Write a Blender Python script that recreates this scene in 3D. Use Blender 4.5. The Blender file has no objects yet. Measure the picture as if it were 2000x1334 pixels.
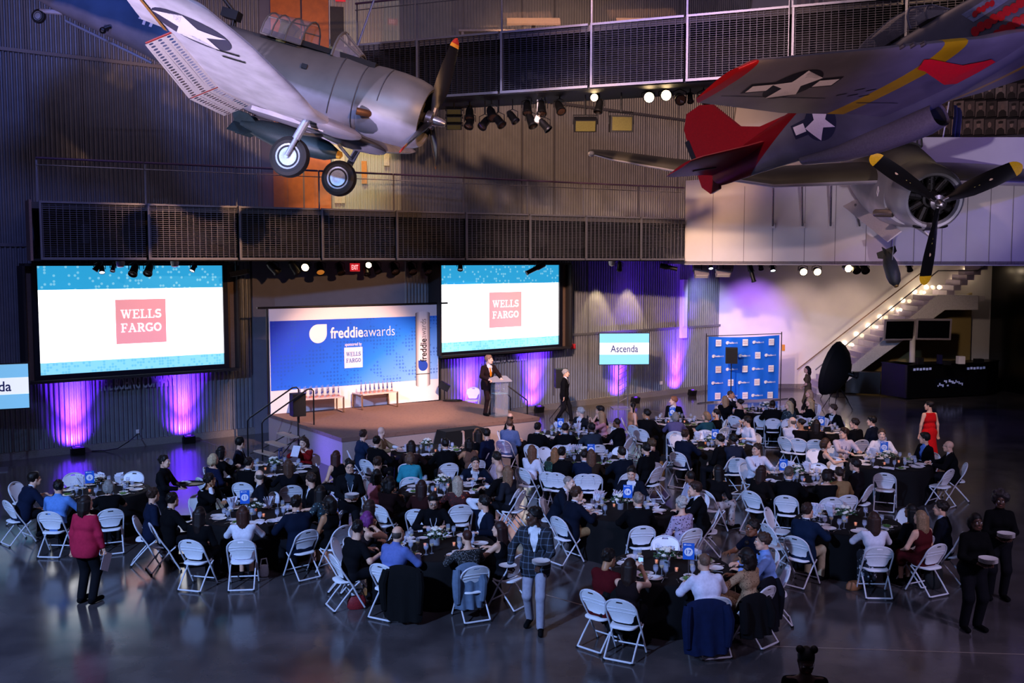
import bpy, bmesh, math, random
import numpy as np
from mathutils import Matrix, Vector
random.seed(7); RNG = np.random.default_rng(7)
scene = bpy.context.scene
COL = scene.collection
PI = math.pi
# ---------------------------------------------------------------- camera
TH = math.atan(157 / 2000.0); CAMH = 5.3
cam_d = bpy.data.cameras.new('camera'); cam = bpy.data.objects.new('camera', cam_d); COL.objects.link(cam)
cam_d.sensor_width = 36; cam_d.lens = 36; cam_d.clip_end = 300
cam.location = (0, 0, CAMH); cam.rotation_euler = (PI / 2 - TH, 0, 0)
scene.camera = cam
scene.view_settings.view_transform = 'Standard'; scene.view_settings.look = 'None'
scene.view_settings.gamma = 1; scene.view_settings.use_curve_mapping = False
scene.view_settings.exposure = 0.0
scene.cycles.use_denoising = True
scene.cycles.max_bounces = 6; scene.cycles.transparent_max_bounces = 12
scene.cycles.caustics_reflective = False; scene.cycles.caustics_refractive = False
scene.cycles.sample_clamp_indirect = 4.0
# ---------------------------------------------------------------- world (dim night hall)
w = bpy.data.worlds.new('world'); scene.world = w; w.use_nodes = True
w.node_tree.nodes['Background'].inputs[0].default_value = (0.42, 0.34, 0.62, 1)
w.node_tree.nodes['Background'].inputs[1].default_value = 0.055
# ---------------------------------------------------------------- lights of the hall
def light(kind, name, loc, target, energy, color, size=0.3, angle=50, blend=0.5):
    L = bpy.data.lights.new(name, kind); L.energy = energy; L.color = color
    o = bpy.data.objects.new(name, L); COL.objects.link(o); o.location = loc
    d = Vector(target) - Vector(loc)
    o.rotation_euler = d.to_track_quat('-Z', 'Y').to_euler()
    if kind == 'AREA': L.size = size
    else: L.shadow_soft_size = size
    if kind == 'SPOT': L.spot_size = math.radians(angle); L.spot_blend = blend
    return o
WARM = (1.0, 0.62, 0.36); PINK = (1.0, 0.62, 0.62); LAV = (0.62, 0.5, 1.0); BLUE = (0.12, 0.16, 1.0); COOL = (0.55, 0.68, 1.0)
# purple LED uplights stand in their own builder; these are unseen rig lamps and floods, plus fills added to brighten dark areas
light('AREA', 'overhead_fill', (2, 12, 18.5), (2, 22, 0), 420, (0.74, 0.58, 0.92), size=14)  # broad soft fills added overhead for ambience, no fixture behind them
light('AREA', 'overhead_fill_far', (3, 28, 18.8), (3, 33, 3), 260, (1.0, 0.6, 0.5), size=9)
light('SPOT', 'key_cool', (-13, -5, 14), (-4, 18, .5), 36000, (0.3, 0.49, 1), size=.5, angle=46, blend=.8)
light('SPOT', 'key_mauve', (15, -4, 14), (8, 19, 0.5), 11000, (0.7, 0.6, 1.0), size=.5, angle=40, blend=.8)
light('SPOT', 'blue_flood', (-17, 27, 7), (-7.6, 16.2, 0), 30000, (0.05, 0.15, 1.0), size=.3, angle=34, blend=.9)
light('SPOT', 'stage_wash', (2.6, 20, 11.6), (-4.8, 30.6, 1.0), 20000, (1, .56, .36), size=.12, angle=24, blend=.5)
light('SPOT', 'stage_wash_side', (4.6, 19.5, 11.4), (-1.6, 30.4, 1.5), 12000, (1, .58, .38), size=.12, angle=22, blend=.5)
light('SPOT', 'left_wall_wash', (-7, 12, 15), (-12, 28, 6), 2800, (0.2, 0.27, 1.0), size=.6, angle=60, blend=.9)
light('SPOT', 'right_wall_warm', (1, 19, 15), (3.5, 38.5, 8.5), 9000, (1, .54, .28), size=.25, angle=40, blend=.5)
light('SPOT', 'right_wall_low', (-1, 14, 10.5), (4.6, 38.5, 2.4), 26000, (1, .62, .42), size=.3, angle=30, blend=.8)
light('SPOT', 'parapet_pink', (-3, 10, 13), (8.5, 32, 6.5), 5500, (1, .64, .62), size=.3, angle=32, blend=.6)
light('SPOT', 'parapet_blue', (18, 14, 12), (14.5, 28, 6), 5000, (0.16, 0.12, 1.0), size=.3, angle=36, blend=.8)
light('SPOT', 'bomber_under', (-12, 5, 1.0), (-5.2, 17.3, 8.3), 24000, (0.8, 0.66, 1.0), size=.2, angle=23, blend=.7)
light('SPOT', 'bomber_warm', (6, 6, 9.5), (-1.2, 20, 8.6), 9000, (1, 0.52, 0.24), size=.2, angle=26, blend=.6)
light('SPOT', 'fighter_under', (0, 4.5, 1.5), (6.4, 16.5, 9.8), 3600, (1, .58, .5), size=.2, angle=32, blend=.7)
light('SPOT', 'fighter_blue', (9, 6, 1.8), (8.0, 17, 8.8), 4500, (0.2, 0.17, 1.0), size=.2, angle=32, blend=.8)
light('SPOT', 'torpedo_warm', (15, 20, 13), (10, 24.4, 7.2), 3500, (1, .7, .46), size=.2, angle=30, blend=.6)
light('SPOT', 'bridge_blue', (-1, 17, 15), (3, 25, 10.4), 1600, (0.14, 0.1, 1.0), size=.3, angle=46, blend=.8)
light('SPOT', 'floor_amber', (9, 18, 15), (8, 27, 0), 5200, (1, .62, .4), size=.3, angle=44, blend=.9)
light('SPOT', 'lobby_light', (-5, 26, 16), (-5.6, 32.6, 8.6), 4200, (1, .8, .42), size=.2, angle=24, blend=.5)
light('SPOT', 'backdrop_lamp', (8.6, 35.5, 5.0), (9.4, 40.0, 1.3), 420, (.75, .82, 1.0), size=.1, angle=64, blend=.8)  # fill spot added to brighten the backdrop, thrown from beside the parapet lamps
light('SPOT', 'torpedo_front', (6, 4, 1.6), (10.2, 23.8, 6.6), 7000, (0.86, 0.74, 1.0), size=.2, angle=16, blend=.6)  # added fill, lifts the torpedo bomber's cowl
light('SPOT', 'walkway_wash', (-2, 8, 12.5), (-2, 30, 6.1), 4500, (.5, .5, 1.0), size=.4, angle=48, blend=.8)  # added bluish fill for the lower walkway gratings
light('SPOT', 'skirt_wash', (3.4, 17.5, 11.4), (-1.8, 27.4, .4), 5500, (1, .68, .6), size=.2, angle=20, blend=.8)
light('SPOT', 'bomber_tail', (-11, 6, 1), (-9.6, 22.5, 9.6), 6000, (.6, .5, 1.0), size=.2, angle=22, blend=.8)  # added lavender fill for the dive bomber's tail

# ---------------------------------------------------------------- pixel <-> world (true depth)
def _ray(px, py):
    return Vector(((px - 1000) / 2000, math.cos(TH) + (667 - py) / 2000 * math.sin(TH), -math.sin(TH) + (667 - py) / 2000 * math.cos(TH)))
def G(px, py, z=0.0):
    d = _ray(px, py); t = (z - CAMH) / d.z; return Vector((d.x * t, d.y * t, z))
def D(px, py, Y):
    d = _ray(px, py); t = Y / d.y; return Vector((d.x * t, Y, CAMH + d.z * t))
class Wall:
    """a vertical plane through a and b (xy); s runs along it, n points to the viewer's side"""
    def __init__(s, a, b, off=0.0):
        a = Vector((a[0], a[1], 0)); b = Vector((b[0], b[1], 0)); s.L = (b - a).length
        s.d = (b - a).normalized(); s.n = Vector((s.d.y, -s.d.x, 0)); s.a = a + s.n * off
    def off(s, o):
        return Wall(s.a + s.n * o, s.a + s.n * o + s.d * s.L)
    def uv(s, px, py):
        r = _ray(px, py); t = (s.a - Vector((0, 0, CAMH))).dot(s.n) / r.dot(s.n)
        p = Vector((0, 0, CAMH)) + r * t; return (p - s.a).dot(s.d), p.z
    def pt(s, u, z, o=0.0):
        p = s.a + s.d * u + s.n * o; return Vector((p.x, p.y, z))
    def mat(s, u=0.0, z=0.0, o=0.0):
        """local x along the wall, y into the wall, z up"""
        p = s.pt(u, z, o); m = Matrix(((s.d.x, -s.n.x, 0, p.x), (s.d.y, -s.n.y, 0, p.y), (0, 0, 1, p.z), (0, 0, 0, 1))); return m
    def rect(s, tl, tr, br, bl):
        a, b, c, d = [s.uv(*q) for q in (tl, tr, br, bl)]
        return (a[0] + d[0]) / 2, (b[0] + c[0]) / 2, (c[1] + d[1]) / 2, (a[1] + b[1]) / 2   # u0,u1,z0,z1
# ---------------------------------------------------------------- materials
def lin(h):
    if isinstance(h, tuple): return h
    v = [int(h[i:i + 2], 16) / 255 for i in (0, 2, 4)]
    return tuple(x / 12.92 if x <= 0.04045 else ((x + 0.055) / 1.055) ** 2.4 for x in v)
_M = {}
def mat(name, col='808080', rough=0.6, metal=0.0, emit=0.0, ecol=None, var=0.12, scale=30.0, spec=0.5, trans=0.0, alpha=1.0, bump=0.0, ior=1.45):
    if name in _M: return _M[name]
    m = bpy.data.materials.new(name); m.use_nodes = True; nt = m.node_tree; N = nt.nodes; Lk = nt.links
    b = N['Principled BSDF']; c = lin(col)
    b.inputs['Roughness'].default_value = rough; b.inputs['Metallic'].default_value = metal
    b.inputs['Specular IOR Level'].default_value = spec; b.inputs['IOR'].default_value = ior
    b.inputs['Transmission Weight'].default_value = trans; b.inputs['Alpha'].default_value = alpha
    b.inputs['Base Color'].default_value = (*c, 1)
    if var > 0 or bump > 0:
        tc = N.new('ShaderNodeTexCoord'); nz = N.new('ShaderNodeTexNoise'); nz.inputs['Scale'].default_value = scale; nz.inputs['Detail'].default_value = 4
        Lk.new(tc.outputs['Object'], nz.inputs['Vector'])
        if var > 0:
            mr = N.new('ShaderNodeMapRange'); mr.inputs[1].default_value = .3; mr.inputs[2].default_value = .7
            mr.inputs[3].default_value = 1 - var; mr.inputs[4].default_value = 1 + var
            Lk.new(nz.outputs['Fac'], mr.inputs[0])
            mx = N.new('ShaderNodeMix'); mx.data_type = 'RGBA'; mx.blend_type = 'MULTIPLY'; mx.inputs[0].default_value = 1
            mx.inputs[6].default_value = (*c, 1); Lk.new(mr.outputs[0], mx.inputs[7]); Lk.new(mx.outputs[2], b.inputs['Base Color'])
        if bump > 0:
            bp = N.new('ShaderNodeBump'); bp.inputs['Strength'].default_value = bump; Lk.new(nz.outputs['Fac'], bp.inputs['Height']); Lk.new(bp.outputs[0], b.inputs['Normal'])
    if emit > 0:
        b.inputs['Emission Color'].default_value = (*lin(ecol or col), 1); b.inputs['Emission Strength'].default_value = emit
    _M[name] = m; return m
def pattern(name, fn, rough=0.7, metal=0.0):
    """material whose base colour comes from fn(nt, object_coord_socket)->colour socket"""
    if name in _M: return _M[name]
    m = bpy.data.materials.new(name); m.use_nodes = True; nt = m.node_tree; b = nt.nodes['Principled BSDF']
    b.inputs['Roughness'].default_value = rough; b.inputs['Metallic'].default_value = metal
    tc = nt.nodes.new('ShaderNodeTexCoord'); s = fn(nt, tc.outputs['Object']); nt.links.new(s, b.inputs['Base Color']); _M[name] = m; return m
def ramp(nt, fac, stops, interp='CONSTANT'):
    r = nt.nodes.new('ShaderNodeValToRGB'); r.color_ramp.interpolation = interp
    while len(r.color_ramp.elements) < len(stops): r.color_ramp.elements.new(0.5)
    for e, (p, c) in zip(r.color_ramp.elements, stops): e.position = p; e.color = (*lin(c), 1)
    nt.links.new(fac, r.inputs[0]); return r.outputs[0]
def tex(nt, kind, vec, **kw):
    n = nt.nodes.new(kind); nt.links.new(vec, n.inputs['Vector'])
    for k, v in kw.items(): n.inputs[k].default_value = v
    return n
# ---------------------------------------------------------------- mesh builder
class MB:
    def __init__(s): s.v = []; s.f = []; s.m = []; s.n = 0
    def add(s, vs, fs, m=0, M=None):
        vs = np.asarray(vs, float).reshape(-1, 3)
        if M is not None: A = np.array(M); vs = vs @ A[:3, :3].T + A[:3, 3]
        s.v.append(vs); o = s.n; s.n += len(vs)
        for f in fs: s.f.append([i + o for i in f]); s.m.append(m)
        return s
    def box(s, c, d, m=0, M=None, rot=None):
        x, y, z = d[0] / 2, d[1] / 2, d[2] / 2
        v = np.array([(a * x, b * y, e * z) for a in (-1, 1) for b in (-1, 1) for e in (-1, 1)])
        if rot is not None: v = v @ np.array(rot.to_3x3() if hasattr(rot, 'to_3x3') else rot).T
        return s.add(v + np.array(c), [(0, 1, 3, 2), (4, 6, 7, 5), (0, 4, 5, 1), (2, 3, 7, 6), (0, 2, 6, 4), (1, 5, 7, 3)], m, M)
    def tube(s, pts, r, n=8, m=0, M=None, caps=True, flat=None, closed=False):
        P = [Vector(p) for p in pts]; k = len(P); rr = r if hasattr(r, '__len__') else [r] * k
        vs = []; prev = None
        for i in range(k):
            a = P[(i + 1) % k] if (closed or i < k - 1) else P[i]; b = P[i - 1] if (closed or i > 0) else P[i]
            t = (a - b); t = t.normalized() if t.length > 1e-9 else Vector((0, 0, 1))
            if prev is None:
                u = t.cross(Vector((0, 0, 1))); u = u.normalized() if u.length > .05 else t.cross(Vector((1, 0, 0))).normalized()
            else:
                u = prev - t * prev.dot(t); u = u.normalized() if u.length > 1e-6 else t.orthogonal().normalized()
            prev = u; w_ = t.cross(u)
            for j in range(n):
                an = 2 * PI * j / n; q = u * math.cos(an) * rr[i] + w_ * math.sin(an) * rr[i] * (flat or 1); vs.append(P[i] + q)
        fs = []
        for i in range(k if closed else k - 1):
            for j in range(n):
                a, b = i * n, ((i + 1) % k) * n; fs.append((a + j, a + (j + 1) % n, b + (j + 1) % n, b + j))
        if caps and not closed: fs += [tuple(range(n))[::-1], tuple(range((k - 1) * n, k * n))]
        return s.add([tuple(v) for v in vs], fs, m, M)
    def lathe(s, prof, n=16, m=0, M=None, sx=1, sy=1, cap=True):
        vs = []; fs = []
        for (r, z) in prof: vs += [(r * math.cos(2 * PI * j / n) * sx, r * math.sin(2 * PI * j / n) * sy, z) for j in range(n)]
        for i in range(len(prof) - 1):
            for j in range(n): fs.append((i * n + j, i * n + (j + 1) % n, (i + 1) * n + (j + 1) % n, (i + 1) * n + j))
        if cap and prof[0][0] > 1e-6: fs.append(tuple(range(n))[::-1])
        if cap and prof[-1][0] > 1e-6: fs.append(tuple(range((len(prof) - 1) * n, len(prof) * n)))
        return s.add(vs, fs, m, M)
    def prism(s, out, t0, t1, m=0, M=None):
        """outline in local x,z ; extruded along y from t0 to t1"""
        k = len(out); vs = [(x, t0, z) for x, z in out] + [(x, t1, z) for x, z in out]
        fs = [tuple(range(k)), tuple(range(k, 2 * k))[::-1]] + [(i, i + k, (i + 1) % k + k, (i + 1) % k) for i in range(k)]
        return s.add(vs, fs, m, M)
    def ball(s, c, r, n=12, m=0, M=None, k=8):
        r = r if hasattr(r, '__len__') else (r, r, r); vs = []; fs = []
        for i in range(k + 1):
            a = PI * i / k
            for j in range(n): vs.append((c[0] + r[0] * math.sin(a) * math.cos(2 * PI * j / n), c[1] + r[1] * math.sin(a) * math.sin(2 * PI * j / n), c[2] + r[2] * math.cos(a)))
        for i in range(k):
            for j in range(n): fs.append((i * n + j, (i + 1) * n + j, (i + 1) * n + (j + 1) % n, i * n + (j + 1) % n))
        return s.add(vs, fs, m, M)
    def mesh(s, name, mats, smooth=35):
        me = bpy.data.meshes.new(name); V = np.concatenate(s.v) if s.v else np.zeros((0, 3))
        me.from_pydata(V.tolist(), [], s.f)
        for q in (mats if isinstance(mats, (list, tuple)) else [mats]): me.materials.append(q)
        if any(s.m): me.polygons.foreach_set('material_index', s.m)
        if smooth:
            me.polygons.foreach_set('use_smooth', [True] * len(s.f)); me.set_sharp_from_angle(angle=math.radians(smooth))
        me.update(); return me
    def build(s, name, mats, parent=None, smooth=35, M=None):
        return link(name, s.mesh(name, mats, smooth), parent, M)
def link(name, me, parent=None, M=None):
    o = bpy.data.objects.new(name, me); COL.objects.link(o)
    if parent is not None: o.parent = parent
    if M is not None: o.matrix_local = M
    return o
def tag(o, label=None, cat=None, group=None, kind=None):
    if label: o['label'] = label
    if cat: o['category'] = cat
    if group: o['group'] = group
    if kind: o['kind'] = kind
    return o
def thing(name, label, cat, M=None, loc=None, rz=0.0, group=None):
    o = bpy.data.objects.new(name, None); COL.objects.link(o); o.empty_display_size = .1
    if M is not None: o.matrix_world = M
    elif loc is not None: o.matrix_world = Matrix.Translation(loc) @ Matrix.Rotation(rz, 4, 'Z')
    return tag(o, label, cat, group)
def struct(o): o['kind'] = 'structure'; return o
def dup(root, M=None, label=None, group=None):
    r = root.copy(); COL.objects.link(r)
    if M is not None: r.matrix_world = M
    if label: r['label'] = label
    if group: r['group'] = group
    for ch in root.children:
        c = ch.copy(); COL.objects.link(c); c.parent = r
        for g in ch.children:
            d = g.copy(); COL.objects.link(d); d.parent = c
    return r
def TR(x, y, z, rz=0): return Matrix.Translation((x, y, z)) @ Matrix.Rotation(rz, 4, 'Z')
def rotm(a, ax): return Matrix.Rotation(a, 4, ax)
# ---------------------------------------------------------------- lettering
_T = {}
def text_geo(txt, bold=0.0, spacing=1.0):
    key = (txt, bold, spacing)
    if key in _T: return _T[key]
    c = bpy.data.curves.new('lettering', 'FONT'); c.body = txt; c.size = 1; c.offset = bold; c.space_character = spacing
    c.align_x = 'LEFT'; c.resolution_u = 3; c.fill_mode = 'FRONT' if hasattr(c, 'fill_mode') else c.fill_mode
    o = bpy.data.objects.new('lettering', c); COL.objects.link(o); bpy.context.view_layer.update()
    me = o.evaluated_get(bpy.context.evaluated_depsgraph_get()).to_mesh()
    v = np.array([tuple(q.co) for q in me.vertices]); f = [tuple(p.vertices) for p in me.polygons]
    o.to_mesh_clear(); bpy.data.objects.remove(o); bpy.data.curves.remove(c)
    v = v[:, :2]; lo = v.min(0); hi = v.max(0); _T[key] = (v, f, lo, hi); return _T[key]
def put_text(mb, txt, x, z, h, M=None, m=0, y=0.0, bold=0.0, width=None, rot=0.0, center=True, spacing=1.0):
    """lettering on local xz plane, facing -y, centred at x,z, cap height h (or fitted to width)"""
    v, f, lo, hi = text_geo(txt, bold, spacing); v = v - (lo + hi) / 2
    sx = sy = h / (hi[1] - lo[1])
    if width: sx = width / (hi[0] - lo[0])
    q = np.stack([v[:, 0] * sx, v[:, 1] * sy], 1)
    c, s_ = math.cos(rot), math.sin(rot); q = np.stack([q[:, 0] * c - q[:, 1] * s_, q[:, 0] * s_ + q[:, 1] * c], 1)
    if not center: q[:, 0] += (hi[0] - lo[0]) / 2 * sx
    mb.add(np.stack([q[:, 0] + x, np.full(len(q), y), q[:, 1] + z], 1), f, m, M)
def stroke(mb, pts, wd, M=None, m=0, y=0.0):
    """flat polyline of width wd in xz plane"""
    for (a, b) in zip(pts[:-1], pts[1:]):
        a = np.array(a, float); b = np.array(b, float); d = b - a; L = np.hypot(*d)
        if L < 1e-9: continue
        d /= L; nn = np.array((-d[1], d[0])) * wd / 2; e = d * wd * .12
        q = [a - nn - e, b - nn + e, b + nn + e, a + nn - e]; mb.add([(p[0], y, p[1]) for p in q], [(0, 1, 2, 3)], m, M)
def arc(cx, cz, rx, rz, a0, a1, n=14):
    return [(cx + rx * math.cos(math.radians(a0 + (a1 - a0) * i / n)), cz + rz * math.sin(math.radians(a0 + (a1 - a0) * i / n))) for i in range(n + 1)]
SLAB = {  # (width, thick strokes, thin strokes) on a 0..1 cap height
 'W': (1.25, [[(.15, 1), (.4, 0)], [(.62, 1), (.88, 0)]], [[(.4, 0), (.64, 1)], [(.88, 0), (1.1, 1)], [(0, 1), (.36, 1)], [(.5, 1), (.76, 1)], [(.95, 1), (1.25, 1)]]),
 'E': (.8, [[(.2, 0), (.2, 1)]], [[(0, 0), (.75, 0), (.75, .22)], [(0, 1), (.72, 1), (.72, .8)], [(.2, .52), (.55, .52)], [(.55, .4), (.55, .64)]]),
 'L': (.76, [[(.2, 0), (.2, 1)]], [[(0, 0), (.72, 0), (.72, .28)], [(0, 1), (.42, 1)]]),
 'S': (.68, [arc(.34, .74, .26, .26, 40, 270)[::1] + arc(.34, .25, .28, .26, 90, -145)], [[(.58, .78), (.58, 1)], [(.06, .22), (.06, 0)]]),
 'F': (.74, [[(.2, 0), (.2, 1)]], [[(0, 0), (.45, 0)], [(0, 1), (.7, 1), (.7, .76)], [(.2, .5), (.55, .5)], [(.55, .38), (.55, .62)]]),
 'A': (1.0, [[(.5, 1), (.84, 0)]], [[(.16, 0), (.5, 1)], [(.28, .33), (.7, .33)], [(0, 0), (.34, 0)], [(.66, 0), (1, 0)], [(.36, 1), (.56, 1)]]),
 'R': (.9, [[(.2, 0), (.2, 1)], [(.45, .48), (.76, 0)], arc(.45, .74, .26, .26, 90, -90)], [[(0, 0), (.42, 0)], [(0, 1), (.45, 1)], [(.2, .48), (.45, .48)], [(.7, 0), (.92, 0)]]),
 'G': (.9, [arc(.46, .5, .4, .5, 45, 340)], [[(.55, .42), (.92, .42)], [(.8, 0.02), (.8, .42)], [(.76, .78), (.76, 1)]]),
 'O': (.92, [arc(.46, .5, .38, .48, 0, 360, 22)], []),
}
def slab_word(mb, word, x0, z0, h, width, M=None, m=0, y=0.0):
    tot = sum(SLAB[c][0] + .12 for c in word) - .12; k = width / tot; x = 0
    for c in word:
        wd, th, tn = SLAB[c]
        for lst, t in ((th, .17), (tn, .1)):
            for pl in lst: stroke(mb, [(x0 + (x + a) * k, z0 + (t / 2 + b * (1 - t)) * h) for a, b in pl], t * h, M, m, y)
        x += wd + .12
def wf_logo(mb, x, z, w_, h_, M=None, m=0, y=0.0):
    """two-line slab lettering centred on x,z in a square of w_ x h_"""
    slab_word(mb, 'WELLS', x - w_ * .4, z + h_ * .07, h_ * .2, w_ * .8, M, m, y)
    slab_word(mb, 'FARGO', x - w_ * .4, z - h_ * .24, h_ * .2, w_ * .8, M, m, y)
def drop(cx, cz, r, flip=1):
    """drop mark: a disc with one square corner at the top right"""
    return arc(cx, cz, r, r, 90, 360, 26) + [(cx + r, cz + r)] if flip > 0 else arc(cx, cz, r, r, -180, 90, 26) + [(cx - r, cz + r)]
# ================================================================ the hall
M_metal_wall = mat('corrugated_metal', '7d7f86', .42, .35, var=.08, scale=3)
M_smooth = mat('grey_paint', '6a6872', .7, var=.05, scale=4)
M_dark = mat('dark_steel', '131318', .6, .2, var=.1)
M_black = mat('black_metal', '0b0b0d', .45, .1, var=.1)
M_steel = mat('galvanised_steel', '84848e', .4, .7, var=.08)
M_grate2 = mat('grating_shaded', '34343e', .4, .5, var=.1)  # grating steel darkened to stand in for weaker light on the bridge
M_grate = mat('grating_steel', '6e6e7a', .4, .6, var=.1)
M_rail = mat('stainless_steel', 'b0b0b8', .22, .9, var=.05)
M_white = mat('white_panel', 'd9d4d2', .6, var=.03, scale=2)
M_orange = mat('orange_wood', 'c96a1c', .45, var=.12, scale=6)
M_pale = mat('pale_metal', 'b9bba6', .5, .15, var=.05)
M_kerb = mat('concrete_kerb', '6f6a68', .7, var=.15)
M_glass = mat('clear_glass', 'ffffff', .03, trans=1.0, var=0, spec=.5, alpha=.13)
M_plate = mat('fascia_plate', '8a6f68', .5, .3)
def concrete(nt, co):
    n1 = tex(nt, 'ShaderNodeTexNoise', co, Scale=.55, Detail=6.0); n2 = tex(nt, 'ShaderNodeTexNoise', co, Scale=1.6, Detail=5.0)
    a = ramp(nt, n1.outputs['Fac'], [(.3, '423e41'), (.5, '524d4f'), (.72, '615b5c')], 'EASE')
    b = ramp(nt, n2.outputs['Fac'], [(.3, '8c8c8c'), (.7, 'ffffff')], 'LINEAR')
    mx = nt.nodes.new('ShaderNodeMix'); mx.data_type = 'RGBA'; mx.blend_type = 'MULTIPLY'; mx.inputs[0].default_value = .6
    nt.links.new(a, mx.inputs[6]); nt.links.new(b, mx.inputs[7])
    p = nt.nodes['Principled BSDF']; r = nt.nodes.new('ShaderNodeMapRange'); r.inputs[3].default_value = .1; r.inputs[4].default_value = .2
    nt.links.new(n2.outputs['Fac'], r.inputs[0]); nt.links.new(r.outputs[0], p.inputs['Roughness'])
    return mx.outputs[2]
M_floor = pattern('polished_concrete', concrete, .25)
b = MB(); b.box((2, 24, -.1), (64, 56, .2)); struct(b.build('floor', M_floor))
# thin saw-cut joints in the concrete
M_joint = mat('joint_filler', '8d8078', .6)
for i, (a, c) in enumerate([((1060, 1160), (1340, 1238)), ((1500, 1262), (2000, 1278)), ((380, 855), (520, 905)), ((1180, 790), (1480, 830))]):
    p, q = G(*a, .002), G(*c, .002); q = p + (q - p) * 1.15; b = MB(); n = (q - p).normalized(); k = Vector((-n.y, n.x, 0)) * .012
    b.add([tuple(p - k), tuple(q - k), tuple(q + k), tuple(p + k)], [(0, 1, 2, 3)]); struct(b.build('trim_%d' % (i + 1), M_joint))
def corr(name, W, u0, u1, z0, z1, m, pitch=.125, dep=.022, off=0.0):
    n = int((u1 - u0) / pitch * 6); us = np.linspace(u0, u1, n + 1); ph = np.arange(n + 1) % 6; prof = np.array([0, .15, 1, 1, 1, .15])[ph] * 2 * dep
    vs = []; fs = []
    for u, o in zip(us, prof):
        vs += [tuple(W.pt(u, z0, off + o)), tuple(W.pt(u, z1, off + o))]
    for i in range(n): fs.append((2 * i, 2 * i + 2, 2 * i + 3, 2 * i + 1))
    b = MB(); b.add(vs, fs); return struct(b.build(name, m, smooth=0))
def slab(name, pts, z0, z1, m):
    k = len(pts); b = MB(); b.add([(p[0], p[1], z0) for p in pts] + [(p[0], p[1], z1) for p in pts], [tuple(range(k))[::-1], tuple(range(k, 2 * k))] + [(i, (i + 1) % k, (i + 1) % k + k, i + k) for i in range(k)])
    return b.build(name, m, smooth=0)
a, c = G(0, 900), G(480, 848); WLd = (c - a).normalized(); WL = Wall(a - WLd * 7, a + WLd * 12)
c2, d2 = G(1090, 797), G(1360, 763); WRd = (d2 - c2).normalized(); WR = Wall(c2, d2 + WRd * 4)
def u_at(W, px): return W.uv(px, 600)[0]
uL = u_at(WL, 515); E1 = WL.pt(uL, 0); uR0 = u_at(WR, 790); E2 = WR.pt(uR0, 0)
WM = Wall(E1, E2)
ZT = 19
corr('wall_left', WL, 0, uL, 0.16, ZT, M_metal_wall)
corr('wall_right', WR, uR0, WR.L, 0.16, ZT, M_metal_wall)
b = MB(); b.box((WM.L / 2, .1, ZT / 2), (WM.L, .2, ZT), M=WM.mat()); struct(b.build('wall_back', M_smooth))
for nm, W, u0, u1 in (('baseboard_left', WL, 0, uL + .1), ('baseboard_right', WR, uR0, WR.L)):
    b = MB(); b.box(((u0 + u1) / 2, .02, .1), (u1 - u0, .3, .2), M=W.mat()); struct(b.build(nm, M_kerb))
# smooth pilaster at the end of the left wall, horizontal wall flashings
ua, ub = u_at(WL, 487), u_at(WL, 522)
b = MB(); b.box(((ua + ub) / 2 + .3, -.02, 3.0), (ub - ua + .5, .25, 6.0), M=WL.mat()); struct(b.build('trim_5', M_smooth))
for i, (W, px, z) in enumerate(((WL, (0, 95), None), (WL, (0, 478), None), (WR, (1240, 222), None), (WR, (1250, 645), None))):
    z = W.uv(*px)[1]; L = uL if W is WL else WR.L - uR0; u0 = 0 if W is WL else uR0
    b = MB(); b.box((u0 + L / 2, -.05, z), (L, .05, .09), M=W.mat()); struct(b.build('trim_%d' % (6 + i), M_steel))
# vertical panel seams of the corrugated cladding
k = 10
for W, pxs in ((WL, (68, 172, 268, 366, 415)), (WR, (905, 1018, 1080, 1147, 1255, 1318))):
    for px in pxs:
        b = MB(); b.box((u_at(W, px), -.045, ZT / 2 + .2), (.035, .03, ZT - .6), M=W.mat()); struct(b.build('trim_%d' % k, M_steel)); k += 1
# orange wood lobby and pale lit lobby behind the walkways
def wall_panel(name, W, px0, px1, z0, z1, m, th=.08, off=.05):
    u0, u1 = u_at(W, px0), u_at(W, px1); b = MB(); b.box(((u0 + u1) / 2, -off, (z0 + z1) / 2), (u1 - u0, th, z1 - z0), M=W.mat()); return b.build(name, m, smooth=0)
zd = 6.75
door = thing('door_1', 'orange wooden double door on the walkway behind the grey bomber', 'door', M=WM.mat(0, zd)); door['kind'] = 'structure'
for (p0, p1, z0, z1) in ((538, 596, 0, 4.6), (598, 650, 0, 4.6), (538, 596, 4.65, 11.5), (598, 650, 4.65, 11.5)):
    u0, u1 = u_at(WM, p0), u_at(WM, p1); b = MB(); b.box(((u0 + u1) / 2, -.06, (z0 + z1) / 2), (u1 - u0 - .02, .08, z1 - z0)); b.build('panel', M_orange, door)
u0, u1 = u_at(WM, 652), u_at(WM, 785)
corr('wall_pale', WM, u0, u1, zd, ZT, M_pale, .11, .012, .06)
# two small doorways on the lobby wall
b = MB(); z_ = WM.uv(670, 120)
for nm, px0, px1, py0, py1, m in (('door_2', 656, 676, 262, 397, mat('cream_door', 'd8cfae', .5)), ('door_3', 652, 678, 15, 130, mat('lobby_recess', '3a3733', .6))):
    u0, u1 = u_at(WM, px0), u_at(WM, px1); za, zb = WM.uv(px0, py1)[1], WM.uv(px0, py0)[1]
    b = MB(); b.box(((u0 + u1) / 2, -.12, (za + zb) / 2), (u1 - u0, .05, zb - za), M=WM.mat()); struct(b.build(nm, m))
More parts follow.
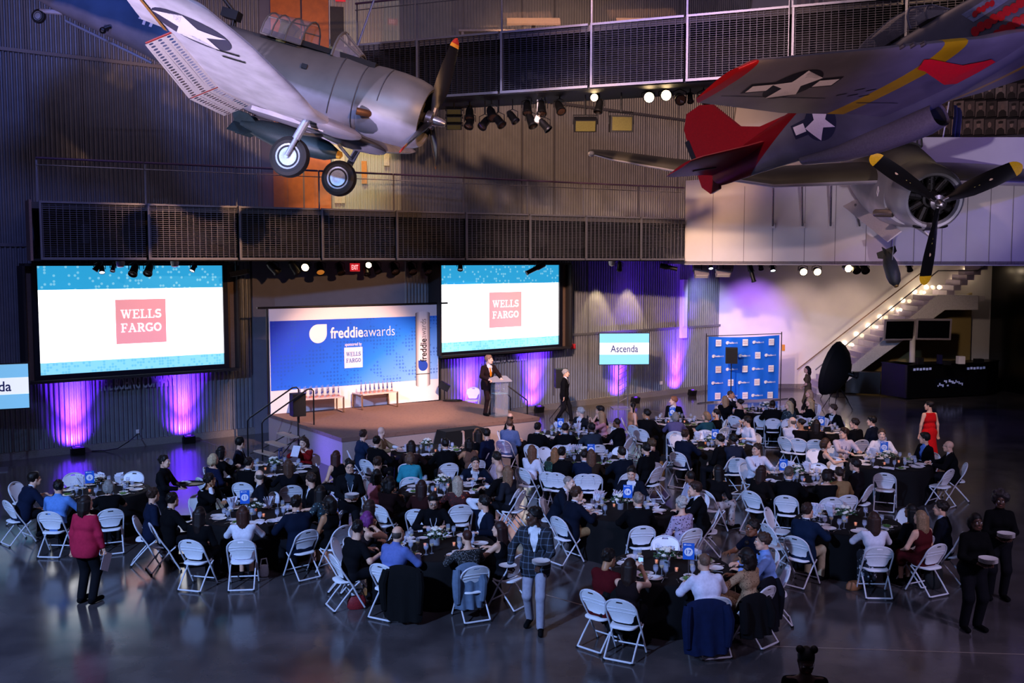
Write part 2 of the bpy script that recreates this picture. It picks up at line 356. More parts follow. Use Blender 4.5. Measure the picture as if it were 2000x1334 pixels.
# ---------------------------------------------------------------- lower walkway
f0 = D(64, 500, 25.2); f1 = D(1336, 500, 35.6); BW = Wall(f0, f1); ZB, ZD = 5.36, 6.75
w0 = WL.pt(WL.uv(64, 500)[0] - 2.4, 0); wl_end = WL.pt(uL, 0); wr_end = WR.pt(u_at(WR, 1352), 0)
foot = [BW.pt(0, 0), BW.pt(BW.L, 0), wr_end, E2, E1, WL.pt(u_at(WL, 64), 0)]
struct(slab('floor_walkway', foot, ZD - .16, ZD, mat('walkway_deck', '4a4748', .6)))
struct(slab('ceiling_walkway', foot, ZB - .06, ZB, M_dark))
b = MB()
for t in np.linspace(.06, .97, 12):   # cross beams inside the walkway
    p = BW.pt(BW.L * t, 0); b.box((p.x + BW.n.x * -1.1, p.y + BW.n.y * -1.1, 6.0), (.16, 2.0, .5), rot=Matrix.Rotation(math.atan2(BW.d.y, BW.d.x), 3, 'Z'))
struct(b.build('beam_walkway', M_dark, smooth=0))
b = MB(); b.box((BW.L / 2, 1.6, (ZB + ZD) / 2), (BW.L - .4, .1, ZD - ZB - .2), M=BW.mat()); struct(b.build('trim_25', mat('inner_black', '050507', .8, var=0), smooth=0))  # black sheet standing in for the dark void behind the gratings
b = MB(); b.box((-.02, .45, (ZB + ZD) / 2), (.06, .95, ZD - ZB + .1), M=BW.mat()); struct(b.build('trim_26', M_plate, smooth=0))
def grating(name, label, W, u0, u1, z0, z1, dv, dh, m):
    t = thing(name, label, 'grating', M=W.mat(u0 + .03, z0, .02)); L = u1 - u0 - .06; h = z1 - z0
    b = MB()
    for x in np.arange(dv / 2, L, dv): b.box((x, 0, h / 2), (.014, .03, h))
    for z in np.arange(.03, h, dh): b.box((L / 2, -.008, z), (L, .01, .011))
    b.build('mesh_panel', m, t, smooth=0)
    b = MB(); b.box((.025, -.02, h / 2), (.05, .06, h + .06)); b.box((L / 2, -.02, h), (L, .07, .05)); b.box((L / 2, -.02, 0), (L, .09, .06)); b.build('frame', M_steel, t, smooth=0)
    return t
def glass_rail(W, us, z0, label_of, rail_h=1.07, tilt=0.0):
    for i in range(len(us) - 1):
        u0, u1 = us[i], us[i + 1] - .03; t = thing('glass_railing', label_of(i), 'railing', M=W.mat(u0, z0, -.06))
        b = MB(); b.box(((u1 - u0) / 2, 0, rail_h * .46), (u1 - u0 - .03, .015, rail_h * .88)); b.build('glass_pane', M_glass, t, smooth=0)
        b = MB(); b.tube([(0, -.03, rail_h), (u1 - u0, -.03, rail_h)], .028); b.build('handrail', mat('walnut_rail', '5d4a66', .3, .5), t)
        b = MB(); b.tube([(0, -.05, rail_h * .84), (u1 - u0, -.05, rail_h * .84)], .012); b.build('guide_bar', M_rail, t)
        b = MB(); b.box((.02, .02, rail_h / 2), (.04, .02, rail_h)); b.build('post', M_steel, t, smooth=0)
ORD = ['first', 'second', 'third', 'fourth', 'fifth', 'sixth', 'seventh', 'eighth', 'ninth', 'tenth', 'eleventh', 'twelfth']
px_l = [80, 290, 467, 627, 772, 907, 1031, 1140, 1247, 1335]; us_l = [u_at(BW, p) for p in px_l]
for i in range(9):
    grating('metal_grating', f'{ORD[i]} grating panel from the left end of the lower walkway front', BW, us_l[i], us_l[i + 1], ZB, ZD, .155, .052, M_grate)
glass_rail(BW, us_l, ZD, lambda i: f'{ORD[i]} glass railing bay from the left end of the lower walkway')
# ---------------------------------------------------------------- upper bridge
g0 = Vector((-2.46, 26.4, 0)); g1 = Vector((6.13, 23.0, 0)); gd = (g1 - g0).normalized(); UW = Wall(g0 - gd * 2.4, g1 + gd * 8.5); UB, UD = 9.42, 10.86
n3 = -UW.n * 1.7; ufoot = [UW.pt(0, 0), UW.pt(UW.L, 0), UW.pt(UW.L, 0) + n3, UW.pt(0, 0) + n3]
struct(slab('floor_bridge', ufoot, UD - .15, UD, mat('walkway_deck', '4a4748', .6)))
struct(slab('ceiling_bridge', ufoot, UB - .05, UB, M_dark))
b = MB(); b.box((UW.L / 2, 1.2, (UB + UD) / 2), (UW.L - .2, .1, UD - UB - .2), M=UW.mat()); struct(b.build('trim_27', mat('inner_black', '050507', .8, var=0), smooth=0))  # black sheet that puts the shade inside the bridge into colour
px_u = [700, 816, 977, 1149, 1332, 1533, 1748, 1975, 2200]; us_u = [u_at(UW, p) if p < 2100 else UW.L for p in px_u]
for i in range(8):
    grating('metal_grating', f'{ORD[i]} grating panel from the left end of the upper bridge front', UW, us_u[i], us_u[i + 1], UB, UD, .15, .05, M_grate2)
glass_rail(UW, us_u, UD, lambda i: f'{ORD[i]} glass railing bay from the left end of the upper bridge')
# ---------------------------------------------------------------- leaning white wall, parapet, dark wall, column
YW = 42.6
def at_Y(px, py, Y): q = D(px, py, Y); return (q.x, q.z)
pol = [at_Y(1356, 758, YW), (26, 0), (26, 19), at_Y(1490, -130, YW)]; pol[0] = (pol[0][0], 0.0)
b = MB(); b.prism(pol, YW, YW + .3); struct(b.build('wall_white', M_white, smooth=0))
q = D(1545, 752, YW - .02); b = MB(); b.box((12.5, YW - .03, .09), (9.5, .05, .18)); struct(b.build('baseboard_white', mat('grey_skirting', '8a8480', .5), smooth=0))
p0 = D(1337, 516, 35.9); p1 = D(2030, 516, 27.0); PW = Wall(p0, p1)
top = [(1337, 353), (1640, 330), (1800, 268), (2030, 268)]; pr = [PW.uv(*q) for q in top]
b = MB(); b.prism([(0, PW.uv(1337, 517)[1]), (PW.L, PW.uv(1337, 517)[1])] + [(max(0, min(PW.L, u)), z) for u, z in pr[::-1]], 0, .3, M=PW.mat()); struct(b.build('wall_parapet', M_white, smooth=0))
b = MB()
for px in (1391, 1452, 1508, 1570, 1630, 1690, 1740, 1784, 1838, 1886, 1931, 1975):
    u, z = PW.uv(px, 517); b.box((u, -.004, z + 1.3), (.012, .008, 2.55), M=PW.mat())
struct(b.build('trim_28', mat('panel_joint', '6d6668', .7), smooth=0))
# soffit behind the parapet over the right aisle
zc = PW.uv(1337, 517)[1]
struct(slab('ceiling_aisle', [PW.pt(0, 0), PW.pt(PW.L, 0), (26, 26), (26, YW), (PW.pt(0, 0).x, YW)], zc + .02, zc + .12, mat('soffit_paint', '8f8688', .7)))
da, db = G(1935, 759), G(2000, 771); dd = (db - da).normalized(); DW = Wall(da - dd * 3, da + dd * 12)
M_darkwall = mat('black_gloss_panel', '08080a', .22, .1, var=.3, scale=2)
b = MB(); b.box((DW.L / 2, .1, 2.6), (DW.L, .2, 5.2), M=DW.mat()); struct(b.build('wall_dark', M_darkwall))
c = G(1899, 757); b = MB(); b.box((c.x, c.y, 2.6), (.32, .3, 5.2)); struct(b.build('column_white', M_white))
# ================================================================ stage, screens, banner
M_screenW = mat('screen_white', 'ffffff', .5, emit=2.4, ecol='ffffff', var=0)
M_pinklogo = mat('screen_pink', 'f2a0a6', .5, emit=.95, ecol='f29aa2', var=0)
def dotband(name, base, dot, n, thr, strength, size=.36):
    """lit screen band with a grid of dots, some rows brighter"""
    def fn(nt, co):
        mp = nt.nodes.new('ShaderNodeVectorMath'); mp.operation = 'SCALE'; mp.inputs['Scale'].default_value = n; nt.links.new(co, mp.inputs[0])
        fr = nt.nodes.new('ShaderNodeVectorMath'); fr.operation = 'FRACTION'; nt.links.new(mp.outputs[0], fr.inputs[0])
        fl = nt.nodes.new('ShaderNodeVectorMath'); fl.operation = 'FLOOR'; nt.links.new(mp.outputs[0], fl.inputs[0])
        sp = nt.nodes.new('ShaderNodeSeparateXYZ'); nt.links.new(fr.outputs[0], sp.inputs[0])
        cb = nt.nodes.new('ShaderNodeCombineXYZ'); nt.links.new(sp.outputs[0], cb.inputs[0]); nt.links.new(sp.outputs[2], cb.inputs[1])
        ds = nt.nodes.new('ShaderNodeVectorMath'); ds.operation = 'DISTANCE'; nt.links.new(cb.outputs[0], ds.inputs[0]); ds.inputs[1].default_value = (.5, .5, 0)
        lt = nt.nodes.new('ShaderNodeMath'); lt.operation = 'LESS_THAN'; lt.inputs[1].default_value = size; nt.links.new(ds.outputs['Value'], lt.inputs[0])
        s2 = nt.nodes.new('ShaderNodeSeparateXYZ'); nt.links.new(fl.outputs[0], s2.inputs[0]); c2_ = nt.nodes.new('ShaderNodeCombineXYZ'); nt.links.new(s2.outputs[0], c2_.inputs[0]); nt.links.new(s2.outputs[2], c2_.inputs[1])
        wn = nt.nodes.new('ShaderNodeTexWhiteNoise'); nt.links.new(c2_.outputs[0], wn.inputs['Vector'])
        gt = nt.nodes.new('ShaderNodeMath'); gt.operation = 'GREATER_THAN'; gt.inputs[1].default_value = thr; nt.links.new(wn.outputs['Value'], gt.inputs[0])
        ml = nt.nodes.new('ShaderNodeMath'); ml.operation = 'MULTIPLY'; nt.links.new(lt.outputs[0], ml.inputs[0]); nt.links.new(gt.outputs[0], ml.inputs[1])
        out = ramp(nt, ml.outputs[0], [(0, base), (.5, dot)])
        p = nt.nodes['Principled BSDF']
        if strength > 0: nt.links.new(out, p.inputs['Emission Color']); p.inputs['Emission Strength'].default_value = strength
        return out
    return pattern(name, fn, .5)
M_bandT = dotband('screen_band_top', '2fa9e0', '7ccdf0', 13.0, .84, .92, .44)
M_bandB = dotband('screen_band_bottom', '8fdcf2', '74caec', 13.0, .55, .95, .42)
M_frame = mat('screen_housing', '2a2628', .5, .2)
M_side = mat('housing_reveal', '6b5648', .6)
def big_screen(label, W, tl, tr, br, bl, outer, off):
    Ws = W.off(off); u0, u1, z0, z1 = Ws.rect(tl, tr, br, bl); o0, o1, oz0, oz1 = Ws.rect(*outer); oz1 = min(oz1, 5.18)
    t = thing('projection_screen', label, 'screen', M=Ws.mat(u0, z0)); w_, h_ = u1 - u0, z1 - z0
    def B(x0, x1, a, c, y0, y1): bb.box(((x0 + x1) / 2, (y0 + y1) / 2, (a + c) / 2), (x1 - x0, y1 - y0, c - a))
    bb = MB(); q = .14
    B(o0 - u0, o1 - u0, oz1 - z0, oz1 - z0 + .07, -.25, off - .05); B(o0 - u0, o1 - u0, oz0 - z0 - .07, oz0 - z0, -.25, off - .05)
    B(o0 - u0 - .06, o0 - u0, oz0 - z0, oz1 - z0, -.25, off - .05); B(o1 - u0, o1 - u0 + .06, oz0 - z0, oz1 - z0, -.25, off - .05); bb.build('housing', M_frame, t, smooth=0)
    bb = MB(); B(o0 - u0, o1 - u0, oz0 - z0, oz1 - z0, .05, off - .06); bb.build('back_board', M_side, t, smooth=0)
    bb = MB(); B(-q, w_ + q, h_, h_ + .05, -.05, .06); B(-q, w_ + q, -q * 1.6, 0, -.05, .06); B(-q, 0, 0, h_, -.05, .06); B(w_, w_ + q, 0, h_, -.05, .06); bb.build('bezel', mat('bezel_black', '141420', .4), t, smooth=0)
    bb = MB(); bb.box((w_ / 2, .03, h_ / 2), (w_, .04, h_)); bb.build('display', M_screenW, t, smooth=0)
    bb = MB(); bb.box((w_ / 2, .005, h_ * .89), (w_, .006, h_ * .22)); bb.build('top_band', M_bandT, t, smooth=0)
    bb = MB(); bb.box((w_ / 2, .005, h_ * .055), (w_, .006, h_ * .11)); bb.build('bottom_band', M_bandB, t, smooth=0)
    lw, lh = w_ * .275, h_ * .425; lz = h_ * .465
    bb = MB(); bb.box((w_ * .53, .002, lz), (lw, .006, lh)); lg = bb.build('logo', M_pinklogo, t, smooth=0)
    bb = MB(); wf_logo(bb, w_ * .53, lz, lw, lh, y=-.006); bb.build('lettering', mat('logo_letters_lit', 'ffffff', .5, emit=1.05, ecol='ffffff', var=0), lg, smooth=0)
    bb = MB(); put_text(bb, 'Presenting Sponsor', w_ * .53, h_ * .735, h_ * .02, y=-.006, width=w_ * .1); bb.build('caption', mat('caption_grey', 'd9c9ea', .5, emit=.8, ecol='d9c9ea', var=0), t, smooth=0)
    return t
big_screen('large left projection screen showing a pink logo square', WL, (72, 521), (434, 517), (437, 711), (78, 733), ((46, 520), (458, 518), (459, 722), (50, 740)), .45)
big_screen('large projection screen right of the banner showing a pink logo square', WR, (858, 519), (1092, 517), (1090, 671), (860, 690), ((852, 515), (1106, 515), (1106, 676), (855, 694)), .45)
M_sign = mat('raised_letter', 'a4a4b2', .45, .3)
for i, (W, p0, p1, py) in enumerate(((WL, (191, 749), (340, 742), 0), (WR, (933, 702), (1026, 691), 0))):
    u0, za = W.uv(*p0); u1, zb = W.uv(*p1); b = MB(); put_text(b, 'THE BOEING COMPANY', 0, 0, .36, width=u1 - u0, bold=.01)
    for y in (.03,): put_text(b, 'THE BOEING COMPANY', 0, 0, .36, width=u1 - u0, bold=.01, y=y)
    o = b.build('wall_lettering', M_sign, M=W.mat((u0 + u1) / 2, (za + zb) / 2, .15), smooth=0)
    tag(o, 'raised metal wall lettering below the ' + ('left' if i == 0 else 'right') + ' projection screen', 'lettering')
# ---- stage
SZ = .85
sc = [G(667, 856, SZ), G(1054, 814.5, SZ), G(893, 780, SZ), G(522, 807, SZ)]
def carpet(nt, co):
    n = tex(nt, 'ShaderNodeTexNoise', co, Scale=26.0, Detail=3.0); v = tex(nt, 'ShaderNodeTexVoronoi', co, Scale=9.0)
    a = nt.nodes.new('ShaderNodeMath'); a.operation = 'ADD'; nt.links.new(n.outputs['Fac'], a.inputs[0]); nt.links.new(v.outputs['Distance'], a.inputs[1])
    return ramp(nt, a.outputs[0], [(.35, '40302b'), (.6, '58433d'), (.85, '6c534a')], 'LINEAR')
M_carpet = pattern('stage_carpet', carpet, .9)
stage = thing('stage_platform', 'low brown carpeted stage platform in front of the printed banner', 'stage', loc=(sc[0].x, sc[0].y, 0)); so = Vector((sc[0].x, sc[0].y, 0))
def slab_m(pts, z0, z1):
    b = MB(); k = len(pts); b.add([(p[0] - so.x, p[1] - so.y, z0) for p in pts] + [(p[0] - so.x, p[1] - so.y, z1) for p in pts], [tuple(range(k))[::-1], tuple(range(k, 2 * k))] + [(i, (i + 1) % k, (i + 1) % k + k, i + k) for i in range(k)]); return b
slab_m(sc, SZ - .1, SZ).build('carpet_deck', M_carpet, stage, smooth=0)
cen = sum(sc, Vector()) / 4; inn = [cen + (p - cen) * .992 for p in sc]
for i, (a, c) in enumerate(((0, 1), (1, 2), (2, 3), (3, 0))):
    p, q = inn[a], inn[c]; n = (q - p).normalized(); n = Vector((n.y, -n.x, 0)); slab_m([p, q, q - n * .05, p - n * .05], 0, SZ - .1).build('skirt', mat('stage_skirt_gloss', '9c8d8a', .22, var=.05), stage, smooth=0)
SW = Wall(sc[0], sc[1])      # stage front plane
# black covered step unit against the stage front
us = [SW.uv(*p)[0] for p in ((836, 870), (851, 843), (925, 828), (918, 835))]
b = MB(); b.prism([(us[0], .0), (us[1], .82), (us[2], .82), (us[3], .6), (us[3], 0)], -.55, -.06, M=SW.mat()); tag(b.build('step_unit', mat('black_drape', '050506', .9), smooth=0), 'black draped step unit pushed against the stage front', 'steps')
# steps with handrails on the left side of the stage
tr = [[(539.8, 844.5), (554, 843), (584, 852), (569, 854)], [(516.5, 862.5), (533, 860), (561.5, 869), (546.5, 871.5)], [(494.8, 879.8), (510.5, 877.5), (541, 885.8), (527, 888.8)]]
st = thing('stage_steps', 'portable three-tread stage steps with black handrails left of stage', 'steps', loc=G(515, 895)); s0 = G(515, 895)
for q, z in zip(tr, (.64, .43, .21)):
    P = [G(*p, z) - s0 for p in q]; b = MB(); b.add([tuple(p) for p in P] + [(p.x, p.y, z - .04) for p in P], [(0, 1, 2, 3), (7, 6, 5, 4)] + [(i, i + 4, (i + 1) % 4 + 4, (i + 1) % 4) for i in range(4)]); b.build('tread', mat('plywood_tread', 'a89482', .6), st, smooth=0)
c3 = [sum((G(*p, z) for p in q), Vector()) / 4 for q, z in zip(tr, (.64, .43, .21))]
sd = (c3[0] - c3[2]); sd.z = 0; sd.normalize()
for base in (G(484.6, 894), G(513, 899)):
    p = base - s0; b = MB(); up = Vector((0, 0, 1))
    b.tube([p, p + up * 1.0, p + sd * .06 + up * 1.08, p + sd * 1.25 + up * 1.83, p + sd * 1.36 + up * 1.84, p + sd * 1.42 + up * 1.78, p + sd * 1.42 + up * .0], .021); b.build('handrail', M_black, st)
    b = MB(); b.tube([p + sd * .05 + up * .1, p + sd * .3 + up * .18, p + sd * 1.2 + up * .6], .016); b.build('stringer', M_black, st)
# right-hand stair rails behind the stage
for i, pl in enumerate(([(978, 763.5, 33.5), (992, 771, 33.2), (997, 776, 33.1), (997, 802, 33.1)], [(984, 748, 33.0), (1026, 779, 33.0), (1030, 783, 33.0), (1030, 809, 33.0)])):
    P = [D(*q) for q in pl]; P[-1].z = 0; b = MB(); b.tube(P, .022); tag(b.build('stair_handrail', M_black), ('shorter' if i == 0 else 'longer') + ' black stair handrail behind the lectern', 'handrail')
# ---- banner
BAN = Wall(G(526, 809, SZ), G(853, 780.5, SZ)).off(.12); bz1 = BAN.uv(690, 600)[1]; bw = BAN.L; bh = bz1 - SZ
def bq(px, py): u, z = BAN.uv(px, py); return u, z - SZ - .01
ban = thing('stage_banner', 'wide blue and white printed banner hanging behind the stage', 'banner', M=BAN.mat(0, SZ + .01))
b = MB(); b.box((bw / 2, .01, bh / 2), (bw, .02, bh)); b.build('sheet', mat('banner_vinyl', 'e2dce2', .55, var=.02), ban, smooth=0)
def bluegrad(nt, co):
    sp = nt.nodes.new('ShaderNodeSeparateXYZ'); nt.links.new(co, sp.inputs[0])
    a = nt.nodes.new('ShaderNodeMath'); a.operation = 'MULTIPLY_ADD'; a.inputs[1].default_value = -.085; a.inputs[2].default_value = .36; nt.links.new(sp.outputs[2], a.inputs[0])
    a2 = nt.nodes.new('ShaderNodeMath'); a2.operation = 'MULTIPLY_ADD'; a2.inputs[1].default_value = .055; nt.links.new(sp.outputs[0], a2.inputs[0]); nt.links.new(a.outputs[0], a2.inputs[2])
    g = ramp(nt, a2.outputs[0], [(.08, '0522a0'), (.24, '0848d8'), (.42, '1c7cf4'), (.56, '78b0f6'), (.7, 'c4daf8')], 'LINEAR')
    v = tex(nt, 'ShaderNodeTexVoronoi', co, Scale=9.0, Randomness=.12); lt = nt.nodes.new('ShaderNodeMath'); lt.operation = 'LESS_THAN'; lt.inputs[1].default_value = .33; nt.links.new(v.outputs['Distance'], lt.inputs[0])
    n = tex(nt, 'ShaderNodeTexNoise', co, Scale=1.7, Detail=5.0); gt = nt.nodes.new('ShaderNodeMath'); gt.operation = 'GREATER_THAN'; gt.inputs[1].default_value = .5; nt.links.new(n.outputs['Fac'], gt.inputs[0])
    m1 = nt.nodes.new('ShaderNodeMath'); m1.operation = 'MULTIPLY'; nt.links.new(lt.outputs[0], m1.inputs[0]); nt.links.new(gt.outputs[0], m1.inputs[1])
    m2 = nt.nodes.new('ShaderNodeMath'); m2.operation = 'MULTIPLY'; m2.inputs[1].default_value = .6; nt.links.new(m1.outputs[0], m2.inputs[0])
    mx = nt.nodes.new('ShaderNodeMix'); mx.data_type = 'RGBA'; nt.links.new(m2.outputs[0], mx.inputs[0]); nt.links.new(g, mx.inputs[6]); mx.inputs[7].default_value = (*lin('1250c0'), 1); return mx.outputs[2]
zt, zl = bq(690, 622)[1], bq(690, 752)[1]
b = MB(); b.box((bw / 2, -.003, (zt + zl) / 2), (bw - .04, .006, zt - zl)); pp = b.build('printed_panel', pattern('banner_blue_print', bluegrad, .5), ban, smooth=0)
M_bw = mat('banner_white_ink', 'e9e4ee', .5, var=0)
def polyface(b, pts, y, m=0): b.add([(x, y, z) for x, z in pts], [tuple(range(len(pts)))], m)
x, z = bq(621, 652); b = MB(); polyface(b, drop(x, z, .28), -.012); b.build('drop_logo', M_bw, ban, smooth=0)
b = MB(); ua, za = bq(645, 650); ub, zb = bq(709, 648); uc, _ = bq(770, 645)
put_text(b, 'freddie', (ua + ub) / 2, (za + zb) / 2, .34, y=-.012, bold=.02, width=ub - ua); put_text(b, 'awards', (ub + uc) / 2 + .02, zb + .0, .30, y=-.012, bold=-.012, width=uc - ub - .02)
x, z = bq(690, 673); put_text(b, 'sponsored by', x, z, .13, y=-.012, bold=.012, width=bq(707, 673)[0] - bq(674, 673)[0]); b.build('lettering', M_bw, ban, smooth=0)
xa, z1 = bq(672, 679); xb, z0 = bq(708, 717); b = MB(); b.box(((xa + xb) / 2, -.01, (z0 + z1) / 2), (xb - xa, .006, z1 - z0)); lg = b.build('sponsor_square', M_bw, ban, smooth=0)
b = MB(); wf_logo(b, (xa + xb) / 2, (z0 + z1) / 2, xb - xa, z1 - z0, y=-.016); b.build('square_lettering', mat('ink_blue', '2f62b8', .5, var=0), lg, smooth=0)
# printed upright tube at the right of the banner
xa, z1 = bq(811, 610); xb, z0 = bq(840, 756); xm = (xa + xb) / 2; wd = xb - xa
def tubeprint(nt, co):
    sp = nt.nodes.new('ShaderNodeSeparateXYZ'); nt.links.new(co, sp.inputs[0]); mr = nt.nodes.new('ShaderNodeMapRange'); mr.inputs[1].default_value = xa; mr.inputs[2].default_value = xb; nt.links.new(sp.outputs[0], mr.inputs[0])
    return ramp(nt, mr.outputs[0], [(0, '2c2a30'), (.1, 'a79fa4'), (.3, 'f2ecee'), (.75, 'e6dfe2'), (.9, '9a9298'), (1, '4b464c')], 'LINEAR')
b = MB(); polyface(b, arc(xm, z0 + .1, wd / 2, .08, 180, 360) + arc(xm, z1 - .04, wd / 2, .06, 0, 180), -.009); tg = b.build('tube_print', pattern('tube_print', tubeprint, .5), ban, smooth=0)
b = MB(); stroke(b, [(xa + .02, z0 + .44), (xb - .02, z0 + .44)], .025, y=-.013); put_text(b, 'freddie', xm + .02, bq(826, 684)[1], .24, y=-.013, bold=.02, width=.74, rot=PI / 2); b.build('black_lettering', mat('ink_black', '121014', .5, var=0), tg, smooth=0)
b = MB(); put_text(b, 'awards', xm + .02, bq(826, 641.5)[1], .2, y=-.013, bold=-.008, width=.6, rot=PI / 2); b.build('grey_lettering', mat('ink_grey', '55525a', .5, var=0), tg, smooth=0)
x, z = bq(826, 714); b = MB(); polyface(b, drop(x, z, .17, -1), -.013); b.build('blue_drop', mat('ink_blue2', '1f46b0', .5, var=0), tg, smooth=0)
b = MB(); b.tube([(-.35, .0, bh + .04), (bw + .35, .0, bh + .04)], .03); b.build('crossbar', M_black, ban)
for x in (-.06, bw + .06): b = MB(); b.tube([(x, .02, -.0), (x, .02, bh + .04)], .03); b.build('upright', M_black, ban)
# ---- award tables and trophies
M_chrome = mat('brass_chrome', 'b89c86', .25, .9)
def award_table(label, L, R, near_dir, M_top):
    """L,R near-edge corners on the stage"""
    W = Wall(L, R); dpt = .62; h = .47; t = thing('award_table', label, 'table', M=W.mat(0, SZ)); w_ = W.L
    b = MB(); b.box((w_ / 2, dpt / 2, h - .015), (w_, dpt, .03)); b.build('tabletop', M_top, t, smooth=0)
    for x in (.02, w_ - .02):
        b = MB(); b.box((x, .02, h / 2), (.04, .04, h)); b.box((x, dpt - .02, h / 2), (.04, .04, h)); b.box((x, dpt / 2, .015), (.04, dpt, .03)); b.build('leg_frame', M_chrome, t, smooth=0)
    return t, W, dpt, h
M_cream = mat('cream_laminate', 'd8c0b4', .4)
tabs = [award_table('low award table nearer the stage steps holding glass trophies', G(582, 812.5, SZ), G(673, 805.5, SZ), None, M_cream), award_table('low award table in the middle of the stage holding glass trophies', G(707, 801.5, SZ), G(778, 794.5, SZ), None, M_cream)]
M_gls = mat('trophy_glass', 'e8ecf6', .04, trans=.85, var=0, alpha=.55); M_drop = mat('trophy_blue', '2a3f9a', .4); M_tro = mat('trophy_base', 'b07060', .4)
tro = None
for ti, (t, W, dpt, h) in enumerate(tabs):
    for i in range(15):
        x = .1 + (W.L - .2) * i / 14; y = .22 + .14 * (i % 2); m = W.mat(0, SZ) @ TR(x, y, h, 0)
        grp = 'glass trophies on the ' + ('first' if ti == 0 else 'second') + ' award table'; lab = 'slim clear glass trophy on the low table ' + ('near the stage steps' if ti == 0 else 'in the middle of the stage')
        if tro is None:
            tro = thing('glass_trophy', lab, 'trophy', M=m, group=grp)
            b = MB(); b.lathe([(.03, 0), (.032, .02), (.022, .03), (.022, .33), (.0, .335)], 8); b.build('glass_column', M_gls, tro)
            b = MB(); b.ball((0, 0, .13), (.024, .024, .035), 8, k=6); b.tube([(0, 0, .16), (0, 0, .24)], .009, 6); b.build('blue_emblem', M_drop, tro)
            b = MB(); b.lathe([(.036, 0), (.036, .035), (.02, .04)], 8); b.build('base', M_tro, tro)
        else: dup(tro, m, lab, grp)
# ---- clear lectern, bottles and goblet
lp = G(977, 813, SZ); lm = Matrix.Translation(lp) @ rotm(math.radians(24), 'Z')
lec = thing('lectern', 'clear acrylic lectern at the right corner of the stage', 'lectern', M=lm)
M_acr = mat('acrylic', 'dfe6ee', .05, trans=.6, alpha=.3, var=0, spec=.6)
b = MB(); b.box((0, 0, .012), (.55, .42, .024)); b.build('base_plate', M_acr, lec, smooth=0)
for x in (-.2, .2): b = MB(); b.box((x, .05, .52), (.015, .3, 1.0)); b.build('side_panel', M_acr, lec, smooth=0)
b = MB(); b.box((0, -.1, .52), (.4, .012, 1.0)); b.build('front_panel', M_acr, lec, smooth=0)
b = MB(); b.box((0, .05, .66), (.39, .28, .014)); b.build('shelf', mat('shelf_tint', '9fd6e6', .1, alpha=.8, var=0), lec, smooth=0)
b = MB(); b.box((0, .06, 1.07), (.62, .46, .02), rot=Matrix.Rotation(math.radians(14), 3, 'X')); b.build('top', mat('frosted_acrylic', 'b9bccb', .15, alpha=.75, var=0), lec, smooth=0)
for i, x in enumerate((-.12, -.04)):
    t = thing('water_bottle', ('first' if i == 0 else 'second') + ' small water bottle from the speaker on the lectern shelf', 'bottle', M=lm @ TR(x, .03, .668))
    b = MB(); b.lathe([(.03, 0), (.033, .02), (.033, .13), (.014, .18), (.013, .2), (0, .2)], 10); b.build('bottle_body', M_gls, t); b = MB(); b.lathe([(.034, .05), (.034, .11)], 10); b.build('wrap', M_drop, t); b = MB(); b.lathe([(.015, .2), (.015, .22), (0, .22)], 8); b.build('lid', M_white, t)
gob0 = thing('goblet', 'stemmed water goblet on the lectern shelf', 'glass', M=lm @ TR(.12, .02, .668))
b = MB(); b.lathe([(.035, 0), (.035, .004), (.005, .01), (.005, .09), (.03, .12), (.038, .17), (.034, .2)], 10); b.build('bowl', M_gls, gob0)
# ---- loudspeakers on poles
def pa_speaker(label, floor, z, w_, d_, h_, rz, tripod=True):
    t = thing('loudspeaker', label, 'speaker', loc=floor, rz=rz)
    b = MB(); b.prism([(-w_ / 2, z), (w_ / 2, z), (w_ / 2, z + h_), (-w_ / 2, z + h_)], -d_ / 2, d_ / 2); b.build('cabinet', mat('speaker_black', '0a0a0c', .6), t, smooth=0)
    b = MB(); b.box((0, -d_ / 2 - .006, z + h_ / 2), (w_ * .92, .012, h_ * .94)); b.build('grille', mat('speaker_grille', '060607', .8), t, smooth=0)
    b = MB(); b.tube([(0, 0, .1), (0, 0, z)], .02); b.build('pole', M_black, t)
    if tripod:
        for k in range(3):
            a = k * 2 * PI / 3 + .4; b = MB(); b.tube([(0, 0, .55), (.45 * math.cos(a), .45 * math.sin(a), .015)], .013); b.build('leg', M_black, t)
    return t
fp = G(583, 888); pa_speaker('black loudspeaker on a pole beside the stage steps', fp, D(583, 812, fp.y).z, .36, .34, .62, .5)
fp = G(1096, 822); pa_speaker('black loudspeaker hiding the walking man beside the stage', fp, D(1094, 757, fp.y).z, .42, .38, .63, .1)
fp = G(1427, 792); pa_speaker('black loudspeaker on a thin pole before the blue backdrop', fp, D(1427, 709.5, fp.y).z, .42, .35, .58, -.15)
# ---- lamp head and cable coil at the back corner of the stage
fp = G(868, 783, SZ); t = thing('floodlight_stand', 'black floodlight on a short stand at the banner edge', 'floodlight', loc=fp)
b = MB(); b.box((0, 0, .47), (.34, .2, .22), rot=Matrix.Rotation(.5, 3, 'Y')); b.build('head', M_black, t, smooth=0)
b = MB(); b.tube([(0, 0, .02), (0, 0, .4)], .02); b.build('pole', M_black, t)
b = MB(); b.tube([(.3 * math.cos(a), .12 * math.sin(a), .03 + .01 * (a % 1)) for a in np.linspace(0, 18, 60)], .02, 6); tag(b.build('cable_coil', M_black, M=Matrix.Translation(G(884, 784, SZ) + Vector((0, 0, .0)))), 'coiled black cable on the back corner of the stage', 'cable')
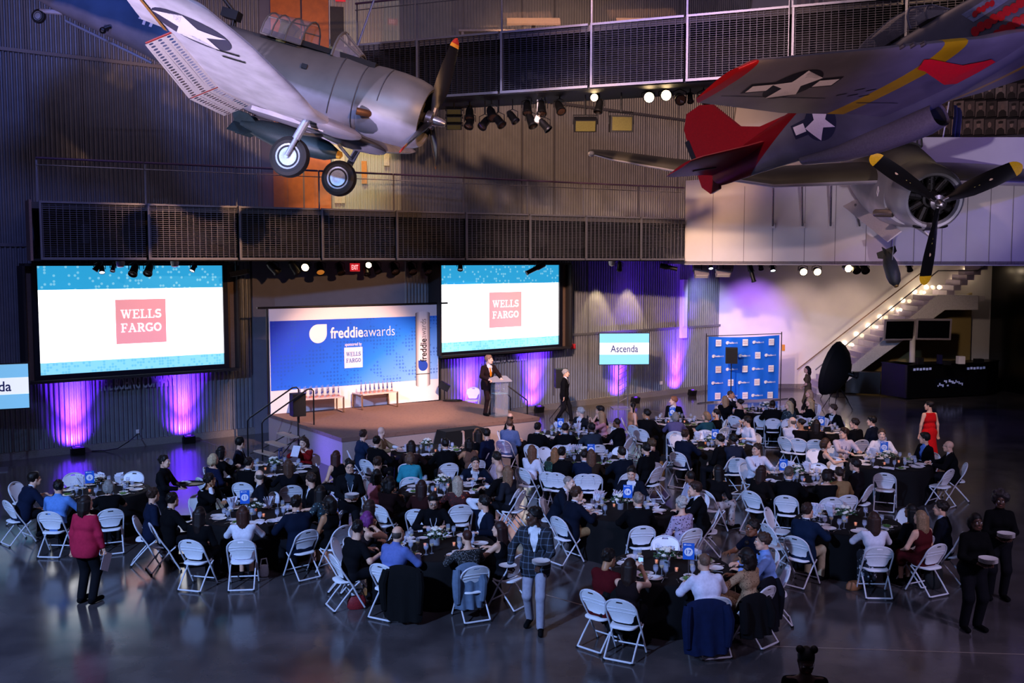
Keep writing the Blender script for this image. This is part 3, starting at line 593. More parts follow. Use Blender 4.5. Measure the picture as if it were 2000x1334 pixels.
# ---- flat television monitors on truss stands
M_tvblue = mat('tv_blue', '6cbce8', .4, emit=.7, ecol='86cdf0', var=0); M_tvtext = mat('tv_text', '40457c', .4, emit=.1, ecol='40457c', var=0)
def tv(label, corners, yaw_a, yaw_b, word, wx, wwid, base):
    W = Wall(yaw_a, yaw_b); u0, u1, z0, z1 = W.rect(*corners); t = thing('monitor', label, 'monitor', M=W.mat(u0, 0)); w_, h_ = u1 - u0, z1 - z0
    b = MB(); b.box((w_ / 2, .04, (z0 + z1) / 2), (w_ + .06, .06, h_ + .06)); b.build('bezel', M_black, t, smooth=0)
    b = MB(); b.box((w_ / 2, .005, (z0 + z1) / 2), (w_, .01, h_)); b.build('display', mat('tv_white', 'f4f6fa', .5, emit=.78, ecol='f4f8ff', var=0), t, smooth=0)
    b = MB(); b.box((w_ / 2, -.003, z1 - h_ * .15), (w_, .006, h_ * .3)); b.box((w_ / 2, -.003, z0 + h_ * .16), (w_, .006, h_ * .32)); b.build('blue_band', M_tvblue, t, smooth=0)
    b = MB(); put_text(b, word, wx * w_, (z0 + z1) / 2 + .01, .26, width=wwid * w_, y=-.012, bold=.014); b.build('lettering', M_tvtext, t, smooth=0)
    b = MB()
    for x in (-.17, .17):
        b.tube([(w_ / 2 + x, .18, .02), (w_ / 2 + x, .18, z0 + .3)], .025)
    for k in range(7): z = .2 + k * .2; b.tube([(w_ / 2 - .17, .18, z), (w_ / 2 + .17, .18, z + .2)], .01, 6)
    b.build('truss_post', M_rail, t); b = MB(); b.box((w_ / 2, .2, .01), (.8, .7, .02)); b.build('base_plate', M_steel, t, smooth=0)
    return t
ta, tb = G(1168, 799), G(1270, 798)
tv('flat monitor reading Ascenda on a truss stand by the right wall', ((1171, 652), (1268, 651), (1267, 711), (1171, 712)), ta, tb, 'Ascenda', .5, .56, None)
ta, tb = G(-110, 930), G(58, 917)
tv('flat monitor cut off by the frame beside the left projection screen', ((-110, 716), (55, 711), (57, 795), (-110, 806)), ta, tb, 'Ascenda', .5, .58, None)
# ---- LED uplights along the walls
M_led = mat('led_lens', '7040ff', .3, emit=6, ecol='6020ff', var=0)
def uplight(px, py, W, label, power=5200, col=(.13, .02, 1.0)):
    p = G(px, py); t = thing('uplight', label, 'uplight', loc=p, rz=math.atan2(W.d.y, W.d.x))
    b = MB(); b.box((0, 0, .13), (.3, .2, .22), rot=Matrix.Rotation(.25, 3, 'X')); b.build('housing', M_black, t, smooth=0)
    b = MB(); b.box((-.17, 0, .1), (.03, .1, .2)); b.box((.17, 0, .1), (.03, .1, .2)); b.build('bracket', M_black, t, smooth=0)
    b = MB(); b.lathe([(.07, .245), (.0, .247)], 12); b.build('lens', M_led, t)
    u = (p - W.a).dot(W.d); src = W.pt(u, .3, .42)
    light('SPOT', 'uplight_beam', src, W.pt(u, 1.9, .05), power, col, size=.05, angle=60, blend=.9)
    light('SPOT', 'uplight_core', src, W.pt(u, 1.7, .05), power * .13, (.7, .34, 1.0), size=.04, angle=30, blend=1)
    light('SPOT', 'uplight_spill', src, W.pt(u, .6, 0), power * .13, col, size=.05, angle=112, blend=1)
    return t
uplight(152, 889, WL, 'black LED uplight at the base of the far left wall stretch')
uplight(369, 866, WL, 'black LED uplight nearer the stage on the left wall')
uplight(1053, 806, WR, 'black LED uplight behind the walking man')
uplight(922, 822, WR, 'black LED uplight hidden behind the stage and white chair')
uplight(1241, 788, WR, 'black LED uplight behind the Ascenda monitor stand')
uplight(1352, 773, WR, 'black LED uplight in the corner by the white wall', 6000)

light('SPOT', 'skirt_blue', G(478, 893, .35), G(600, 880, .5), 420, (.16, .12, 1.0), size=.04, angle=95, blend=1)
b = MB(); b.box((0, 0, .17), (.9, .7, .34)); b.box((.45, 0, .08), (.3, .7, .16)); tag(b.build('step_unit', mat('black_drape', '050506', .9), M=TR(-1.25, 33.15, 0, .7), smooth=0), 'low black riser behind the stage carrying a white chair', 'steps')
# ================================================================ right-hand aisle
# ---- printed photo backdrop on a pole frame
BD = Wall(G(1382, 787), G(1520, 781)); bdx = BD.L; bdt = BD.uv(1450, 656)[1]
bd = thing('photo_backdrop', 'blue fabric photo backdrop with rows of white logos on poles', 'backdrop', M=BD.mat(0, 0))
def wavy(x): return .03 * math.sin(x * 5.2) + .02 * math.sin(x * 11 + 1)
xs = np.linspace(0, bdx, 40); zs = np.linspace(.06, bdt, 12); b = MB()
vs = [(x, wavy(x) * (1 - .6 * z / bdt), z - (.05 * math.sin(PI * x / bdx) if z > bdt - .1 else 0)) for z in zs for x in xs]
b.add(vs, [(r * 40 + i, r * 40 + i + 1, (r + 1) * 40 + i + 1, (r + 1) * 40 + i) for r in range(11) for i in range(39)]); b.build('fabric', mat('backdrop_fabric', '1668dc', .6, var=.05, scale=3), bd)
M_ink = mat('backdrop_white', 'e6e4ee', .6, var=0)
rows = [(750, [(185, 's'), (300, 'd'), (417, 's'), (530, 'd'), (643, 's')]), (864, [(180, 'd'), (290, 's'), (410, 'd'), (525, 's'), (635, 'd')]), (980, [(183, 's'), (300, 'd'), (413, 's'), (525, 'd'), (640, 's')]), (1096, [(175, 'd'), (290, 's'), (405, 'd'), (518, 's'), (630, 'd')]), (1210, [(178, 's'), (300, 'd'), (415, 's'), (520, 'd'), (632, 's')])]
for ry, its in rows:
    for rx, kd in its:
        px, py = 1360 + rx / 4.447, 500 + (ry - (rx - 400) * .02) / 4.447; u, z = BD.uv(px, py); y = -.075; b = MB()
        if kd == 's':
            b.box((u, y, z), (.23, .004, .25)); o = b.build('logo_square', M_ink, bd, smooth=0); b = MB(); wf_logo(b, u, z, .23, .25, y=y - .006); b.build('square_lettering', mat('faint_red', 'c98a94', .6, var=0), o, smooth=0)
        else:
            polyface(b, drop(u - .19, z, .06), y); put_text(b, 'freddie', u - .02, z, .075, y=y, bold=.035, width=.2); put_text(b, 'awards', u + .16, z, .07, y=y, bold=-.01, width=.16); b.build('logo_wordmark', M_ink, bd, smooth=0)
for x in (-.08, bdx + .1):
    b = MB(); b.tube([(x, .02, 0.02), (x, .02, bdt + .12)], .018); b.tube([(x - .4, -.1, .02), (x + .4, .14, .02)], .014); b.build('stand_pole', M_black, bd)
b = MB(); b.tube([(-.1, .02, bdt + .02), (bdx + .12, .02, bdt + .05)], .014); b.build('crossbar', M_black, bd)
# ---- octagonal softbox on a tripod
op = G(1636, 803); oc = D(1623, 719, op.y); R_ = 1.0
ob = thing('studio_softbox', 'big round black softbox on a tripod facing the photo backdrop', 'softbox', loc=op)
om = Matrix.Translation(Vector(oc) - op) @ rotm(math.radians(-128), 'Z') @ rotm(math.radians(90 - 14), 'X')
b = MB(); N_ = 18
b.lathe([(R_ * 1.0, 0), (R_ * .94, -.16), (R_ * .75, -.38), (R_ * .42, -.58), (.12, -.66), (0, -.66)], N_, M=om); b.build('black_shell', mat('softbox_black', '08080a', .75), ob, smooth=20)
b = MB(); b.lathe([(R_ * .99, .0), (0, .05)], N_, M=om); b.build('front_diffuser', mat('diffuser_grey', '1a1a1e', .8), ob, smooth=20)
b = MB(); b.tube([om @ Vector((0, 0, -.6)), om @ Vector((0, 0, -.98))], .08, 10); b.box(tuple(om @ Vector((0, .05, -.9))), (.16, .16, .2)); b.build('flash_head', M_black, ob)
b = MB(); b.tube([(0, 0, .5), (0, 0, (oc - op).z - .1), om @ Vector((0, 0, -.8))], .02); b.build('pole', M_black, ob)
for a in (.3, 2.3, 4.2): b = MB(); b.tube([(0, 0, .95), (.62 * math.cos(a), .62 * math.sin(a), .015)], .014); b.tube([(0, 0, .5), (.3 * math.cos(a), .3 * math.sin(a), .48)], .01); b.build('leg', M_black, ob)
op2 = G(1626, 783); t = thing('light_stand', 'second black tripod stand standing behind the round softbox', 'tripod', loc=op2)
b = MB(); b.tube([(0, 0, .3), (0, 0, 1.5)], .018); b.build('pole', M_black, t)
for a in (0, 2.1, 4.2): b = MB(); b.tube([(0, 0, .9), (.6 * math.cos(a), .6 * math.sin(a), .015)], .013); b.build('leg', M_black, t)
# ---- red notice on a stanchion, bin, wall devices
sp = G(1552, 753); t = thing('sign_stand', 'red notice sign on a chrome stanchion by the white wall', 'sign', loc=sp)
b = MB(); b.lathe([(.17, 0), (.17, .02), (.05, .06), (.03, .07), (.03, .95), (0, .95)], 16); b.build('stanchion', M_rail, t)
h = D(1552, 691, sp.y).z; b = MB(); b.box((0, -.03, h - .22), (.3, .02, .42)); b.build('sign_frame', M_rail, t, smooth=0)
b = MB(); b.box((0, -.045, h - .22), (.27, .01, .38)); pn = b.build('sign_panel', mat('notice_red', 'c01c30', .5), t, smooth=0)
b = MB()
for i, wd in enumerate(('DO', 'PLEASE', 'STEP', 'WAIT FOR', 'STAFF')): put_text(b, wd, 0, h - .08 - i * .07, .04, y=-.054, bold=.02)
b.build('lettering', M_bw, pn, smooth=0)
q0 = G(1531, 754); t = thing('waste_bin', 'brown waste bin beside the blue photo backdrop', 'bin', loc=q0); b = MB(); b.box((0, .2, .4), (.42, .4, .8)); b.build('body', mat('bin_brown', '6a5648', .5), t, smooth=0); b = MB(); b.box((0, .2, .86), (.46, .44, .1)); b.build('lid', mat('bin_lid', '3a302a', .5), t, smooth=0)
def device(name, label, cat, W, px0, px1, py0, py1, m, dep=.08, off=.06):
    u0, za = W.uv(px0, py1); u1, zb = W.uv(px1, py0); b = MB(); b.box(((u0 + u1) / 2, -off - dep / 2, (za + zb) / 2), (u1 - u0, dep, zb - za)); b.box(((u0 + u1) / 2, -off - dep * 1.1, (za + zb) / 2), ((u1 - u0) * .6, dep * .4, (zb - za) * .6)); return tag(b.build(name, m, M=W.mat(), smooth=0), label, cat)
WW = Wall((0, YW), (30, YW))
M_red = mat('alarm_red', 'c0303a', .4)
device('fire_alarm', 'red fire alarm box on the white wall above the backdrop', 'alarm', WW, 1387, 1394, 649, 657, M_red, off=0)
device('fire_alarm', 'red fire alarm strobe on the ribbed wall right of the projection screen', 'alarm', WR, 1111, 1119, 671, 681, M_red)
device('wall_notice', 'orange notice on the white wall behind the backdrop pole', 'notice', WW, 1527, 1533, 673, 685, mat('notice_orange', 'd08a30', .5), .02, 0)
device('speaker_column', 'tall white column speaker mounted on the right ribbed wall', 'speaker', WR, 1324, 1336, 546, 660, M_white, .14)
device('power_outlet', 'white power outlet low on the right ribbed wall', 'outlet', WR, 1286, 1291, 744, 751, M_white, .03)
device('power_outlet', 'white power outlet with black cables low on the left ribbed wall', 'outlet', WL, 264, 270, 838, 846, M_white, .03)
p = [WL.pt(WL.uv(267, 846)[0], WL.uv(267, 846)[1], .12), G(252, 862, .35), G(230, 876, .1), G(205, 880, .02), G(168, 881, .02)]; b = MB(); b.tube(p, .014, 6); tag(b.build('power_cable', M_black), 'black cable running down from the left wall outlet to an uplight', 'cable')
# ---- exit signs
M_exit = mat('exit_red', '8c1620', .4, emit=.7, ecol='d8202a', var=0); M_exitw = mat('exit_letters', 'ffd8d8', .4, emit=1.6, ecol='ffb0b0', var=0)
def exit_sign(label, W, c, w_, h_, hang=True):
    u, z = W.uv(*c); t = thing('exit_sign', label, 'exit sign', M=W.mat(u, z, .3))
    b = MB(); b.box((0, 0, 0), (w_, .05, h_)); b.build('lit_box', M_exit, t, smooth=0)
    b = MB(); put_text(b, 'EXIT', 0, 0, h_ * .58, y=-.03, bold=.015, width=w_ * .66); b.build('lettering', M_exitw, t, smooth=0)
    if hang: b = MB(); b.tube([(0, 0, h_ / 2), (0, 0, h_ / 2 + .3)], .02); b.build('hanger', M_black, t)
exit_sign('red lit exit sign hanging among lamps above the banner', WM.off(.4), (692, 522), .3, .25)
exit_sign('red lit exit sign over the lobby doorway behind the bomber wheels', WM, (661, 263), .3, .18)
exit_sign('red lit exit sign at the top edge above the lobby recess', WM, (664, 1), .3, .2)
device('wall_notice', 'tall orange notice on the pale lobby wall', 'notice', WM.off(.1), 706, 716, 315, 359, mat('notice_orange', 'd08a30', .5), .02)
device('wall_notice', 'small cream notice on the pale lobby wall', 'notice', WM.off(.1), 749, 760, 300, 324, mat('notice_cream', 'e0d8b4', .5), .02)
# ---- staircase
YN, YF = 40.6, 42.5
X0 = (1600 - 1000) / 2000 * YN; px_l, py_l = 1830, 578
X1 = (px_l - 1000) / 2000 * YN; zL = D(px_l, py_l, YN).z; ns = 19
stc = thing('staircase', 'wide staircase with glass side climbing along the white wall', 'staircase', loc=(X0, YN, 0))
M_tread = mat('stair_stone', 'a79bb0', .6); M_str = mat('stringer_white', 'cfc8c6', .5)
dx = (X1 - X0) / ns; dz = zL / ns
for i in range(ns):
    b = MB(); b.box((dx * (i + .5) + .02, (YF - YN) / 2, dz * (i + 1) - dz / 2), (dx + .04, YF - YN - .1, dz)); b.build('step', M_tread, stc, smooth=0)
L = X1 - X0; b = MB(); b.prism([(0, 0), (.45, 0), (L + .3, zL - .55), (L + 1.6, zL - .55), (L + 1.6, zL + .03), (L, zL + .05)], -.08, .04); b.build('stringer', M_str, stc, smooth=0)
b = MB(); b.box((L + .95, .95, zL - .1), (1.9, 1.9, .2)); b.build('landing', M_str, stc, smooth=0)
b = MB(); b.add([(0, -.03, .1), (L, -.03, zL), (L, -.03, zL + .95), (0, -.03, 1.05)], [(0, 1, 2, 3)]); b.add([(L, -.03, zL), (L + 1.5, -.03, zL), (L + 1.5, -.03, zL + .95), (L, -.03, zL + .95)], [(0, 1, 2, 3)]); b.build('glass_side', M_glass, stc, smooth=0)
b = MB(); b.tube([(-.1, -.03, .98), (L, -.03, zL + 1.0), (L + 1.55, -.03, zL + 1.0), (L + 2.2, -.03, zL + 1.45)], .026); b.build('handrail', M_rail, stc)
b = MB(); b.tube([(-.3, 1.83, .8), (L + .2, 1.83, zL + 1.0), (L + 1.6, 1.83, zL + 1.9)], .024); b.build('wall_handrail', mat('bronze_rail', '6e5648', .4, .6), stc)
for i in range(7):
    b = MB(); b.box((L + .7 + i * .26, 1.1, zL + dz * (i + .5)), (.3, 1.4, dz)); b.build('step', M_tread, stc, smooth=0)
M_lampw = mat('step_lamp', 'fff0d8', .4, emit=7, ecol='ffe2b8', var=0)
for i, (px, py) in enumerate(((1651, 670), (1674, 653), (1697, 636), (1720, 619), (1743, 603), (1765, 587), (1788, 570), (1811, 561), (1834, 561), (1866, 545), (1888, 529))):
    p = D(px, py, YF if i != 8 else YN + .3); b = MB(); b.lathe([(.085, 0), (.085, .03), (.06, .05), (0, .05)], 12, M=rotm(PI / 2, 'X')); o = b.build('stair_lamp', M_lampw, M=Matrix.Translation((p.x, YW - .02 if i != 8 else p.y, p.z)))
    tag(o, f'{ORD[i]} small round wall lamp from the bottom of the staircase', 'lamp')
    if i % 2 == 0: light('POINT', 'stair_lamp_glow', (p.x, YW - .5, p.z), (0, 0, 0), 5, (1, .78, .5), size=.06)
# yellow wall and sloped underside beneath the stairs
b = MB(); b.prism([(13.2, 0), (19.0, 0), (19.0, 4.0), (17.3, 3.3)], 42.3, 42.45); struct(b.build('wall_under_stairs', mat('ochre_paint', 'a08a52', .7, var=.05), smooth=0))
# ---- black concession counter
k0 = [G(1650, 770), G(1719, 773.5), G(1771, 781.5), G(1927, 773.5), G(1950, 768.5)]
M_ctr = mat('counter_black', '0a0a0d', .35, .1); M_ctop = mat('counter_edge', '3a3436', .4)
def counter(name, label, p, q, hh, dep):
    W = Wall(p, q); t = thing(name, label, 'counter', M=W.mat(0, 0)); b = MB(); b.box((W.L / 2, dep / 2 + .03, hh / 2 + .03), (W.L - .02, dep, hh - .06)); b.build('body', M_ctr, t, smooth=0)
    b = MB(); b.box((W.L / 2, dep / 2, hh + .012), (W.L - .02, dep + .06, .03)); b.build('worktop', M_ctop if hh < 1.05 else M_ctr, t, smooth=0); return t, W
h1 = D(1690, 726, k0[0].y).z; h2 = D(1772, 714, k0[2].y).z
counter('side_counter', 'low dark grey counter block left of the black bar', k0[0], k0[1], h1, .4)
counter('bar_counter', 'angled left wing of the black bar counter', k0[1], k0[2], h2, .7)
bar, BWl = counter('bar_counter', 'long black bar counter with small lit bottle window', k0[2], k0[3], h2, .8)
counter('bar_counter', 'short right end of the black bar counter', k0[3], k0[4], h2, .5)
u0, za = BWl.uv(1828, 758); u1, zb = BWl.uv(1884, 738); b = MB(); b.box(((u0 + u1) / 2, .02, (za + zb) / 2), (u1 - u0, .03, zb - za)); b.build('display_window', mat('display_dark', '0c0e18', .2), bar, smooth=0)
M_fl = mat('bottle_glint', 'b8bce0', .3, emit=.25, ecol='8890c8', var=0)
for i in range(16):
    b = MB(); x = u0 + .1 + (u1 - u0 - .2) * ((i * 37) % 16) / 15; z = za + .02 + (zb - za - .14) * ((i * 5) % 7) / 7; b.box((x, -.0, z + .06), (.04 + .02 * (i % 3), .012, .06 + .04 * (i % 2))); b.build('bottle_print', M_fl, bar, smooth=0)
for a in ((1783, 1820, 722), (1888, 1925, 720)):
    b = MB(); ua, z = BWl.uv(a[0], a[2]); ub, _ = BWl.uv(a[1], a[2])
    for i in range(6): b.box((ua + (ub - ua) * (i + .5) / 6, .0, z + .01 * (i % 2)), ((ub - ua) / 9, .012, .09))
    b.build('menu_strip', M_fl, bar, smooth=0)
for i, (px0, px1, py0, py1, lb, m) in enumerate(((1876, 1889, 697, 712, 'white napkin dispenser on the right half of the bar', M_white), (1796, 1808, 700, 713, 'black cash register on the middle of the bar', M_black), (1838, 1844, 694, 712, 'slim black bottle stand on the bar', mat('navy_box', '14143a', .4)), (1910, 1926, 702, 711, 'dark box at the right end of the bar', M_black), (1850, 1862, 706, 714, 'low black tray beside the slim stand on the bar', M_black))):
    c = G((px0 + px1) / 2, py1, h2 + .03) + Vector((0, .3, 0)); sw = (px1 - px0) / 2000 * c.y; sh = (py1 - py0) / 2000 * c.y; b = MB(); b.box((0, 0, sh / 2), (sw, .25, sh)); b.box((0, -.12, sh * .55), (sw * .7, .03, sh * .5)); tag(b.build(('napkin_dispenser', 'cash_register', 'bottle_stand', 'storage_box', 'serving_tray')[i], m, M=Matrix.Translation((c.x, c.y, h2 + .03)), smooth=0), lb, 'bar item')
# ---- two dark menu screens on one post
pp_ = Vector((D(1781, 712, 40.15).x, 40.15, 0)); t = thing('menu_screen_stand', 'pair of dark menu screens on one white post behind the bar', 'screen', loc=pp_)
b = MB(); b.tube([(0, 0, 0), (0, 0, D(1781, 600, 40.15).z * 0 + D(1781, 632, 40.15).z)], .11, 12); b.build('post', M_white, t)
M_off = mat('screen_off', '030304', .15, spec=.6, var=0); M_alu = mat('screen_frame_silver', '9a8f96', .4, .3)
for px0, px1, py0, py1, yaw in ((1726, 1788, 623.5, 665, .12), (1791, 1856, 622.5, 664, -.12)):
    a, c = D(px0, py0, 39.95), D(px1, py1, 39.95); w_, h_ = c.x - a.x, a.z - c.z; m = Matrix.Translation(Vector(((a.x + c.x) / 2, 39.95, (a.z + c.z) / 2)) - pp_) @ rotm(yaw, 'Z') @ rotm(.12 if yaw > 0 else .1, 'X')
    b = MB(); b.box((0, .03, 0), (w_, .08, h_), M=m); f_ = b.build('screen_frame', M_alu, t, smooth=0); b = MB(); b.box((0, -.015, 0), (w_ - .14, .01, h_ - .14), M=m); b.build('dark_panel', M_off, f_, smooth=0)
# ---- wall of framed soldier portraits above the parapet, flag
PHW = Wall(D(1780, 200, 37.0), D(2060, 200, 34.0)); zb0 = PHW.uv(1900, 268)[1]; zt0 = PHW.uv(1900, 140)[1]
b = MB(); b.box((PHW.L / 2, .1, (zb0 + zt0 + 3) / 2), (PHW.L, .2, zt0 + 3 - zb0), M=PHW.mat()); struct(b.build('wall_portraits', mat('portrait_wall_black', '17141a', .6)))
M_ph = [mat('photo_ground_%d' % i, c, .5, var=.2, scale=5) for i, c in enumerate(('8a7c74', '6e625e', 'a09086', '544a48'))]; M_uni = mat('photo_uniform', '2a2422', .5); M_fc = mat('photo_face', 'b29a8c', .5)
def portrait(W, px, py, wpx, hpx, i, lab, grp):
    u, z = W.uv(px, py); s = (W.uv(px + 1, py)[0] - u); w_, h_ = wpx * s, hpx * s * .95
    t = thing('portrait_photo', lab, 'photo', M=W.mat(u, z, .03), group=grp)
    b = MB(); b.box((0, 0, 0), (w_, .03, h_)); b.build('print', M_ph[i % 4], t, smooth=0)
    b = MB(); b.prism([(-w_ * .42, -h_ * .5), (w_ * .42, -h_ * .5), (w_ * .36, -h_ * .2), (w_ * .12, -h_ * .06), (-w_ * .12, -h_ * .06), (-w_ * .36, -h_ * .2)], -.022, -.016); b.build('uniform', M_uni, t, smooth=0)
    b = MB(); polyface(b, arc(0, h_ * .13, w_ * .17, h_ * .19, 0, 360, 16)[:-1], -.024); b.build('face', M_fc, t, smooth=0)
    if i % 3 != 1: b = MB(); polyface(b, [(-w_ * .2, h_ * .2), (w_ * .22, h_ * .22), (w_ * .25, h_ * .36), (0, h_ * .4), (-w_ * .24, h_ * .34)], -.027); b.build('cap', M_uni, t, smooth=0)
i = 0
for r, py in enumerate((178, 213, 248)):
    for c_ in range(9):
        px = 1826 + c_ * 21.5 + (r == 1) * 4
        if px > 1830 + 175: continue
        portrait(PHW, px, py, 20, 33, i * 7 + r, 'framed black and white soldier portrait on the dark photo wall', 'soldier portraits on the dark photo wall'); i += 1
PH2 = Wall(D(1550, 10, 36.4), D(1700, 10, 36.4))
for c_ in range(5): portrait(PH2, 1568 + c_ * 26, 6, 24, 40, c_ * 3, 'sepia portrait high behind the upper bridge railing', 'sepia portraits behind the upper bridge railing')
fb = PW.pt(PW.uv(1850, 268)[0], 0, -.6); fz = PW.uv(1850, 268)[1]; fl0 = D(1838, 268, fb.y); fl1 = D(1858, 172, fb.y)
t = thing('flag', 'blue flag on a leaning pole above the white parapet', 'flag', loc=(fl0.x, fb.y, fl0.z - .4))
b = MB(); b.tube([(0, 0, 0), (fl1.x - fl0.x, 0, fl1.z - fl0.z + .4)], .02); b.build('flagpole', mat('flagpole_white', 'd0cad0', .4), t)
b = MB(); N_ = 9; top_ = Vector((fl1.x - fl0.x, 0, fl1.z - fl0.z + .3)); vs = []
for j in range(8):
    for i in range(N_): vs.append((top_.x + .06 + i * .03 + .02 * math.sin(j), .06 * math.sin(i * 1.9) - .05, top_.z - .35 - j * .17 - i * .02))
b.add(vs, [(j * N_ + i, j * N_ + i + 1, (j + 1) * N_ + i + 1, (j + 1) * N_ + i) for j in range(7) for i in range(N_ - 1)]); b.build('cloth', mat('flag_blue', '1c2050', .7), t)
# ---- things seen behind the upper bridge railing
M_bench = mat('museum_bench', '8c7a6c', .5)
for i, (p0, p1) in enumerate((((990, 14), (1085, 14)), ((1205, 8), (1335, 8)))):
    a, c = D(p0[0], p0[1], 27.2), D(p1[0], p1[1], 26.6); b = MB(); L = (c - a).length; b.box((L / 2, 0, 0), (L, .5, .05), rot=Matrix.Rotation(.5, 3, 'X')); b.box((L / 2, .1, -.3), (.1, .1, .6)); b.box((L / 2, .1, -.62), (L * .5, .4, .05))
    o = b.build('display_panel', M_bench, M=Matrix.Translation((a.x, a.y, UD + .65)), smooth=0); tag(o, ('left' if i == 0 else 'right') + ' slanted exhibit panel behind the upper bridge railing', 'exhibit panel')
q = D(960, 52, 27.4); b = MB(); b.box((0, 0, .42), (1.7, .5, .05)); b.box((-.75, 0, .2), (.06, .4, .4)); b.box((.75, 0, .2), (.06, .4, .4)); tag(b.build('bench', M_bench, M=Matrix.Translation((q.x, q.y, UD)), smooth=0), 'plain bench behind the left end of the upper bridge', 'bench')
struct(slab('floor_gallery', [Vector((-6, 27.3, 0)), Vector((9, 25.2, 0)), Vector((9, 34, 0)), Vector((-6, 34, 0))], UD - .6, UD - .02, mat('walkway_deck', '4a4748', .6))) if False else None
# ---- struts on the parapet
for i, (a, c) in enumerate((((1527, 362), (1510, 441)), ((1583, 362), (1568, 441)), ((1640, 362), (1623, 441)), ((1687, 400), (1680, 441)))):
    Wp = PW.off(.03); ua, za = Wp.uv(*a); ub, zb = Wp.uv(*c); t = thing('wall_strut', f'{["leftmost", "second", "third", "rightmost"][i]} slanted metal strut fixed to the white parapet', 'strut', M=PW.mat())
    b = MB(); b.tube([(ua, -.5, za), (ub, -.05, zb)], .035); b.build('rod', M_rail, t); b = MB(); b.box((ub, -.03, zb), (.16, .05, .16)); b.build('bracket', M_white, t, smooth=0)
# ================================================================ hanging lamps
M_lampon = mat('lamp_lens_warm', 'fff0d0', .3, emit=22, ecol='ffd9a0', var=0); M_lampcool = mat('lamp_lens_cool', 'e8f0ff', .3, emit=9, ecol='dfe8ff', var=0); M_lensoff = mat('lamp_lens_dark', '302018', .2, spec=.6); M_lensamb = mat('lamp_lens_amber', 'b07030', .3, emit=.5, ecol='d08030', var=0)
M_can = mat('lamp_black', '0e0e10', .45, .3)
_lampn = {}
def par(px, py, Y, aim, on=0, s=1.0, hook=None, label=''):
    """can lamp hung from a clamp; aim = direction vector of the beam"""
    p = D(px, py, Y); t = thing('stage_lamp', label, 'lamp', loc=p); q = Vector(aim).to_track_quat('Z', 'Y').to_matrix().to_4x4()
    b = MB(); b.lathe([(0, -.2 * s), (.06 * s, -.19 * s), (.09 * s, -.1 * s), (.1 * s, .1 * s), (.115 * s, .12 * s), (.115 * s, .16 * s), (.1 * s, .16 * s)], 12, M=q, cap=False); b.build('can', M_can, t)
    b = MB(); b.lathe([(.1 * s, .13 * s), (0, .14 * s)], 12, M=q); b.build('lens', (M_lensoff, M_lampon, M_lampcool, M_lensamb)[on], t)
    top = (hook - p.z) if hook else .35
    b = MB(); ya = min(.2 * s, top - .02); b.tube([(-.13 * s, 0, 0), (-.13 * s, 0, ya * .7), (0, 0, ya), (.13 * s, 0, ya * .7), (.13 * s, 0, 0)], .012, 6); b.tube([(0, 0, ya), (0, 0, top)], .018, 6); b.build('yoke', M_can, t); return t
def tube_lamp(px, py, Y, aim, label, L=.55, hook=None, on=0):
    p = D(px, py, Y); t = thing('profile_spot', label, 'lamp', loc=p); q = Vector(aim).to_track_quat('Z', 'Y').to_matrix().to_4x4()
    b = MB(); b.lathe([(0, -L / 2), (.09, -L / 2 + .02), (.1, -.05), (.075, 0), (.07, L / 2), (.085, L / 2), (.085, L / 2 + .03)], 12, M=q); b.build('barrel', M_can, t)
    b = MB(); b.lathe([(.08, L / 2 + .02), (0, L / 2 + .022)], 12, M=q); b.build('lens', M_lampcool if on else M_lensoff, t)
    b = MB(); b.tube([(-.11, 0, 0), (0, 0, .16), (.11, 0, 0)], .012, 6); b.tube([(0, 0, .16), (0, 0, max(.2, (hook - p.z) if hook else .3))], .018, 6); b.build('yoke', M_can, t)
DN = (0, -.5, -.8)
yb = lambda px: 25.2 + (px - 64) / 1272 * 10.4 + .9        # depth under the lower walkway
for i, (px, py, on, aim, s) in enumerate(((190, 522, 2, (-.5, -.3, -.8), .7), (199, 526, 2, (.2, -.5, -.8), .7), (221, 524, 0, DN, .6), (262, 527, 0, (0, -.6, -.6), 1.1), (291, 526, 0, (0, -.6, -.6), 1.1), (378, 523, 2, (-.3, -.5, -.8), .7), (534, 524, 0, (.5, .4, -.6), 1.2), (575, 523, 0, (.3, .5, -.6), 1.2), (598, 520, 1, (0, -.9, -.2), 1.1), (625, 524, 3, (.2, -.6, -.6), 1.2), (664, 525, 0, (.3, -.5, -.7), 1.1), (716, 528, 0, (.2, -.4, -.8), 1.0), (721, 516, 1, (0, -.9, -.2), .9), (735, 523, 0, (.4, -.4, -.7), 1.1), (770, 524, 0, (.3, -.6, -.6), 1.2), (804, 524, 0, (.3, -.6, -.6), 1.2), (834, 525, 0, (.3, -.6, -.6), 1.2), (899, 521, 0, DN, .8), (1210, 521, 2, (0, .3, -.9), .9))):
    par(px, py, yb(px), aim, on, s, ZB - .05, f'{["unlit", "glowing warm", "lit cool", "amber glowing"][on]} {"small " if s < 1 else ""}stage lamp under the lower walkway, lamp {["one", "two", "three", "four", "five", "six", "seven", "eight", "nine", "ten", "eleven", "twelve", "thirteen", "fourteen", "fifteen", "sixteen", "seventeen", "eighteen", "nineteen"][i]} from left')
tube_lamp(1047, 524, yb(1047), (-.8, -.3, -.4), 'black profile spotlight tilted in front of the right projection screen', .7, ZB - .05)
tube_lamp(1305, 522, yb(1305), (.9, -.2, -.2), 'black profile spotlight under the right end of the lower walkway', .6, ZB - .05)
pc = D(468, 533, yb(468)); t = thing('wall_projector', 'black projector bracket at the right edge of the left screen', 'projector', loc=pc)
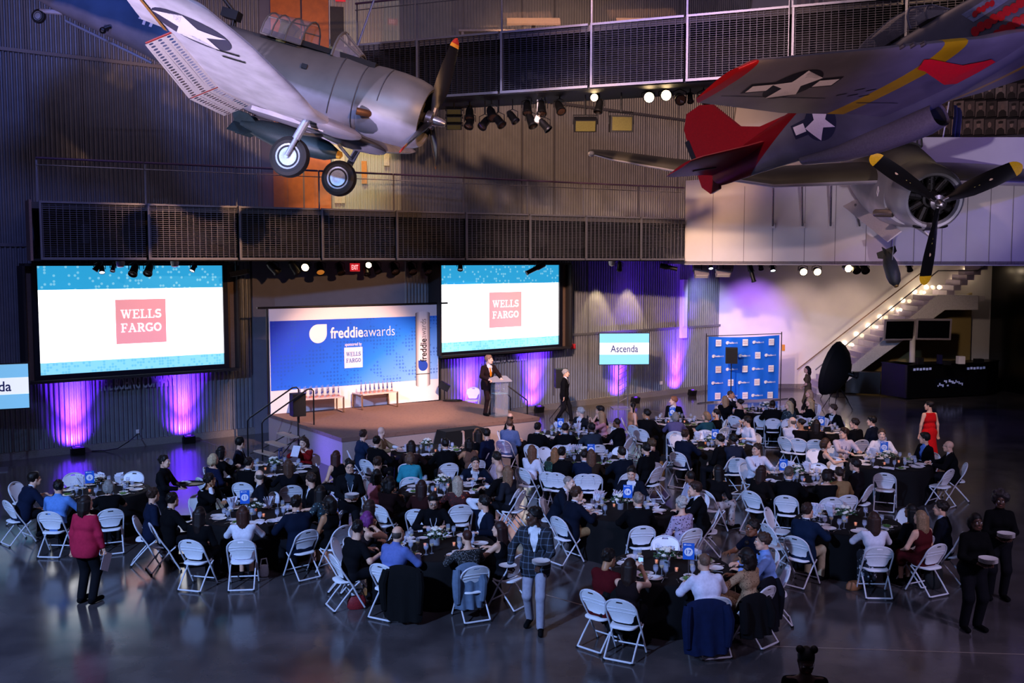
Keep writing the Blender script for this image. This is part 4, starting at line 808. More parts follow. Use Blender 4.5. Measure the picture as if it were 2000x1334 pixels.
b = MB(); b.box((0, 0, 0), (.5, .3, .14), rot=Matrix.Rotation(-.2, 3, 'Y')); b.build('projector_body', M_can, t, smooth=0); b = MB(); b.tube([(-.1, 0, 0), (-.1, 0, ZB - pc.z)], .03); b.build('bracket', M_can, t)
for i, px in enumerate((235, 341, 1195)):
    p = D(px, 508, yb(px)); b = MB(); b.lathe([(0, -.12), (.09, -.09), (.11, 0), (.11, .06), (0, .06)], 14); tag(b.build('dome_camera', M_white, M=Matrix.Translation((p.x, p.y, ZB - .12))), ['first', 'second', 'last'][i] + ' white dome camera from the left under the lower walkway', 'camera')
yu = lambda px: UW.pt(UW.uv(px, 200)[0], 0).y + .8
for i, (px, py, on, aim, s) in enumerate(((917, 222, 0, DN, 1.1), (918, 238, 0, (-.2, -.5, -.8), 1.1), (947, 240, 0, (-.4, -.5, -.6), 1.1), (960, 222, 0, (.2, -.6, -.6), 1.2), (974, 236, 0, (.5, -.4, -.7), 1.1), (1001, 229, 0, (.5, -.3, -.7), 1.0), (1030, 211, 0, DN, 1.1), (1037, 236, 0, (.3, -.4, -.8), 1.1), (1058, 212, 0, DN, 1.1), (1064, 245, 0, (.6, -.2, -.7), 1.0), (1093, 210, 0, (.2, -.6, -.6), 1.1), (1162, 191, 1, (-.2, -.95, -.1), .9), (1170, 208, 0, (-.2, -.3, -.9), 1.0), (1266, 191, 1, (0, -.97, -.1), 1.2), (1299, 187, 1, (0, -.97, -.1), 1.2), (1327, 192, 0, (0, -.8, -.3), 1.2), (1348, 192, 0, DN, .7), (1374, 194, 0, (.3, -.8, -.3), 1.1))):
    par(px, py, yu(px), aim, on, s, UB - .03, f'{["unlit black", "glowing warm"][on]} stage lamp under the upper bridge, lamp {["one", "two", "three", "four", "five", "six", "seven", "eight", "nine", "ten", "eleven", "twelve", "thirteen", "fourteen", "fifteen", "sixteen", "seventeen", "eighteen"][i]} from left')
def flood(px, py, Y, w_, h_, yaw, tilt, label, hook, lit=False):
    p = D(px, py, Y); t = thing('floodlight', label, 'floodlight', loc=p, rz=yaw); r = Matrix.Rotation(tilt, 4, 'X')
    b = MB(); b.box((0, 0, 0), (w_, .22, h_), M=r); b.build('housing', M_can if not lit else M_alu, t, smooth=0); b = MB(); b.box((0, -.115, 0), (w_ * .86, .02, h_ * .8), M=r); b.build('glass_front', mat('flood_reflector', '55502c', .2, .3) if not lit else mat('flood_panel', 'c9c0b8', .4), t, smooth=0)
    b = MB(); b.tube([(-w_ / 2 - .02, 0, 0), (-w_ / 2 - .02, 0, h_ * .7), (w_ / 2 + .02, 0, h_ * .7), (w_ / 2 + .02, 0, 0)], .015, 6); b.tube([(0, 0, h_ * .7), (0, 0, max(h_ * .75, hook - p.z))], .018, 6); b.build('yoke', M_can, t)
flood(1143, 243, yu(1143), .56, .32, 0, .5, 'open black floodlight with yellowish reflector under the upper bridge', UB)
flood(1213, 242, yu(1213), .56, .4, .1, .1, 'closed black floodlight box under the upper bridge', UB)
for i, py in enumerate((217, 232, 247)): flood(887, py, yu(887), .4, .14, 0, .3, ['upper', 'middle', 'lower'][i] + ' slim floodlight of the stack right of the bomber propeller', UB)
p = D(1050, 234, yu(1050)); t = thing('dome_camera', 'white dome camera hanging under the upper bridge', 'camera', loc=p); b = MB(); b.lathe([(0, -.1), (.08, -.07), (.09, 0), (.05, .1), (.02, .12), (.02, .5), (0, .5)], 14); b.build('dome', M_white, t)
yp = lambda px: PW.pt(PW.uv(px, 515)[0], 0).y + 1.2
zcp = zc + .02
for i, (px, py, on, aim) in enumerate(((1388, 519, 2, DN), (1486, 520, 0, DN), (1509, 523, 2, DN), (1568, 529, 1, (-.1, -.9, -.2)), (1595, 529, 1, (-.1, -.9, -.2)), (1654, 523, 1, (0, -.95, -.15)), (1671, 523, 0, (0, -.7, -.5)), (1688, 523, 0, (0, -.7, -.5)), (1776, 522, 0, DN))):
    par(px, py, yp(px), aim, on, .8 if on == 2 or i in (1, 8) else 1.15, zcp, f'{["unlit black", "glowing warm", "lit cool"][on]} lamp under the white parapet, lamp {ORD[i].replace("first", "one").replace("second", "two").replace("third", "three").replace("fourth", "four").replace("fifth", "five").replace("sixth", "six").replace("seventh", "seven").replace("eighth", "eight").replace("ninth", "nine")} from left')
tube_lamp(1467, 530, yp(1467), (.2, -.3, -.9), 'long black profile spotlight pointing down under the white parapet', .7, zcp)
for i, (px, py) in enumerate(((1367, 523), (1370, 535), (1417, 523), (1412, 533))): flood(px, py, yp(px) + (0 if i % 2 else .3), .5, .2, 0, .9, ['left upper', 'left lower', 'right upper', 'right lower'][i] + ' pale panel floodlight at the left end of the parapet', zcp, True)

for px in (1163, 1224):
    u = WR.uv(px, 520)[0]; p = WR.pt(u, 5.05, .75); light('SPOT', 'wall_scallop', p, WR.pt(u, 2.2, .1), 520, (1, .72, .34), size=.05, angle=58, blend=.35)
for px, z, e, c in ((1392, 5.0, 420, (.55, .62, 1.0)), (1500, 5.0, 640, (.4, .16, 1.0)), (1590, 5.0, 190, (1, .7, .6)), (1700, 5.0, 150, (1, .7, .55))):
    p = D(px, 520, YW - 2.6); light('SPOT', 'wall_washer', (p.x, YW - 2.6, z), (p.x, YW, 2.4), e, c, size=.1, angle=78, blend=.9)
light('SPOT', 'aisle_fill', (13.5, 33.5, 5.0), (14.5, 41, 1.4), 520, (1, .74, .62), size=.2, angle=80, blend=.9)  # fill without a fixture, added to brighten the stair stringer
# ================================================================ three museum aircraft on cables
def pose(t, f, l, u):
    f = Vector(f).normalized(); l = Vector(l); l = (l - f * l.dot(f)).normalized(); u = f.cross(l)
    return Matrix(((f.x, l.x, u.x, t[0]), (f.y, l.y, u.y, t[1]), (f.z, l.z, u.z, t[2]), (0, 0, 0, 1)))
def interp(tab, x):
    xs = [r[0] for r in tab]; o = np.argsort(xs); T = np.array(tab, float)[o]
    return [float(np.interp(x, T[:, 0], T[:, k])) for k in range(1, T.shape[1])]
def fuselage(tab, stations, n=28, ex=2.3, m=0, cap0=True, cap1=True):
    """tab rows: x, half width, top z, bottom z"""
    b = MB(); vs = []; fs = []
    for x in stations:
        w_, zt, zb = interp(tab, x); zc_ = (zt + zb) / 2; h = (zt - zb) / 2
        for j in range(n):
            a = 2 * PI * j / n; c, s = math.cos(a), math.sin(a)
            vs.append((x, math.copysign(abs(c) ** (2 / ex), c) * w_, zc_ + math.copysign(abs(s) ** (2 / ex), s) * h))
    for i in range(len(stations) - 1):
        for j in range(n): fs.append((i * n + j, i * n + (j + 1) % n, (i + 1) * n + (j + 1) % n, (i + 1) * n + j))
    if cap0: fs.append(tuple(range(n)))
    if cap1: fs.append(tuple(range((len(stations) - 1) * n, len(stations) * n))[::-1])
    b.add(vs, fs, m); return b
def fus_y(tab, x, z, ex=2.3):
    w_, zt, zb = interp(tab, x); zc_ = (zt + zb) / 2; h = (zt - zb) / 2
    q = min(.999, abs((z - zc_) / h)); return w_ * (1 - q ** ex) ** (1 / ex)
AIR_U = [(0, 0), (.01, .018), (.04, .036), (.1, .056), (.2, .072), (.35, .078), (.55, .064), (.75, .038), (.9, .016), (1, .001)]
AIR_L = [(.01, -.014), (.04, -.026), (.1, -.036), (.2, -.044), (.35, -.046), (.55, -.038), (.75, -.024), (.9, -.01)]
class WingG:
    """rows: y, x of leading edge, chord, z of chord line, thickness scale"""
    def __init__(s, rows, side): s.r = rows; s.sd = side
    def at(s, y): return interp(s.r, y)
    def build(s, cmax=1.0, cmin=0.0, ys=None):
        ys = ys or [r[0] for r in s.r]; b = MB(); vs = []; fs = []
        up = [p for p in AIR_U if p[0] <= cmax]; lo = [p for p in AIR_L if p[0] <= cmax]
        if cmax < 1: up = up + [(cmax, .02)]; lo = lo + [(cmax, -.012)]
        ring = up[::-1] + lo
        k = len(ring)
        for y in ys:
            xl, ch, z, th = s.at(y)
            for c, t in ring: vs.append((xl - c * ch, y * s.sd, z + t * ch * th))
        for i in range(len(ys) - 1):
            for j in range(k): fs.append((i * k + j, i * k + (j + 1) % k, (i + 1) * k + (j + 1) % k, (i + 1) * k + j))
        fs.append(tuple(range(k))); fs.append(tuple(range((len(ys) - 1) * k, len(ys) * k))); b.add(vs, fs); return b
    def under(s, x, y, off=.008):
        xl, ch, z, th = s.at(abs(y)); c = min(.98, max(.012, (xl - x) / ch)); L = [(0, 0)] + AIR_L + [(1, 0)]
        return z + float(np.interp(c, [q[0] for q in L], [q[1] for q in L])) * ch * th - off
def decal(b, poly, fn, m=0, cuts=3):
    bm = bmesh.new(); vv = [bm.verts.new((p[0], p[1], 0)) for p in poly]; bm.faces.new(vv)
    bmesh.ops.triangulate(bm, faces=bm.faces[:]); 
    for _ in range(cuts): bmesh.ops.subdivide_edges(bm, edges=[e for e in bm.edges if e.calc_length() > .09], cuts=1, use_grid_fill=True); bmesh.ops.triangulate(bm, faces=bm.faces[:])
    bm.verts.ensure_lookup_table(); bm.verts.index_update()
    b.add([fn(v.co.x, v.co.y) for v in bm.verts], [[v.index for v in f.verts] for f in bm.faces], m); bm.free()
def star(cx, cy, r, a0): return [(cx + (r if i % 2 == 0 else r * .38) * math.cos(a0 + i * PI / 5), cy + (r if i % 2 == 0 else r * .38) * math.sin(a0 + i * PI / 5)) for i in range(10)]
def circ(cx, cy, r, n=28): return [(cx + r * math.cos(2 * PI * i / n), cy + r * math.sin(2 * PI * i / n)) for i in range(n)]
def paint(name, fn, rough=.42, metal=.25): return pattern(name, fn, rough, metal)
def mth(nt, op, a, b=None, c=None):
    n = nt.nodes.new('ShaderNodeMath'); n.operation = op
    for i, v in enumerate((a, b, c)):
        if v is None: continue
        if isinstance(v, (int, float)): n.inputs[i].default_value = v
        else: nt.links.new(v, n.inputs[i])
    return n.outputs[0]
def mixc(nt, f, a, b):
    n = nt.nodes.new('ShaderNodeMix'); n.data_type = 'RGBA'; nt.links.new(f, n.inputs[0])
    for i, v in ((6, a), (7, b)):
        if isinstance(v, str): n.inputs[i].default_value = (*lin(v), 1)
        else: nt.links.new(v, n.inputs[i])
    return n.outputs[2]
def grime(nt, co, col, amt=.25, sc=1.3):
    t = tex(nt, 'ShaderNodeTexNoise', co, Scale=sc, Detail=7.0); f = ramp(nt, t.outputs['Fac'], [(.35, '%02x%02x%02x' % ((int(255 * (1 - amt)),) * 3)), (.65, 'ffffff')], 'LINEAR')
    n = nt.nodes.new('ShaderNodeMix'); n.data_type = 'RGBA'; n.blend_type = 'MULTIPLY'; n.inputs[0].default_value = 1
    if isinstance(col, str): n.inputs[6].default_value = (*lin(col), 1)
    else: nt.links.new(col, n.inputs[6])
    nt.links.new(f, n.inputs[7]); return n.outputs[2]
def sep(nt, co): s = nt.nodes.new('ShaderNodeSeparateXYZ'); nt.links.new(co, s.inputs[0]); return s.outputs
M_prop = mat('propeller_black', '101013', .35, .2); M_hubm = mat('hub_steel', '8a8688', .3, .9); M_ytip = mat('tip_yellow', 'd8a818', .5); M_rtip = mat('tip_red', '9c2c24', .5); M_otip = mat('tip_orange', 'c08028', .5)
M_tyre = mat('tyre_rubber', '121214', .7); M_rim = mat('wheel_hub', '9aa2ae', .4, .3); M_eng = mat('engine_dark', '1a1918', .5, .4); M_decalw = mat('insignia_white', 'd8d4d8', .5, var=.05); M_decalb = mat('insignia_blue', '1c2038', .5, var=.1); M_red = mat('paint_red', 'a0141e', .4); M_cgl = mat('canopy_glass', '8a8690', .08, alpha=.34, var=0, spec=.9)
def propeller(par, r, phi, tips, wmax=.15, hub=.17, stat=-.0, letters=False):
    pr = bpy.data.objects.new('propeller', None); COL.objects.link(pr); pr.parent = par; pr.matrix_local = Matrix.Translation((stat, 0, 0))
    for k in range(3):
        a = phi + k * 2 * PI / 3; b = MB(); vs = []; fs = []; N = 15
        for i in range(N):
            q = 1 - (1 - i / (N - 1)) ** 1.7; rr = .12 + (r - .12) * q; w_ = wmax * (.38 + .62 * min(1, q * 3.2)) * (1 - .25 * max(0, q - .6) / .4); w_ *= math.sqrt(max(.02, 1 - max(0, (q - .88) / .12) ** 2)) if q > .88 else 1
            tw = math.radians(62 - 40 * q); th = .045 * (1 - .8 * q) + .006
            for (e, f) in ((-1, 0), (-.4, 1), (.5, 1), (1, 0), (.5, -1), (-.4, -1)):
                u = e * w_; v = f * th; vs.append((u * math.sin(tw) + v * math.cos(tw), -rr * 0 + (u * math.cos(tw) - v * math.sin(tw)), rr))
        ms = []
        for i in range(N - 1):
            for j in range(6): fs.append((i * 6 + j, i * 6 + (j + 1) % 6, (i + 1) * 6 + (j + 1) % 6, (i + 1) * 6 + j))
        fs.append(tuple(range((N - 1) * 6, N * 6))); R_ = rotm(a - PI / 2, 'X')
        b.add(vs, fs, 0, R_); nt_ = len(tips) - 1
        b.m = [0] * len(b.m)
        for i in range(N - 1):
            q = 1 - (1 - (i + .5) / (N - 1)) ** 1.7; mi = 0
            if q > tips[0][0]: mi = 1
            if nt_ and q > tips[1][0]: mi = 2
            for j in range(6): b.m[i * 6 + j] = mi
        b.m[-1] = len(tips); b.build('blade', [M_prop] + [t[1] for t in tips], pr)
    b = MB(); b.lathe([(0, .3), (.05, .29), (.085, .2), (.1, .05), (hub, .02), (hub, -.1), (.1, -.14), (.09, -.4), (0, -.4)], 16, M=rotm(PI / 2, 'Y'))
    for k in range(3):
        a = phi + k * 2 * PI / 3; b.tube([(0, 0, 0), (0, .24 * math.cos(a), .24 * math.sin(a))], .07, 10)
    b.build('hub', M_hubm, pr); return pr
def radial_engine(par, x, r, col=M_eng):
    b = MB(); b.lathe([(0, .12), (.2, .1), (.26, 0), (.26, -.2), (0, -.2)], 18, M=Matrix.Translation((x, 0, 0)) @ rotm(PI / 2, 'Y'))
    for k in range(9):
        a = k * 2 * PI / 9 + .2; b.tube([(x - .05, .2 * math.cos(a), .2 * math.sin(a)), (x - .05, r * .92 * math.cos(a), r * .92 * math.sin(a))], .105, 10)
        for q in range(3): b.lathe([(.12, -.01), (.12, .01)], 10, M=Matrix.Translation((x - .05, (.34 + q * .1) * r / .6 * math.cos(a), (.34 + q * .1) * r / .6 * math.sin(a))) @ rotm(a, 'X') @ rotm(-PI / 2, 'X'))
        b.tube([(x + .09, .2 * math.cos(a + .06), .2 * math.sin(a + .06)), (x + .07, r * .8 * math.cos(a + .06), r * .8 * math.sin(a + .06))], .013, 6)
    b.build('engine', col, par)
    b = MB(); b.lathe([(r * 1.02, 0), (r * 1.02, -.01), (0, -.02)], 24, M=Matrix.Translation((x - .35, 0, 0)) @ rotm(PI / 2, 'Y')); b.build('engine_backing', mat('inner_black', '050507', .8, var=0), par)
def wheel(par, c, r, w_, name='wheel'):
    m = Matrix.Translation(c) @ rotm(PI / 2, 'X'); b = MB(); b.lathe([(r * .6, -w_ * .42), (r * .78, -w_ * .5), (r * .93, -w_ * .4), (r, -w_ * .15), (r, w_ * .15), (r * .93, w_ * .4), (r * .78, w_ * .5), (r * .6, w_ * .42)], 28, M=m); o = b.build(name, M_tyre, par)
    b = MB(); b.lathe([(0, -w_ * .48), (r * .2, -w_ * .5), (r * .5, -w_ * .4), (r * .62, -w_ * .46), (r * .62, w_ * .46), (r * .5, w_ * .4), (r * .2, w_ * .5), (0, w_ * .48)], 24, M=m); b.build('wheel_disc', M_rim, o); return o
def cables(M, pts, ztop, nm):
    for i, p in enumerate(pts):
        a = M @ Vector(p); b = MB(); b.tube([tuple(a), (a.x, a.y, ztop)], .014, 6); tag(b.build('hanging_cable', M_steel), f'{["front", "rear", "middle"][i]} steel cable holding up the {nm}', 'cable')
# ---------------------------------------------------------------- grey dive bomber
MS = pose((-1.589, 20.52, 8.082), (.938, -.153, -.312), (.143, .988, -.055), (.317, .007, .948))
sbd = thing('bomber_plane', 'grey single-engine dive bomber with perforated flaps hanging over the left screen', 'airplane', M=MS)
FS = [(-1.35, .66, .66, -.68), (-1.9, .62, .74, -.9), (-2.6, .58, .66, -.98), (-3.6, .55, .6, -.98), (-5, .48, .58, -.72), (-6.6, .36, .53, -.44), (-8.2, .2, .46, -.24), (-9.6, .05, .4, .05)]
def sbdpaint(nt, co):
    x, y, z = sep(nt, co); n = tex(nt, 'ShaderNodeTexNoise', co, Scale=2.2, Detail=3.0)
    d = mth(nt, 'ADD', mth(nt, 'MULTIPLY', n.outputs['Fac'], .12), mth(nt, 'MULTIPLY_ADD', x, -.03, -.42)); cl = nt.nodes.new('ShaderNodeClamp'); nt.links.new(mth(nt, 'MULTIPLY', mth(nt, 'SUBTRACT', z, d), 9.0), cl.inputs[0])
    rear = mth(nt, 'LESS_THAN', x, -4.6); up = mixc(nt, rear, '5e5b58', '3c5a80'); return grime(nt, co, mixc(nt, cl.outputs[0], '8e8c98', up), .16)
M_sbd = paint('bomber_paint', sbdpaint, .45, .15)
M_sbdw = paint('bomber_underside', lambda nt, co: grime(nt, co, 'c4c0ca', .16, 2.0), .45, .1)
fuselage(FS, np.concatenate([np.linspace(-1.35, -3.6, 10), np.linspace(-4, -9.6, 14)])).build('fuselage', M_sbd, sbd)
# cowling: open ring with lip and flaps gap
def cowl(par, prof, m, name='cowling'): b = MB(); b.lathe(prof, 36, M=rotm(PI / 2, 'Y'), cap=False); return b.build(name, m, par)
cowl(sbd, [(.5, -.16), (.53, -.10), (.58, -.10), (.64, -.2), (.69, -.4), (.715, -.75), (.71, -1.15), (.69, -1.38), (.62, -1.38), (.62, -.4), (.5, -.16)], M_sbd)
radial_engine(sbd, -.36, .58, mat('engine_ochre', '4a4230', .5, .4)); propeller(sbd, 1.65, 1.614, [(.88, M_otip), (.93, M_rtip)], .17)
b = MB()
for (x, z0, z1) in ((-1.42, -.66, .7), (-.95, -.05, .66), (-1.9, -.55, .62)):
    pts = []
    for z in np.linspace(z0, z1, 14): pts.append((x, -(fus_y(FS, min(x, -1.36), z) if x < -1.36 else math.sqrt(max(.01, .713 ** 2 - z * z))) - .004, z))
    b.tube(pts, .012, 5)
b.build('panel_gap', mat('panel_gap_dark', '2c2b30', .6), sbd)
b = MB(); b.tube([(-1.05, -.62, -.32), (-1.12, -.72, -.34), (-1.25, -.78, -.36)], .07, 12); b.build('exhaust', mat('exhaust_rust', '5a3a22', .5, .6), sbd)
SW_ = [(.3, -1.5, 2.7, -.78, 1.0), (1.9, -1.5, 2.65, -.78, 1.0), (3.2, -1.5, 2.45, -.6, .95), (5, -1.62, 2.0, -.36, .9), (6.2, -1.85, 1.5, -.2, .8), (6.45, -2.1, .9, -.17, .7)]
WS = {}
for sd, nm in ((-1, 'starboard'), (1, 'port')):
    W_ = WingG(SW_, sd); WS[sd] = W_
    wg = W_.build(.78, ys=[.3, 1, 1.9, 3.2, 4.2, 5, 5.7, 6.2, 6.45]).build('wing', M_sbdw, sbd)
    if sd < 0:
        fn = lambda x, y: (x, y, WS[-1].under(x, y)); b = MB(); decal(b, circ(-2.52, -5.22, .62), fn); o = b.build('insignia_disc', mat('insignia_indigo', '2a2540', .5, var=.1), wg, smooth=0)
        b = MB(); fn2 = lambda x, y: (x, y, WS[-1].under(x, y, .014)); decal(b, star(-2.52, -5.22, .615, 2.4), fn2); b.build('insignia_star', M_decalw, wg, smooth=0)
        b = MB()
        for yy in (-4.62, -4.36): decal(b, [(-1.95, yy), (-1.95, yy - .07), (-2.35, yy - .07), (-2.35, yy)], fn2)
        b.build('slot', mat('slot_black', '0a0a0c', .8), wg, smooth=0)
        b = MB(); decal(b, [(-3.28, -4.65), (-3.05, -6.2), (-2.98, -6.2), (-3.2, -4.65)], lambda x, y: (x, y, WS[-1].under(x, y, .016))); b.build('hinge_strip', mat('hinge_ochre', '8a5f2c', .5), wg, smooth=0)
    # ailerons and open perforated dive flaps (upper and lower halves)
    b = MB()
    ys = np.linspace(4.65, 6.2, 6); vs = []
    for y in ys:
        xl, ch, z, th = W_.at(y); vs += [(xl - .79 * ch, y * sd, z + .02), (xl - 1.0 * ch, y * sd, z), (xl - .79 * ch, y * sd, z - .03)]
    b.add(vs, [(3 * i + j, 3 * i + (j + 1) % 3, 3 * i + 3 + (j + 1) % 3, 3 * i + 3 + j) for i in range(5) for j in range(3)] + [(0, 1, 2), (15, 17, 16)]); b.build('aileron', M_sbdw, sbd)
    for (y0, y1, nh) in ((2.0, 4.6, 22), (.35, 1.95, 13)):
        fl = bpy.data.objects.new('dive_flap', None); COL.objects.link(fl); fl.parent = sbd
        def fp_(y, c, d=38):
            xl, ch, z, th = W_.at(y); L = .62 * (1 - .08 * max(0, y - 2)); hx = xl - .74 * ch; a = math.radians(d); return Vector((hx - L * c * math.cos(a), y * sd, z - .05 - L * c * math.sin(a)))
        bm = bmesh.new(); nv = 3; hr = .027
        # perforated sheet: a grid of cells each with a round hole
        cells_y = nh; b = MB()
        rowsC = [(.04, .3), (.36, .62), (.68, .95)]
        for i in range(cells_y):
            ya, yb_ = y0 + (y1 - y0) * i / cells_y, y0 + (y1 - y0) * (i + 1) / cells_y
            for (ca, cb) in rowsC:
                ym, cm = (ya + yb_) / 2, (ca + cb) / 2; out = [];  inn_ = []
                for q in range(12):
                    t_ = 2 * PI * q / 12 + PI / 12; sx, sy = math.cos(t_), math.sin(t_); m_ = max(abs(sx), abs(sy)); out.append(fp_(ym + (yb_ - ya) / 2 * sx / m_, cm + (cb - ca) / 2 * sy / m_)); inn_.append(fp_(ym + (yb_ - ya) * .3 * sx, cm + (cb - ca) * .3 * sy))
                b.add([tuple(v) for v in out + inn_], [(q, (q + 1) % 12, 12 + (q + 1) % 12, 12 + q) for q in range(12)])
        edges = [0, .04, .30, .36, .62, .68, .95, 1.0]
        for ca, cb in ((0, .04), (.3, .36), (.62, .68), (.95, 1.0)):
            b.add([tuple(fp_(y, c)) for y, c in ((y0, ca), (y1, ca), (y1, cb), (y0, cb))], [(0, 1, 2, 3)])
        b.build('perforated_skin', mat('flap_cream', 'd6cdc8', .5), fl, smooth=0)
        b = MB(); b.tube([tuple(fp_(y1, 0) + Vector((0, 0, .03))), tuple(fp_(y1, 1) + Vector((0, 0, .03)))], .014, 5)
        for q in np.linspace(y0 + .05, y1 - .05, 4): b.tube([tuple(fp_(q, .05) + Vector((0, 0, .04))), tuple(fp_(q, .95) + Vector((0, 0, .03)))], .012, 5)
        b.build('flap_rib', mat('flap_red', '8a2a22', .5), fl)
    # landing gear
    p0 = Vector((-1.8, 1.62 * sd, -.85)); p1 = Vector((-1.96, 1.66 * sd, -1.62)); lg = bpy.data.objects.new('landing_gear', None); COL.objects.link(lg); lg.parent = sbd
    b = MB(); b.tube([p0, p0 + (p1 - p0) * .55], .075, 10); b.tube([p0 + (p1 - p0) * .5, p1], .045, 10); b.tube([p1, p1 - Vector((0, .2 * sd, 0))], .04, 8); b.tube([p0 + (p1 - p0) * .4, (-1.85, .55 * sd, -1.0)], .035, 8); b.build('oleo_leg', mat('gear_grey', '9298a8', .4, .4), lg)
    wheel(lg, p1 - Vector((0, .17 * sd, 0)), .385, .24)
    b = MB(); b.prism([(-1.6, -.86), (-3.1, -.9), (-3.1, -.98), (-1.6, -.96)], (1.15 if sd > 0 else -1.2), (1.2 if sd > 0 else -1.15)); b.build('gear_door', M_sbdw, sbd, smooth=0)
# bomb displacement rack and wing fillet
for y in (-.9, .9): b = MB(); b.ball((-1.75, y, -.82), (.8, .5, .16), 16, k=10); b.build('wing_fillet', M_sbd, sbd)
# canopy
def arch(x, w_, zt, n=10): return [(x, w_ * math.cos(a), .56 + (zt - .56) * math.sin(a) ** .8) for a in np.linspace(0, PI, n)]
cn = bpy.data.objects.new('canopy', None); COL.objects.link(cn); cn.parent = sbd
b = MB(); A1, A2 = arch(-3.72, .47, 1.08), arch(-2.86, .48, 1.14); b.add(A1 + A2, [(i, i + 1, 11 + i, 10 + i) for i in range(9)]); b.build('canopy_glass', M_cgl, cn)
b = MB(); [b.tube(arch(x, .475, 1.08 + .06 * (x + 3.72) / .86), .018, 6) for x in (-3.72, -3.5, -3.2, -2.86)]; [b.tube([A1[i], A2[i]], .015, 6) for i in (0, 2, 7, 9)]; b.build('canopy_frame', M_sbd, cn)
ws_ = bpy.data.objects.new('windshield', None); COL.objects.link(ws_); ws_.parent = sbd
b = MB(); A1, A2 = arch(-2.2, .44, 1.12), [(x - .0, y, z) for x, y, z in arch(-1.72, .3, .8)]; b.add(A1 + A2, [(i, i + 1, 11 + i, 10 + i) for i in range(9)]); b.build('windshield_glass', M_cgl, ws_)
b = MB(); b.tube(A1, .03, 6); b.tube(A2, .02, 6); [b.tube([A1[i], A2[i]], .024, 6) for i in (2, 4, 5, 7)]; b.build('windshield_frame', M_sbd, ws_)
b = MB(); b.box((-3.35, 0, .72), (.2, .6, .5)); b.box((-2.3, .1, .6), (.3, .3, .35)); b.build('seat', mat('cockpit_olive', '5a5a30', .6), sbd)
b = MB(); b.box((-2.5, 0, .63), (2.4, .78, .1)); b.build('cockpit_floor', mat('inner_black', '050507', .8, var=0), sbd)
b = MB(); b.tube([(-4.55, 0, .55), (-4.6, 0, .85), (-5.6, -.25, 1.55)], .035, 8); b.tube([(-4.55, .1, .55), (-4.6, .1, .85), (-5.6, -.15, 1.55)], .03, 8); b.box((-4.65, .02, .8), (.35, .25, .18)); b.build('gunner_gun', M_black, sbd)
b = MB(); b.tube([(-2.05, .35, .7), (-2.0, .4, 2.6)], .02, 6); b.build('antenna_mast', mat('mast_blue', '3a4a78', .5), sbd)
# tail
b = WingG([(.1, -8.0, 1.5, .32, .7), (1.5, -8.3, 1.0, .36, .6), (2.3, -8.6, .6, .38, .5)], -1).build(); b.build('tailplane', M_sbdw, sbd); WingG([(.1, -8.0, 1.5, .32, .7), (1.5, -8.3, 1.0, .36, .6), (2.3, -8.6, .6, .38, .5)], 1).build().build('tailplane', M_sbdw, sbd)
b = MB(); b.prism([(-7.2, .5), (-8.2, 1.5), (-8.6, 1.8), (-9.2, 1.75), (-9.7, .9), (-9.8, .2), (-9.3, .1)], -.05, .05); b.build('fin', M_sbd, sbd)
b = MB(); b.tube([(-8.2, 0, -.2), (-8.7, 0, -.3)], .05, 8); b.build('tail_fork', M_sbdw, sbd); wheel(sbd, Vector((-8.7, 0, -.42)), .15, .1, 'tail_wheel')
b = MB(); b.tube([(-6.0, .02, -.62), (-8.1, .02, -.34)], .028, 8); b.build('arrestor_hook', mat('gear_grey', '9298a8', .4, .4), sbd)
b = MB(); b.tube([(-6.9, -.3, -.2), (-7.0, -.36, -.3)], .04, 8); b.ball((-7.0, -.36, -.33), .07, 8); b.build('tail_light', M_black, sbd)
def side_text(b, txt, x, z, h, tab, bold=.03, ex=2.3, width=None):
    v, f, lo, hi = text_geo(txt, bold); s = h / (hi[1] - lo[1]); v = (v - (lo + hi) / 2) * s
    b.add([(x + p[0], -fus_y(tab, x + p[0], z + p[1], ex) - .012, z + p[1]) for p in v], f)
b = MB(); side_text(b, '41', -6.15, .17, .3, FS); b.build('fuselage_number', M_decalw, sbd, smooth=0)
b = MB(); b.box((-2.6, -.585, .18), (.12, .02, .09)); b.build('step_recess', M_dark, sbd, smooth=0)
bp = MS @ TR(-2.65, 0, -1.22)
def bomb(label, M, L, r, m, mn, fin=.32):
    t = thing('bomb', label, 'bomb', M=M); b = MB(); b.lathe([(0, L * .5), (r * .35, L * .47), (r * .8, L * .36), (r, L * .18), (r, -L * .15), (r * .8, -L * .3), (r * .3, -L * .5), (0, -L * .5)], 20, M=rotm(PI / 2, 'Y')); b.build('casing', m, t)
    b = MB(); b.lathe([(0, L * .52), (r * .3, L * .5), (r * .36, L * .468), (0, L * .46)], 14, M=rotm(PI / 2, 'Y')); b.build('nose_fuse', mn, t)
    for k in range(4):
        b = MB(); b.prism([(-L * .3, r * .2), (-L * .42, fin), (-L * .58, fin), (-L * .58, 0)], -.008, .008, M=rotm(k * PI / 2 + PI / 4, 'X')); b.build('tail_fin', m, t, smooth=0)
    return t
M_bomb = mat('bomb_olive', '3a3c34', .5, .2); bomb('dark bomb with yellow nose slung under the grey dive bomber', bp, 2.2, .24, mat('bomb_green', '243438', .5, .2), mat('bomb_yellow', 'b88a28', .5), .3)
cables(MS, [(-2.45, .0, .75), (-6.0, 0, .55)], 19, 'grey dive bomber')
